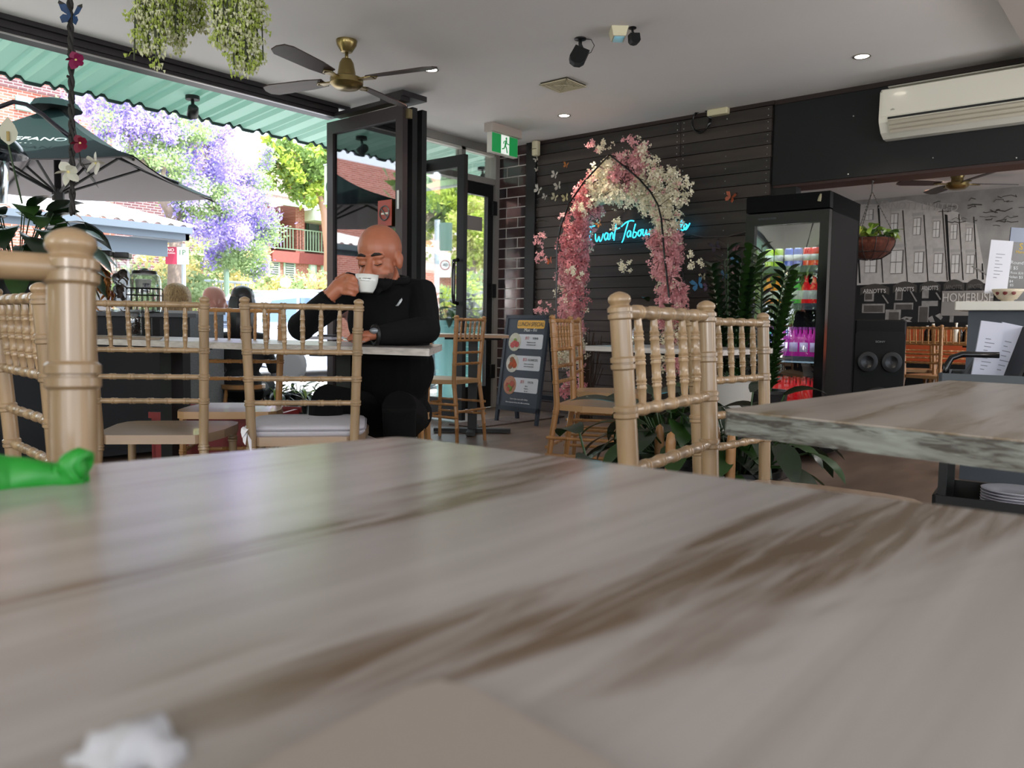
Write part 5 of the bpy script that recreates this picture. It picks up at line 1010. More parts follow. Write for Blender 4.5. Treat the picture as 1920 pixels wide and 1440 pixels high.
def flood(label, loc):
    t = thing('floodlight', label, 'light', loc, YAW+.5)
    MB().lathe([(.055, -.03), (.055, 0)], seg=16).build('base', mblack, t); MB().tube([(0, 0, -.03), (0, -.01, -.08)], .013, 8).build('arm', mblack, t)
    MB(Matrix.Translation((0, -.02, -.12)) @ Euler((.9, 0, 0)).to_matrix().to_4x4()).lathe([(.02, .05), (.04, .03), (.045, -.05), (.0, -.05)], seg=16).build('lamp_head', mblack, t, True)
    MB(Matrix.Translation((0, -.02, -.12)) @ Euler((.9, 0, 0)).to_matrix().to_4x4()).lathe([(0, -.052), (.035, -.052), (.035, -.048)], seg=14).build('lens', mcream, t)
flood('black floodlight under the mint awning above the garden tree', (-6.236, 3.334, 2.640)); flood('black floodlight seen through the transom glass above the door', (-6.305, 6.861, 2.640))
# hanging shop sign, running away from the shopfront
sL = (-9.122, 6.750, 2.757); sR = (-6.526, 6.750, 2.551); zt = (-9.074, 6.750, 2.966)[2]; zb = (-9.075, 6.750, 2.467)[2]
sg = thing('shop_sign', 'long pale-green hanging shop sign with dark serif lettering, outside beyond the doors', 'sign', (sL[0], 6.75, zb)); msg = mat('sign_pale_green', 'a9c794', .5)
MB().bb((0, 0, 0), (sR[0]-sL[0], .05, zt-zb)).build('panel', msg, sg); MB().bb((-.01, -.01, -.02), (sR[0]-sL[0]+.01, .06, 0)).bb((-.01, -.01, zt-zb), (sR[0]-sL[0]+.01, .06, zt-zb+.02)).build('frame', mat('sign_alu', '9aa39a', .4), sg)
mst = mat('sign_text', '2f4a3c', .6)
text('Ca', 'lettering', .26, frame((.17, -.003, .2), (1, 0, 0), (0, 0, 1)), mst, sg)
ex0 = (-7.519, 6.750, 2.528)[0]-sL[0]; ex1 = (-6.655, 6.750, 2.565)[0]-sL[0]
text('Eastern Bar and Kitchen', 'lettering', .105, frame(((ex0+ex1)/2, -.003, .1), (1, 0, 0), (0, 0, 1)), mst, sg, fit=(ex1-ex0)*.97)
# ------------------------------------------------------------------ square cafe umbrella
c1 = Vector((-6.185, 2.828, 2.081)); c2 = Vector((-7.638, 4.291, 2.078)); c1.z = c2.z = 2.08; ed = c2-c1; pe = Vector((-ed.y, ed.x, 0)); c0 = c1+pe*1.0; c3 = c2+pe*1.0; ctr_ = (c0+c2)/2; pk = Vector((ctr_.x, ctr_.y, 2.68))
um = thing('cafe_umbrella', 'square dark-green cafe umbrella with pale underside and faint lettering', 'umbrella', (ctr_.x, ctr_.y, -.06)); ub = um.location
mug = mat('umbrella_green', '0b1a19', .95, spec=.1); mun = mat('umbrella_lining', '8c8688', .9, translucent=.25)
for nm, off, m_ in (('canopy', Vector((0, 0, 0)), mug), ('lining', Vector((0, 0, -.012)), mun)):
    cs = [c0, c1, c2, c3]; vs = []; fs = []
    for i in range(4):
        a_, d_ = cs[i], cs[(i+1) % 4]; k0 = len(vs); N_ = 8
        for u in range(N_+1):
            for v in range(N_+1-u):
                p = pk+(a_-pk)*(u/N_)+(d_-pk)*(v/N_); s_ = (u+v)/N_; p = p+Vector((0, 0, -.09*math.sin(PI*s_)*(1-s_*.3)-.05*(4*(u/N_)*(v/N_))))+off; vs.append(p-ub)
        idx = {}; k = k0
        for u in range(N_+1):
            for v in range(N_+1-u): idx[u, v] = k; k += 1
        for u in range(N_):
            for v in range(N_-u):
                fs.append((idx[u, v], idx[u+1, v], idx[u, v+1]))
                if u+v < N_-1: fs.append((idx[u+1, v], idx[u+1, v+1], idx[u, v+1]))
    MB().add(vs, fs).build(nm, m_, um, True)
MB().lathe([(.21, -.03), (.17, .03), (.07, .06), (0, .065)], pk-ub, 12).build('vent_cap', mug, um)
MB().tube([(0, 0, .05), (0, 0, 2.7)], .028, 10).build('pole', mblack, um, True); MB().cbox((-.3, -.3, .0), (.3, .3, .07), .02).build('base', mblack, um)
for c_ in (c0, c1, c2, c3, (c0+c1)/2, (c1+c2)/2, (c2+c3)/2, (c3+c0)/2):
    MB().tube([pk-ub+Vector((0, 0, -.12)), (pk*.5+c_*.5)-ub+Vector((0, 0, -.13)), c_-ub+Vector((0, 0, -.03))], .013, 6).build('rib', mblack, um); MB().tube([(0, 0, 1.98), (pk*.5+c_*.5)-ub+Vector((0, 0, -.13))], .012, 6).build('strut', mblack, um)
MB().lathe([(.05, 1.93), (.05, 2.03)], seg=12).build('hub', mblack, um)
mid01 = (c0+c1)/2; ex_ = (c1-c0).normalized(); dn = (mid01-pk).normalized(); nrm_ = ex_.cross(-dn)
if nrm_.z < 0: nrm_ = -nrm_
tp_ = pk+(mid01-pk)*.70+ex_*.07
text('DI STEFANO', 'lettering', .11, frame(tp_-ub+nrm_*.035+Vector((0, 0, -.05)), ex_, -dn), mat('umbrella_print', 'a9b4ae', .7), um, .001, sx=1.15); text('- - - - - - - -', 'lettering', .05, frame(tp_+dn*.13-ub+nrm_*.045+Vector((0, 0, -.05)), ex_, -dn), MATS['umbrella_print'], um, .001, sx=1.3)
t = thing('patio_heater', 'chrome and black domed patio heater at the far left, outside', 'heater', (-6.491, 1.964, 1.940)[:2]+(-.06,)); mch = mat('chrome', 'b9c0c6', .15, 1)
MB().lathe([(.0, 2.20), (.09, 2.19), (.19, 2.13), (.24, 2.04), (.235, 2.035), (.18, 2.11), (.0, 2.15)], seg=24).build('dome', mat('heater_dome', '202226', .2, .5), t, True)
MB().lathe([(.1, 1.7), (.12, 1.98), (.11, 2.05), (0, 2.06)], seg=20).build('burner', mch, t, True); MB().tube([(0, 0, .5), (0, 0, 1.72)], .03, 10).lathe([(.22, 0), (.2, .5), (.0, .52)], seg=20).build('stand', mch, t, True)
# ------------------------------------------------------------------ slatted fence by the door, with plants
fy0, _, fy1, _ = (6.72, 0.62, 8.20, 0.76); fe = thing('board_fence', 'blue-grey vertical board fence on the footpath outside the glass doors', 'fence', (-7.3, fy0, -.06)); mfn = mat('fence_blue_grey', '7f8790', .8, noise_amt=.2, scale=8, stretch=(1, 4, .4))
L_ = fy1-fy0; nb = int(L_/.14)
for k in range(nb): MB().bb((-.01, k*.14, .08), (.012, k*.14+.132, .88)).build('board', mfn, fe)
MB().bb((-.03, 0, .88), (.03, L_, .91)).build('rail', mat('fence_cap', 'a9a39c', .7), fe); MB().bb((-.03, 0, .1), (-.012, L_, .17)).build('rail', MATS['fence_cap'], fe)
leafy('footpath_plant', 'dense green plant outside behind the door handle, in a turquoise tub', (-6.796, 6.863, 0.896)[:2]+(-.06,), .22, .95, mat('tub_turquoise', '7fb8bd', .5), 46, .26, .1, .9, [mleafm, mleafd], 51, stalk=.45)
leafy('footpath_plant', 'dense green plant outside seen through the closed glass door, in a turquoise tub', (-6.734, 7.179, 0.902)[:2]+(-.06,), .22, .95, MATS['tub_turquoise'], 46, .26, .1, .9, [mleafm, mleafd], 52, stalk=.45)
# ------------------------------------------------------------------ street furniture
mgp_ = mat('pole_galv', 'a9b4ba', .5, .3)
t = thing('parking_sign', 'red and white parking sign pair on a grey pole across the road', 'sign', (-12.500, 6.491, 1.194)[:2]+(-.2,)); zz0 = (-12.500, 6.499, 1.744)[2]+.2; zz1 = (-12.500, 6.503, 2.018)[2]+.2
MB().tube([(0, 0, 0), (0, 0, zz1+.05)], .035, 8).build('pole', mgp_, t)
Mp = Matrix.Rotation(YAW, 4, 'Z'); MB(Mp).bb((-.27, -.05, zz0), (-.09, -.035, zz1)).build('red_panel', mat('sign_red', 'c0405c', .5), t); MB(Mp).bb((-.08, -.05, zz0), (.1, -.035, zz1)).build('white_panel', mat('sign_enamel', 'e0e4e2', .5), t)
text('NO', 'lettering', .07, Mp @ frame((-.18, -.055, zz1-.05), (1, 0, 0), (0, 0, 1)), msw, t); text('STOPPING', 'lettering', .03, Mp @ frame((-.18, -.055, zz1-.1), (1, 0, 0), (0, 0, 1)), msw, t); text('1P', 'lettering', .12, Mp @ frame((.0, -.055, zz1-.09), (1, 0, 0), (0, 0, 1)), mat('sign_grn', '4a7a52', .6), t)
t = thing('speed_sign', 'white 40 speed sign and green sign back on a thick pole beyond the doors', 'sign', (-10.500, 10.232, 0.921)[:2]+(-.2,)); q_ = (-10.500, 10.217, 2.169); qt = (-10.500, 10.211, 2.721)[2]; d_ = 1500/ (0.646*10.5+0.763*q_[1])
MB().tube([(0, 0, 0), (0, 0, qt+.2)], .05, 10).build('pole', mgp_, t); u_ = 1/d_
MB(Mp).bb((.05, -.03, ((-10.500, 10.217, 2.169)[2])+.2), (28*u_, -.01, qt+.15)).build('green_back', mat('sign_back', '5a746a', .6), t); z40 = (-10.500, 10.223, 1.691)[2]+.2; z41 = (-10.500, 10.218, 2.131)[2]+.2
MB(Mp).bb((6*u_, -.06, z40), (26*u_, -.045, z41)).build('speed_panel', MATS['sign_enamel'], t); cz = (z40+z41)/2; r_ = 8.5*u_
MB(Mp).tube([(16*u_+r_*math.cos(a), -.065, cz+r_*math.sin(a)) for a in [2*PI*i/20 for i in range(21)]], 1.0*u_, 5, False).build('red_ring', mat('ring_red', '8a4a44', .6), t); text('40', 'lettering', 9*u_, Mp @ frame((16*u_, -.066, cz), (1, 0, 0), (0, 0, 1)), mat('sign_ink', '30343a', .6), t, .002)
t = thing('lamp_post', 'thin pale green pole among the jacaranda sprays', 'pole', (-15.000, 8.693, 1.297)[:2]+(-.2,)); MB().tube([(0, 0, 0), (0, 0, (-15.000, 8.705, 2.350)[2]+.2)], .055, 8).build('shaft', mat('pole_green', '9db59a', .6), t)
for k, (gx, l_) in enumerate((((-24.000, 14.627, 2.107), 'white globe garden lamp left of the yellow shrub by the brick flats'), ((-24.000, 16.123, 2.182), 'white globe garden lamp right of the yellow shrub by the brick flats'))):
    t = thing('globe_lamp', l_, 'lamp', (gx[0], gx[1], -.2), 0); MB().ball((0, 0, gx[2]+.2), .19, 16, 12).build('globe', mat('globe_white', 'f2f0ea', .3), t, True); MB().tube([(0, 0, 0), (0, 0, gx[2])], .04, 8).build('post', mblack, t)
# ------------------------------------------------------------------ parked car
mcar = mat('car_silver_blue', 'a9b6cc', .25, .4, coat=.6); mcg = mat('car_glass', '5f748c', .08, .3)
cr = (-13.200, 7.512, 0.860); t = thing('car', 'silver-blue estate car parked across the road, roof rising behind the dark-haired woman', 'car', (-13.2, cr[1], -.28))
side = [(0, .45), (.03, .95), (.15, 1.05), (.42, 1.55), (.9, 1.66), (2.3, 1.68), (2.75, 1.6), (3.45, 1.1), (4.3, 1.0), (4.6, .8), (4.62, .42), (4.1, .3), (.5, .3)]
def carpl(b, pts, x0, x1): b.plate([(x0, y, z) for y, z in pts], (x1-x0, 0, 0))
b = MB(); carpl(b, [(y, z) for y, z in side if z < 1.12 or y in (0, .03)], -.88, .88); b.build('lower_body', mcar, t)
b = MB(); carpl(b, [(.12, 1.05), (.42, 1.55), (.9, 1.66), (2.3, 1.68), (2.75, 1.6), (3.5, 1.08)], -.72, .72); b.build('cabin', mcar, t)
for s_ in (-1, 1):
    for pts in ([(.38, 1.12), (.6, 1.5), (1.1, 1.56), (1.1, 1.12)], [(1.18, 1.12), (1.18, 1.57), (2.1, 1.58), (2.1, 1.12)], [(2.18, 1.12), (2.18, 1.58), (2.65, 1.54), (3.2, 1.12)]): b = MB(); carpl(b, pts, s_*.725-.01, s_*.725+.01); b.build('side_window', mcg, t)
    for y_ in (.85, 3.75): MB().lathe([(.0, -.1), (.2, -.1), (.33, -.09), (.34, .09), (.2, .1), (0, .1)], (s_*.82, y_, .34), 20, Matrix.Rotation(PI/2, 4, 'Y')).build('wheel', mat('tyre', '1a1a1c', .8), t, True)
    MB().bb((s_*.6-.12, -.02, .85), (s_*.6+.12, .04, 1.05)).build('tail_light', mat('tail_red', 'c8203a', .3), t)
    MB().tube([(s_*.6, .8, 1.7), (s_*.6, 2.5, 1.73)], .025, 6).build('roof_rail', MATS['chrome'], t, True)
b = MB(); b.add([(-.62, .1, 1.12), (.62, .1, 1.12), (.58, .36, 1.5), (-.58, .36, 1.5)], [(0, 1, 2, 3)]); b.build('rear_window', mcg, t)
# ------------------------------------------------------------------ brick flats across the road
mbr = brick_mat('far_brick_red', 'b06a5c', '985040', 'c0a8a0', 1.0, 'YZ'); mbr2 = brick_mat('far_brick_red_x', 'a85a4c', '8f4538', 'b89a90', 1.0, 'XZ'); mbd = brick_mat('far_brick_dark', '6a4648', '5a3a40', 'a09090'); mgf = mat('frame_mint', '9fb8a0', .5); mtile = brick_mat('roof_tiles', '8f7f7a', '7a6a66', '5a4c4a', 1.0, 'YZ', .3, .2)
FXX = -32.0; fy0, fz0, fy1, fz1 = (16.56, 2.24, 30.44, 5.41)
z_eave = (-32.000, 23.431, 6.306)[2]; z_slab = (-32.000, 22.227, 4.074)[2]
fl = thing('apartment_building', 'red brick flats with a mint balcony and tiled roof across the road', 'building', (FXX, fy0, -.2)); fb = fl.location
def fbx(b, a, c): return b.bb((a[0]-fb.x, a[1]-fb.y, a[2]-fb.z), (c[0]-fb.x, c[1]-fb.y, c[2]-fb.z))
bal0 = (-32.000, 20.755, 4.532)[1]; 
fbx(MB(), (FXX-8, fy0, -.2), (FXX, fy1, z_slab-.5)).build('lower_wall', mbr, fl)
fbx(fbx(MB(), (FXX-8, fy0, z_slab-.5), (FXX-2.0, fy1, z_eave)), (FXX-2, fy0, z_slab-.5), (FXX, bal0, z_eave)).build('upper_wall', mbr, fl)
fbx(MB(), (FXX-2, bal0, z_slab-.5), (FXX+.12, fy1, z_slab)).build('balcony_slab', mat('slab_red', '9c5450', .8, noise_amt=.1, scale=8), fl)
py0, _, py1, _ = (22.03, 4.20, 22.52, 5.87)
fbx(MB(), (FXX-2, py0, z_slab), (FXX+.05, py1, z_eave)).build('brick_pier', mbr, fl)
r = MB(); ys = [fy0-1, fy1]; r.plate([(FXX+.7-fb.x, fy0-1-fb.y, z_eave-fb.z), (FXX+.7-fb.x, fy1-fb.y, z_eave-fb.z), (FXX-5-fb.x, fy1-fb.y, z_eave+3.9-fb.z), (FXX-5-fb.x, fy0-1-fb.y, z_eave+3.9-fb.z)], (0, 0, .15)).build('tiled_roof', mtile, fl)
fbx(MB(), (FXX+.6, fy0-1, z_eave-.25), (FXX+.75, fy1, z_eave)).build('gutter', mgf, fl)
fbx(MB(), (FXX-.5, py1, z_eave-.75), (FXX+.9, fy1, z_eave-.25)).build('striped_awning', mat('awning_pale', 'cfdcd0', .7), fl)
# balcony railings: each baluster a part
ry0 = bal0; k = 0; yb = ry0
rl = z_slab+1.1
fbx(fbx(MB(), (FXX, ry0, rl-.05), (FXX+.06, fy1, rl)), (FXX, ry0, z_slab+.1), (FXX+.06, fy1, z_slab+.15)).build('handrail', mgf, fl)
while yb < min(fy1, ry0+12): fbx(MB(), (FXX+.01, yb, z_slab+.1), (FXX+.05, yb+.04, rl)).build('baluster', mgf, fl); yb += .16
dy0, dz0, dy1, dz1 = (24.03, 4.37, 24.79, 6.20)
fbx(MB(), (FXX-2.02, dy0, dz0), (FXX-1.94, dy1, dz1)).build('door_frame', mat('frame_green', '4f7a5c', .5), fl); fbx(MB(), (FXX-1.95, dy0+.12, dz0), (FXX-1.9, dy1-.12, dz1-.15)).build('glass_door', mat('far_glass', '6c7a68', .1), fl)
for k, (a, c) in enumerate((((467, 487), (490, 526)), ((502, 484), (524, 528)), ((531, 486), (553, 528)), ((578, 489), (592, 532)), ((601, 491), (612, 533)), ((619, 494), (630, 534)))): pass
for k, v in enumerate(((19.65, 2.69, 20.25, 3.64), (20.58, 2.69, 21.19, 3.71), (21.39, 2.70, 22.02, 3.74), (22.76, 2.71, 23.21, 3.77), (23.46, 2.69, 23.83, 3.77), (24.02, 2.67, 24.43, 3.75))):
    wn = fbx(MB(), (FXX-.03, v[0], v[1]), (FXX+.05, v[2], v[3])).build('window', mgf, fl)
    fbx(MB(), (FXX+.04, v[0]+.09, v[1]+.09), (FXX+.06, v[2]-.09, v[3]-.09)).build('pane', mat('far_pane', '5a6660', .1) if k < 3 else mat('far_blind', 'd0dcd8', .5), wn)
    if k < 3:
        b = MB(); zz_ = v[1]+.15
        while zz_ < v[3]-.1: fbx(b, (FXX+.06, v[0]+.1, zz_), (FXX+.07, v[2]-.1, zz_+.03)); zz_ += .1
        b.build('blind_slats', mat('blind_slat', 'b0b8b0', .6), wn)
    fbx(MB(), (FXX-.02, v[0]-.2, v[1]-.22), (FXX+.1, v[2]+.2, v[1]-.02)).build('sill', mat('sill_red', '8c4a46', .8), fl)
# brick block at left with verandah
Lx = -24.0; v = (5.32, 3.90, 10.38, 7.09); b0 = thing('brick_block', 'tall red brick block with a slate-coloured band behind the umbrella', 'building', (Lx, v[0], -.2)); lb = b0.location
ztop = (-24.000, 7.573, 7.406)[2]+1.5; zb0 = (-24.000, 7.565, 7.107)[2]; zb1 = (-24.000, 7.558, 6.862)[2]
MB().bb((-8, 0, 0), (0, v[2]-v[0], ztop)).build('wall', mbr, b0); MB().bb((0, 0, zb1+.2), (.05, v[2]-v[0], zb0+.2)).build('band', mbd, b0)
MB().bb((-6, v[2]-v[0], 0), (-.4, v[2]-v[0]+3.2, 5.6)).build('link_wall', mbd, b0); MB().bb((-6, v[2]-v[0]+3.2, 0), (-.3, v[2]-v[0]+3.9, 8.2)).build('corner_pier', mat('cream_render', 'e0c090', .8), b0)
wv = (7.90, 6.33, 8.27, 6.67); MB().bb((0, wv[0]-v[0], wv[1]+.2), (.08, wv[2]-v[0], wv[3]+.2)).build('window_shutter', mat('shutter_mint', '7fb0a8', .6), b0)
vr = thing('verandah', 'grey-fasciaed open verandah with white metal roof below the umbrella edge', 'verandah', (-12.000, 6.332, 2.093)[:2]+(-.2,)); vz = (-12.000, 6.334, 2.258)[2]+.2; vb = (-12.000, 6.332, 2.085)[2]+.2; mfs = mat('fascia_grey', '5d6874', .5)
MB().bb((-.06, -9, vb), (0, 0, vz)).bb((0, -9, vz-.08), (.1, 0, vz+.02)).bb((-3.5, -.06, vb), (0, 0, vz)).build('fascia', mfs, vr)
r = MB(); yy = -9.0; pr = []
while yy < .05: pr += [(yy, 0), (yy+.04, .03), (yy+.08, .03), (yy+.12, 0)]; yy += .2
n = len(pr); r.add([(.1, y, vz+.02+z) for y, z in pr]+[(-3.5, y, vz+.75+z) for y, z in pr], [(i, i+1, n+i+1, n+i) for i in range(n-1)]).build('metal_roof', mat('roof_zinc', 'd8d4d4', .5), vr)
for y_ in (-1.5, -5.5): MB().bb((-.5, y_, 0), (-.4, y_+.1, vb)).build('post', mfs, vr)
MB().bb((-.4, -1.8, vb-.25), (-.3, -.2, vb)).build('bracket', mfs, vr)
# grey railing along the far footpath
v = (8.03, 1.35, 9.85, 1.45); rr = thing('street_railing', 'pale grey tubular railing along the far footpath', 'railing', (-16, v[0], -.2)); zt = (-16.000, 8.967, 1.691)[2]+.2
MB().tube([(0, 0, zt), (0, v[2]-v[0], zt)], .03, 6).build('rail', mgp_, rr); MB().tube([(0, 0, .25), (0, v[2]-v[0], .25)], .02, 6).build('rail', mgp_, rr)
yb = 0
while yb < v[2]-v[0]: MB().tube([(0, yb, .1), (0, yb, zt)], .014, 5).build('bar', mgp_, rr); yb += .16
# small low house with tiled roof beyond the doors
h0 = (-26.000, 23.462, 2.845); hs = thing('tiled_house', 'low brick house with a brown tiled roof seen through the open door', 'building', (-26, h0[1], -.2)); zr = (-26.000, 24.720, 3.267)[2]; zr2 = (-26.000, 24.716, 3.664)[2]
MB().bb((-4.5, 0, 0), (0, 26, zr+.1)).build('wall', mbr, hs); MB().plate([(.6, -.1, zr), (.6, 27, zr), (-4, 27, zr+2.4), (-4, -.1, zr+2.4)], (0, 0, .12)).build('tiled_roof', mtile, hs); cv = (23.32, 3.09, 23.77, 4.88); MB().bb((-1.5, cv[0]-hs.location.y, 0), (-.3, cv[2]-hs.location.y, cv[3]+.2)).build('chimney', mbr, hs)
# ------------------------------------------------------------------ trees
def tree(name, label, base, trunk, blobs, mats_, n_leaf, size, seed, mt=None, group=None, flower=None, shape='leaf'):
    """trunk: lists of world points; blobs: (centre, radius) of leafy clumps"""
    R2 = random.Random(seed); t = thing(name, label, 'tree', base, 0, group); B = Vector(base); mt = mt or mat('bark_grey', '8a7a6e', .9, noise_amt=.3, scale=10)
    for tr_ in trunk: pts = [Vector(p)-B for p, _ in tr_]; MB().tube(pts, [r for _, r in tr_], 8).build('trunk' if tr_ is trunk[0] else 'branch', mt, t, True)
    tot_ = sum(r**2 for _, r in blobs); bs = [MB() for _ in mats_]
    tw = MB()
    for c, r in blobs:
        c = Vector(c)-B
        for _ in range(max(3, int(r*6))): a = c+Vector((R2.gauss(0, 1), R2.gauss(0, 1), R2.gauss(0, .8)))*r*.55; tw.tube([c+Vector((0, 0, -r*.5)), c.lerp(a, .5), a], [.03*size*4, .02*size*4, .01*size*4], 4, False)
        subs = []
        for _ in range(max(5, int(26*r**1.4))): d = Vector((R2.gauss(0, 1), R2.gauss(0, 1), R2.gauss(0, 1))).normalized()*r*R2.random()**.5; d.z *= .8; subs.append((c+d, r**.5*R2.uniform(.09, .2)))
        for _ in range(int(n_leaf*r**2/tot_)):
            sc_, sr_ = R2.choice(subs); p = sc_+Vector((R2.gauss(0, 1), R2.gauss(0, 1), R2.gauss(0, .8)))*sr_
            k = 0
            if len(mats_) > 1:
                v = noise.noise((p+B)*1.1+Vector((seed, 0, 0)))+.15*R2.gauss(0, 1); k = 0 if v < (-.16 if shape == 'bloom' else 0) else (1 if (len(mats_) == 2 or v < .14) else 2)
            s_ = size*R2.uniform(.6, 1.4); x_ = Vector((R2.gauss(0, 1), R2.gauss(0, 1), R2.gauss(0, 1))).normalized(); y_ = x_.orthogonal().normalized()
            bs[k].add([p-x_*s_, p-y_*s_*.45, p+x_*s_, p+y_*s_*.45], [(0, 1, 2, 3)])
    tw.build('twigs', mt, t, kind='stuff')
    for b, m_, nm in zip(bs, mats_, ('foliage', 'blossom', 'foliage')): b.build(nm, m_, t, kind='stuff')
    return t
mjl = mat('jacaranda_leaf', '9bb27a', .7, translucent=.4); mjb = mat('jacaranda_violet', '9f8fd2', .7, translucent=.4); mjw = mat('jacaranda_pale', 'c9bde6', .7, translucent=.4)
tb = (-14.500, 7.286, 0.847)[:2]+(-.2,)
def T(*a): return a
tree('jacaranda_tree', 'jacaranda tree in violet bloom spreading in front of the brick flats', tb,
 [[(tb, .16), ((-14.500, 7.363, 1.837), .13), ((-14.500, 7.394, 2.527), .11)], [((-14.500, 7.394, 2.527), .10), ((-14.300, 7.119, 2.916), .08), ((-14.200, 6.677, 3.546), .05), ((-14.200, 6.363, 4.037), .03)], [((-14.500, 7.394, 2.527), .1), ((-14.600, 7.608, 3.051), .07), ((-14.700, 8.045, 3.721), .04), ((-14.800, 8.274, 4.381), .03)], [((-14.500, 7.411, 2.332), .08), ((-14.800, 8.142, 2.827), .06), ((-15.000, 8.775, 3.338), .04), ((-15.200, 9.509, 3.728), .03)], [((-14.500, 7.395, 2.576), .07), ((-14.200, 6.954, 3.028), .05), ((-14.000, 6.963, 3.661), .03)]],
 [((-14.200, 5.972, 4.359), .55), ((-14.200, 6.412, 4.227), .6), ((-14.300, 6.927, 4.297), .5), ((-14.400, 7.421, 4.265), .55), ((-14.600, 8.108, 4.423), .5), ((-14.000, 6.773, 3.721), .45), ((-14.400, 7.566, 3.711), .6), ((-14.800, 8.433, 3.689), .65), ((-15.000, 9.076, 3.592), .6), ((-14.400, 7.506, 3.167), .55), ((-14.600, 8.201, 3.074), .7), ((-15.000, 9.132, 3.060), .7), ((-15.200, 9.693, 2.972), .5), ((-14.800, 8.650, 2.567), .6), ((-15.000, 9.373, 2.538), .55), ((-14.400, 7.653, 2.546), .35), ((-15.000, 8.880, 2.062), .35), ((-15.000, 9.307, 2.037), .35), ((-14.800, 8.472, 2.131), .3), ((-14.200, 6.406, 3.910), .35), ((-15.000, 9.639, 4.221), .25)], [mjl, mjb, mjw], 60000, .034, 4, shape='bloom')
mgl = mat('gum_leaf', 'a9bd50', .6, translucent=.4); mgl2 = mat('gum_leaf_dark', '6f8a48', .6, translucent=.3)
tb = (-27.000, 20.076, 1.820)[:2]+(-.2,)
tree('gum_tree', 'slender pink-barked gum tree before the mint balcony', tb, [[(tb, .2), ((-27.000, 20.184, 3.767), .18), ((-27.000, 19.977, 5.244), .15), ((-27.000, 19.720, 6.057), .12), ((-27.000, 19.518, 6.866), .07)], [((-27.000, 19.771, 5.811), .08), ((-27.000, 19.015, 6.582), .05), ((-27.000, 18.048, 7.041), .03)], [((-27.000, 19.720, 6.057), .07), ((-27.000, 20.163, 6.966), .05), ((-27.000, 20.560, 7.668), .03)]],
 [((-27.000, 18.049, 7.243), .9), ((-27.000, 17.812, 6.903), .6), ((-27.000, 19.266, 7.035), 1.0), ((-27.000, 18.402, 6.389), .8), ((-27.000, 19.772, 6.380), 1.1), ((-27.000, 19.013, 6.169), .9), ((-27.000, 20.427, 7.433), 1.2), ((-27.000, 19.775, 7.535), .6)], [mgl, mgl2], 6500, .12, 6, mat('bark_pink', 'b08a7c', .8))
tb = (-19.000, 17.423, 1.647)[:2]+(-.2,)
tree('leafy_tree', 'big leafy tree with leaning branches seen through the open door', tb, [[(tb, .25), ((-19.000, 17.320, 2.984), .22), ((-19.000, 17.632, 3.849), .18), ((-19.000, 18.094, 4.320), .12), ((-19.000, 19.512, 4.921), .07)], [((-19.000, 17.361, 3.572), .12), ((-19.000, 16.691, 4.243), .1), ((-19.000, 15.842, 5.092), .06)], [((-19.000, 18.047, 4.314), .08), ((-19.000, 18.514, 5.138), .06), ((-19.000, 19.246, 5.760), .04)]],
 [((-19.000, 17.349, 4.981), 1.0), ((-19.000, 18.036, 5.326), 1.0), ((-19.000, 19.002, 5.291), 1.1), ((-19.000, 19.766, 5.130), .9), ((-18.500, 16.680, 4.202), .8), ((-19.400, 18.910, 4.705), .9), ((-19.200, 19.469, 4.401), .9), ((-19.500, 18.288, 3.774), .8), ((-19.500, 18.056, 3.148), .6), ((-19.300, 20.606, 5.632), 1.0), ((-19.000, 16.260, 4.834), 1.2), ((-19.300, 21.169, 4.969), .8), ((-19.000, 16.479, 3.571), .9)], [mgl2, mgl], 15000, .085, 8)
tb = (-17.000, 17.979, 1.157)[:2]+(-.2,)
tree('leafy_tree', 'pale sunlit tree framed by the closed glass door', tb, [[(tb, .2), ((-17.000, 18.007, 2.299), .17), ((-17.000, 18.086, 3.279), .12), ((-17.000, 18.218, 3.940), .08)]],
 [((-17.000, 18.051, 3.922), .8), ((-17.000, 18.417, 3.634), .8), ((-17.000, 17.943, 3.267), .7), ((-17.000, 18.552, 2.990), .7), ((-17.000, 18.072, 2.710), .5), ((-17.000, 18.773, 4.327), .8)], [mat('pale_leaf', 'c9cc80', .6, translucent=.5), mgl], 7500, .075, 9)
def shrub(label, c, r, mats_, n, s_, seed): return tree('garden_shrub', label, (c[0], c[1], -.2), [[((c[0], c[1], -.2), .05), (c, .03)]], [(c, r), ((c[0], c[1]+r*.8, c[2]-r*.2), r*.8), ((c[0], c[1]-r*.8, c[2]-r*.2), r*.8), ((c[0], c[1], c[2]-r*.8), r)], mats_, n, s_, seed)
my = mat('shrub_yellow', 'cfc488', .7, translucent=.4); mgn = mat('shrub_green', '93a878', .7, translucent=.3)
shrub('yellow-green shrub mass under the jacaranda beside the red sign', (-18.000, 10.029, 2.515), 1.0, [my, mgn], 4000, .07, 20); shrub('green shrub at the left foot of the sign pole', (-15.500, 7.801, 1.691), .7, [mgn, my], 2500, .06, 21)
shrub('yellow shrub between the two globe lamps', (-25.000, 16.074, 2.183), .7, [my, mgn], 2000, .08, 22); shrub('pale green shrub below the white-blinded windows', (-24.000, 17.337, 2.072), .9, [mgn, my], 2500, .08, 23)
shrub('garden shrub beyond the speed sign', (-15.000, 14.269, 1.495), .6, [mgn, my], 2500, .06, 24); shrub('lush sunlit hedge seen through the closed glass door', (-13.500, 14.362, 1.678), .7, [mgn, mgl], 3000, .06, 25)
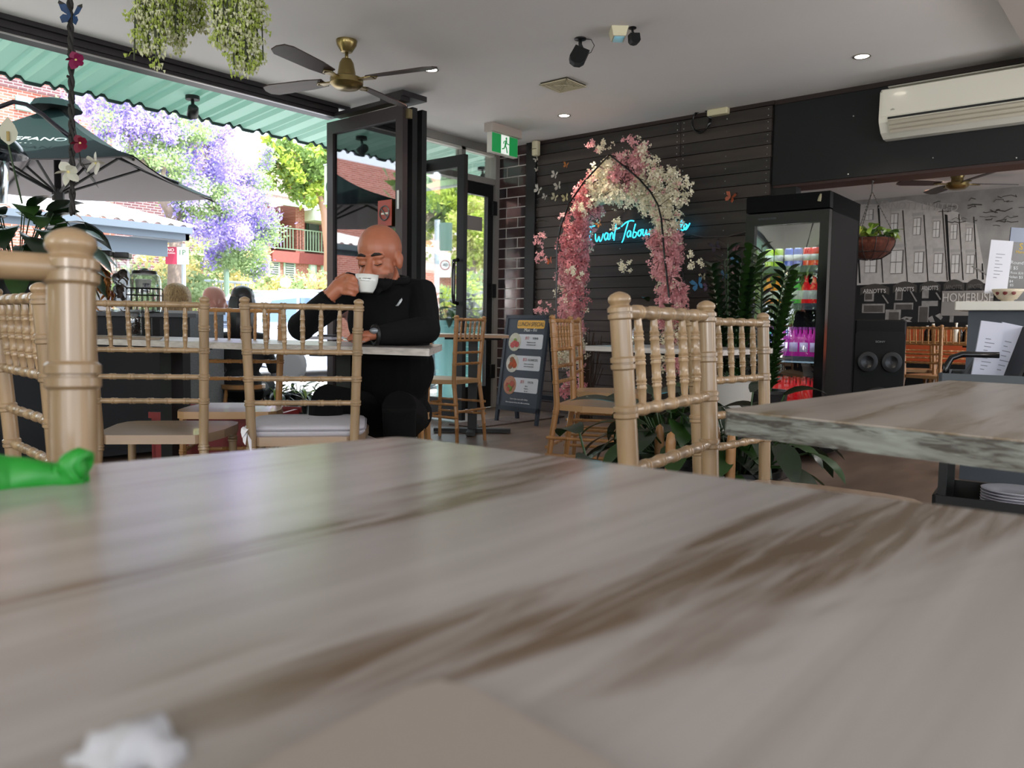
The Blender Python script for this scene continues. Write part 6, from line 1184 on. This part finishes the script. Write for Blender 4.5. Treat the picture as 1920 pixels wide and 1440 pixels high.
# trees further along the street, towards the back of the shop (they show in the fridge door)
for k, (y_, s_) in enumerate(((-1.8, 1.25), (-5.2, 1.4), (-9, 1.5))):
    c = (-9.8, y_, 3.0); tree('street_tree', ['round street tree nearest the shop, beyond the counter end', 'second round street tree beyond the counter end', 'third round street tree beyond the counter end'][k], (c[0], c[1], -.2), [[((c[0], c[1], -.2), .18), (c, .1)]], [(c, s_), ((c[0], c[1]+.6, 2.2), s_*.8), ((c[0]+.2, c[1]-.6, 2.0), s_*.8), ((c[0], c[1], 4.2), s_*.8), ((c[0]+.2, c[1], 1.0), s_*.8)], [mgl2, mgn], 9000, .1, 60+k)
b1 = thing('brick_block', 'plain red brick block further down the street', 'building', (-24, -30, -.2)); MB().bb((-8, 0, 0), (0, 24, 7)).build('wall', mbr, b1)

for k, (x_, y_) in enumerate(((-7.6, -9.5), (-5.0, -10.2), (-2.4, -10.0), (.4, -10.4))):  # unseen trees added to mirror green in the fridge door and cut rear light
    c = (x_, y_, 1.9); tree('reflection_tree', 'unseen bushy tree added behind the shop for the fridge reflection, %s of four' % ('first', 'second', 'third', 'last')[k], (x_, y_, -.2), [[((x_, y_, -.2), .15), (c, .1)]], [(c, 1.5), ((x_+.7, y_, 2.9), 1.1), ((x_-.7, y_, 2.8), 1.1), ((x_, y_, .7), 1.2)], [mgl2, mgn], 8000, .1, 80+k)
struct(MB().bb((-8, -16, -.2), (6, -6.1, -.1)).build('rear_ground', MATS['grass_verge']))  # unseen ground added under these trees
# ------------------------------------------------------------------ people
def head_shapes(b, Mh, k=1.0, nose=1.0):
    s = MB(Mh @ Matrix.Scale(k, 4)); s.ball((0, -.012, .035), (.077, .097, .085), 20, 14); s.ball((0, .028, -.03), (.061, .062, .08), 18, 12); s.ball((0, .032, -.083), (.05, .052, .034), 14, 10); s.ball((0, .070, -.108), (.024, .018, .016), 10, 8)
    for q in (-1, 1):
        s.ball((q*.034, .055, -.045), (.027, .028, .026), 10, 8); s.ball((q*.03, .078, .013), (.029, .013, .009), 10, 8); s.ball((q*.031, .076, -.008), (.0155, .013, .0105), 10, 8); s.ball((q*.075, .0, -.014), (.011, .022, .031), 10, 8); s.ball((q*.079, -.009, -.004), (.009, .015, .02), 8, 6)
        s.ball((q*.012, .104, -.047), (.009, .011, .008), 8, 6); s.ball((q*.022, .072, -.062), (.016, .016, .022), 8, 6)
    s.tube([(0, .083, .012), (0, .095, -.012), (0, .112, -.036), (0, .119, -.048), (0, .102, -.058)], [.009, .011, .0145*nose, .0155*nose, .009], 10); s.ball((0, .089, -.072), (.024, .012, .0065), 10, 8); s.ball((0, .087, -.084), (.021, .011, .0065), 10, 8); s.ball((0, .075, -.075), (.034, .02, .022), 10, 8)
    b.v_off = len(b.v); o = len(b.v); b.v += s.v; b.f += [tuple(i+o for i in f) for f in s.f]; b.m += s.m
def solid(name, b, voxel, smooth_n, classify, mats_, parent):
    me = bpy.data.meshes.new(name); me.from_pydata([tuple(p) for p in b.v], [], b.f); o = bpy.data.objects.new(name, me); C.objects.link(o)
    md = o.modifiers.new('r', 'REMESH'); md.mode = 'VOXEL'; md.voxel_size = voxel; md.use_smooth_shade = True
    ms = o.modifiers.new('s', 'SMOOTH'); ms.iterations = smooth_n; ms.factor = .5
    dg = bpy.context.evaluated_depsgraph_get(); dg.update(); me2 = bpy.data.meshes.new_from_object(o.evaluated_get(dg)); o.modifiers.clear(); o.data = me2; o.name = name
    me2.materials.clear()
    for m_ in mats_: me2.materials.append(m_)
    for p in me2.polygons: p.material_index = classify(p.center); p.use_smooth = True
    o.parent = parent
    return o
mskin = mat('skin_tan', 'a8654a', .42, noise_amt=.06, scale=25); mstub = mat('skin_stubble', '8a5c4a', .6, noise_amt=.15, scale=90); mcloth = mat('black_knit', '060608', .9, spec=.25); mtrou = mat('black_trousers', '040405', .95, spec=.2); mhair = mat('brow_dark', '1c1512', .8)
mn = thing('person', 'bald man in a black half-zip top drinking from a white cup at the long table', 'person', (-2.641, 2.297, 0.158)[:2]+(0,)); mb0 = mn.location
def W(p): return Vector(p)-mb0
Hc = W((-2.403, 2.036, 1.091)); Mh = Matrix.Translation(Hc) @ Matrix.Rotation(YAW+PI-.27, 4, 'Z') @ Matrix.Rotation(-.2, 4, 'X') @ Matrix.Rotation(.04, 4, 'Y'); HK = 1.06
B = MB(); head_shapes(B, Mh, HK, 1.1)
sh = lambda x, y, d: W((0, 0, 0))+Vector((0, 0, 0))
neckT = Mh @ Vector((0, -.02, -.06)); neckB = W((-2.484, 2.139, 0.973)); B.tube([neckT, neckT.lerp(neckB, .5)+Vector((0, 0, .01)), neckB], [.056, .06, .072], 16)
Rz = Matrix.Rotation(YAW, 4, 'Z')
def tb_(c, r): B.ball(c, r, 20, 14, (0, 0, YAW))
chest = W((-2.488, 2.177, 0.855)); belly = W((-2.580, 2.264, 0.653)); pelv = W((-2.648, 2.319, 0.449))
tb_(W((-2.492, 2.157, 0.950)), (.15, .085, .075)); tb_(chest, (.185, .125, .17)); tb_(belly, (.175, .14, .17)); tb_(pelv, (.175, .14, .12))
B.tube([chest, belly, pelv], [.15, .155, .15], 18)
sL_, eL, wL = W((-2.578, 2.034, 0.978)), W((-2.548, 1.782, 0.825)), W((-2.397, 1.789, 0.931)); sR_, eR, wR = W((-2.390, 2.244, 0.958)), W((-2.263, 2.154, 0.820)), W((-2.317, 1.949, 0.798))
eL.z = max(eL.z, .815-0); 
B.tube([W((-2.546, 2.124, 0.949)), sL_, sL_.lerp(eL, .5), eL], [.07, .068, .058, .05], 14); B.tube([eL, eL.lerp(wL, .5), wL], [.052, .045, .034], 14)
B.tube([W((-2.454, 2.215, 0.952)), sR_, sR_.lerp(eR, .5), eR], [.075, .07, .06, .052], 14); B.tube([eR, eR.lerp(wR, .45), wR], [.054, .047, .034], 14)
B.ball(eL, (.053, .053, .055), 12, 8); B.ball(eR, (.056, .056, .056), 12, 8)
for hip, knee, ank in ((W((-2.669, 2.247, 0.441)), W((-2.445, 1.817, 0.549)), W((-2.449, 1.790, 0.032))), (W((-2.563, 2.336, 0.432)), W((-2.237, 1.991, 0.528)), W((-2.278, 2.041, 0.036)))):
    ank.z = .1; B.tube([hip, hip.lerp(knee, .5), knee], [.088, .082, .065], 14); B.tube([knee, knee.lerp(ank, .4), ank], [.064, .06, .042], 14); ft = ank+Vector((math.sin(YAW), -math.cos(YAW), 0))*.12; B.tube([ank+Vector((0, 0, -.05)), (ank+ft)/2+Vector((0, 0, -.05)), ft+Vector((0, 0, -.06))], [.045, .045, .032], 10)
# hands: palm, four bent fingers, thumb at the side
def fing(pts, r0, r1): n = len(pts); B.tube([Vector(p) for p in pts], [r0+(r1-r0)*i/(n-1) for i in range(n)], 9); B.ball(pts[-1], r1*1.02, 8, 6)
cupC = W((-2.294, 1.881, 0.983))
pal = W((-2.368, 1.817, 0.972)); B.tube([wL, wL.lerp(pal, .45), pal, W((-2.355, 1.829, 0.982))], [.03, .034, .038, .03], 14, flat=.75)
for (kx, ky), (mx_, my_), (tx, ty), dz, r_ in (((642, 523), (656, 519), (666, 527), -.015, .0098), ((646, 530), (660, 529), (670, 536), -.025, .0098), ((645, 538), (659, 540), (669, 545), -.022, .0092), ((641, 546), (654, 550), (663, 553), -.014, .0082)):
    pass
FG = [([(-2.364, 1.823, 0.999), (-2.327, 1.823, 1.010), (-2.298, 1.827, 1.003), (-2.294, 1.836, 0.991)], .0105), ([(-2.346, 1.817, 0.983), (-2.307, 1.818, 0.988), (-2.288, 1.826, 0.981), (-2.294, 1.840, 0.970)], .0105), ([(-2.343, 1.812, 0.966), (-2.307, 1.815, 0.965), (-2.291, 1.826, 0.960), (-2.293, 1.840, 0.953)], .0098), ([(-2.352, 1.809, 0.950), (-2.318, 1.811, 0.946), (-2.300, 1.819, 0.943), (-2.299, 1.833, 0.939)], .0086)]
for pts, r_ in FG: fing([W(p) for p in pts], r_, r_*.78)
fing([W((-2.403, 1.829, 0.993)), W((-2.390, 1.855, 1.013)), W((-2.359, 1.868, 1.009)), W((-2.337, 1.872, 0.999))], .013, .0095)
pr = W((-2.328, 1.913, 0.795)); B.tube([wR, pr, W((-2.338, 1.891, 0.793))], [.028, .034, .026], 12, flat=.6)
for k in range(4): s_ = W((-2.356, 1.916, 0.799)) if k == 0 else None
for pts, r_ in (([(-2.367, 1.920, 0.801), (-2.383, 1.907, 0.802), (-2.386, 1.890, 0.794), (-2.385, 1.877, 0.784)], .0095), ([(-2.349, 1.902, 0.797), (-2.362, 1.885, 0.799), (-2.365, 1.868, 0.791), (-2.364, 1.855, 0.781)], .0098), ([(-2.330, 1.885, 0.793), (-2.337, 1.866, 0.793), (-2.339, 1.850, 0.786), (-2.341, 1.842, 0.778)], .0094), ([(-2.311, 1.874, 0.788), (-2.316, 1.856, 0.786), (-2.321, 1.845, 0.780), (-2.321, 1.838, 0.774)], .0082), ([(-2.293, 1.889, 0.786), (-2.281, 1.859, 0.779), (-2.284, 1.843, 0.773)], .0115)): fing([W(p) for p in pts], r_, r_*.8)
HI = Mh.inverted()
def cls(c):
    h = HI @ Vector(c)/1.0; hl = h/HK
    if (Vector(c)-neckB).length < .5 and c[2] > neckB.z+.038 and hl.length < .165 and abs(hl.x) < .11 and hl.z > -.135:
        ax2 = (neckB-neckT).normalized(); rel = Vector(c)-neckT
        if hl.z < -.09 and (rel-ax2*rel.dot(ax2)).length > .082: return 2
        if hl.z < -.05 and hl.y > .01 and hl.z > -.14: return 1
        return 0
    v = Vector(c)
    if (v-wL).dot((pal-wL).normalized()) > .004 and (v-pal).length < .11: return 0
    if (v-wR).dot((pr-wR).normalized()) > .004 and (v-pr).length < .13 and v.z < wR.z+.06: return 0
    return 3 if c[2] < pelv.z-.01 or ((v-pelv).length > .2 and c[2] < .7) else 2
solid('body', B, .0048, 4, cls, [mskin, mstub, mcloth, mtrou], mn)
def HP(x, y, z): return Mh @ (Vector((x, y, z))*HK)
for q in (-1, 1):
    MB().tube([HP(q*.012, .090, .018), HP(q*.026, .0915, .0235), HP(q*.040, .084, .022), HP(q*.049, .076, .016)], [.0035, .0058, .0052, .0022], 7).build('eyebrow', mhair, mn, True)
    MB().tube([HP(q*.018, .0885, -.0135), HP(q*.031, .0905, -.0165), HP(q*.044, .083, -.0125)], [.0012, .0022, .0012], 6).build('eyelashes', mhair, mn, True)
MB().tube([HP(-.022, .097, -.078), HP(0, .1015, -.0775), HP(.022, .097, -.078)], [.001, .0018, .001], 6).build('lip_line', mat('lip_dark', '5a2f2a', .6), mn, True)
# collar, logo mark, watch
col = [neckT.lerp(neckB, .78)+(Rz @ Vector((.085*math.cos(a), .078*math.sin(a)-.0, .028+.012*math.sin(a)))) for a in [2*PI*i/28 for i in range(29)]]
MB().tube(col, .015, 8, False).build('collar', mcloth, mn, True)
lg = [((-2.352, 2.074, 0.910), .0025), ((-2.344, 2.078, 0.912), .005), ((-2.338, 2.083, 0.923), .006), ((-2.335, 2.089, 0.933), .004), ((-2.336, 2.091, 0.939), .0015), ((-2.338, 2.084, 0.931), .003), ((-2.342, 2.079, 0.921), .0025), ((-2.347, 2.076, 0.914), .0015)]
MB().tube([W(p) for p, _ in lg], [r*.8 for _, r in lg], 6).build('chest_emblem', mat('emblem_silver', 'c4c8ca', .35, .3), mn, True)
wc = wR.lerp(pr, .12); ax_ = (pr-wR).normalized(); o1 = ax_.orthogonal().normalized(); o2 = ax_.cross(o1)
MB().tube([wc+(o1*math.cos(a)+o2*math.sin(a)*.92)*.034 for a in [2*PI*i/20 for i in range(21)]], .009, 6, False).build('watch_strap', mblack, mn, True)
MB().ball(wc+Vector((math.sin(YAW), -math.cos(YAW), .5)).normalized()*.034, (.017, .017, .012), 12, 8).build('watch_face', mat('watch_grey', '8e959c', .2, .5), mn, True)
# cup in the hand, saucer, spoon, paper
cu_ = thing('coffee_cup', 'white coffee cup with small black lettering held to the man\'s mouth', 'cup', Vector((-2.292, 1.880, 0.951)), YAW); cu_.rotation_euler = (-.06, .03, YAW); mcn = mat('cup_white', 'd9dad6', .2, coat=.3)
MB().lathe([(.0, .0), (.024, .0), (.0255, .004), (.033, .018), (.039, .038), (.0425, .064), (.0405, .064), (.037, .04), (.03, .018), (.0, .008)], seg=40).build('bowl', mcn, cu_, True)
MB().tube([(-.04, .004, .052), (-.058, .004, .052), (-.062, .004, .036), (-.05, .004, .02), (-.036, .004, .018)], .0045, 8).build('handle', mcn, cu_, True)
tx = 'DI STEFANO'
for i, ch in enumerate(tx):
    if ch == ' ': continue
    a = -PI/2+(i-4.5)*.105; r_ = .0418; text(ch, 'lettering', .0062, frame((r_*math.cos(a), r_*math.sin(a), .047), (-math.sin(a), math.cos(a), 0), (0, 0, 1)), mblack, cu_, .0004)
MB().tube([(.0415*math.cos(a), .0415*math.sin(a), .0395) for a in [-PI/2+.42*(i/6-1) for i in range(13)]], .0004, 4).build('underline', mblack, cu_)
q = (-2.930, 2.345, 0.757); t = thing('saucer', 'white saucer on the table below the man\'s forearm', 'saucer', (q[0], q[1], .7565))
MB().lathe([(0, .002), (.035, 0), (.04, .003), (.068, .013), (.0705, .0145), (.067, .0155), (.04, .006), (0, .005)], seg=36).build('dish', mcn, t, True)
tag(MB().tube([Vector((-2.486, 1.931, 0.776)), Vector((-2.224, 1.780, 0.777)), Vector((-2.153, 1.760, 0.777))], [.004, .0018, .0018], 6).build('teaspoon', MATS['chrome'], None, True), 'small metal teaspoon resting on the white saucer', 'spoon')
q = (-3.346, 2.468, 0.757); t = thing('folded_newspaper', 'folded paper and dark wallet lying by the man\'s elbow', 'paper', (q[0], q[1], .7565), YAW-.2); MB().cbox((-.07, -.06, 0), (.07, .1, .014), .003).build('paper', mpap, t); MB().cbox((-.01, -.05, .014), (.08, .03, .024), .004).build('wallet', mat('wallet', '2a2530', .5), t)
# diners outside
def diner(label, px, hair, skin, top, face_rz, hair_kind, k=1.0, zt=1.16):
    """px: world point of the head centre"""
    h = Vector(px); t = thing('person', label, 'person', (h.x, h.y, -.06)); c = Vector((0, 0, h.z+.06)); b = MB(); Mq = Matrix.Translation(c) @ Matrix.Rotation(face_rz, 4, 'Z') @ Matrix.Rotation(-.15, 4, 'X'); head_shapes(b, Mq, k)
    Rq = Matrix.Rotation(face_rz, 4, 'Z'); f_ = Rq @ Vector((0, 1, 0)); s_ = Rq @ Vector((1, 0, 0)); nb_ = c+Vector((0, 0, -.2))-f_*.03; seat = nb_+Vector((0, 0, -.52))-f_*.02
    b.tube([c+Vector((0, 0, -.05))-f_*.02, nb_], [.052, .06], 12); 
    for z_, rr in ((-.1, (.17, .1, .09)), (-.25, (.17, .11, .14)), (-.42, (.155, .12, .14)), (-.5, (.165, .14, .11))): b.ball(nb_+Vector((0, 0, z_)), rr, 16, 10, (0, 0, face_rz))
    for q in (-1, 1):
        sh_ = nb_+s_*q*.17+Vector((0, 0, -.08)); el_ = sh_+f_*.12+s_*q*.04+Vector((0, 0, -.26)); wr_ = el_+f_*.2-s_*q*.1+Vector((0, 0, .05)); b.tube([nb_+Vector((0, 0, -.08)), sh_, el_], [.06, .055, .043], 10); b.tube([el_, wr_], [.042, .028], 10); b.ball(wr_+f_*.05, (.035, .045, .02), 10, 8)
        for j in range(4): p0_ = wr_+f_*.08+s_*(j-1.5)*.016; b.tube([p0_, p0_+f_*.035, p0_+f_*.055+Vector((0, 0, -.015))], [.009, .008, .006], 6)
        b.tube([wr_-s_*q*.02+f_*.03, wr_-s_*q*.05+f_*.06], [.011, .008], 6)
        hp = seat+s_*q*.09; kn = hp+f_*.42+Vector((0, 0, .03)); an_ = Vector((kn.x, kn.y, .09))+f_*.03; b.tube([hp, kn], [.085, .06], 10); b.tube([kn, an_], [.058, .038], 10); b.tube([an_, an_+f_*.14+Vector((0, 0, -.04))], [.04, .028], 8)
    ne_ = nb_.z-.02; wrs = []
    def cl(p): return 0 if p[2] > ne_ else (2 if p[2] < seat.z+.02 or (Vector(p)-seat).dot(f_) > .2 and p[2] < seat.z+.12 else 1)
    solid('body', b, .011, 3, cl, [skin, top, mtrou], t)
    if hair_kind:
        hb_ = MB(Mq @ Matrix.Scale(k, 4)); hb_.ball((0, -.018, .045), (.09, .108, .088), 22, 14)
        if hair_kind == 'bob':
            for j in range(26): a = PI*(.95+1.1*j/25)+PI*.0; a = -PI*.08-PI*.84*j/25; x_, y_ = .082*math.cos(a), .09*math.sin(a)-.01; hb_.tube([(x_*.7, y_*.7, .1), (x_*1.08, y_*1.1, .02), (x_*1.2, y_*1.15, -.06), (x_*1.15, y_*1.1, -.13)], [.02, .022, .02, .008], 6)
        else:
            for j in range(26): a = -PI*.05-PI*.9*j/25; x_, y_ = .08*math.cos(a), .088*math.sin(a)-.012; hb_.tube([(x_*.7, y_*.7, .1), (x_*1.06, y_*1.08, .0), (x_*1.12, y_*1.2, -.14), (x_*1.0, y_*1.25, -.33)], [.02, .022, .024, .01], 6)
        hb_.build('hair', hair, t, True)
    return t
mhb = mat('hair_blond', 'b08d62', .6, col2='6e5236', scale=26, stretch=(6, 6, .6)); mhd = mat('hair_dark', '1a1418', .4)
mph = mat('skin_pink', 'b98276', .5)
ch_ = diner('blond bob-haired person seen from behind beyond the grey partition', (-6.397, 3.267, 0.984), mhb, mph, mat('top_grey', '5a5f68', .8), YAW, 'bob', 1.22)
diner('bald older man outside seen between two chair backs', (-6.538, 3.677, 1.021), None, mph, mat('top_dark', '24262c', .8), YAW-1.0, None, 1.0)
diner('long dark-haired woman seen from behind beside the bald older man', (-5.804, 3.507, 0.992), mhd, mph, mat('top_black', '15151a', .8), YAW, 'long', 1.0)
for k, (a_, l_) in enumerate((((-6.363, 3.240, 0.405), 'outdoor stool under the blond diner'), ((-6.500, 3.648, 0.384), 'outdoor stool under the bald older man'), ((-5.771, 3.482, 0.426), 'outdoor stool under the dark-haired woman'))):
    t = thing('stool', l_, 'stool', (a_[0], a_[1], -.06), YAW); MB().lathe([(.15, .36), (.17, .37), (.17, .4), (0, .402)], seg=20).build('seat', mchair_d, t, 'auto')
    for x_, y_ in ((-.1, -.1), (.1, -.1), (-.1, .1), (.1, .1)): MB().tube([(x_*1.3, y_*1.3, 0), (x_, y_, .365)], .016, 8).build('leg', mchair_d, t, True)
for P_, u_ in ((protoA, usedA), (protoB, usedB)): pass
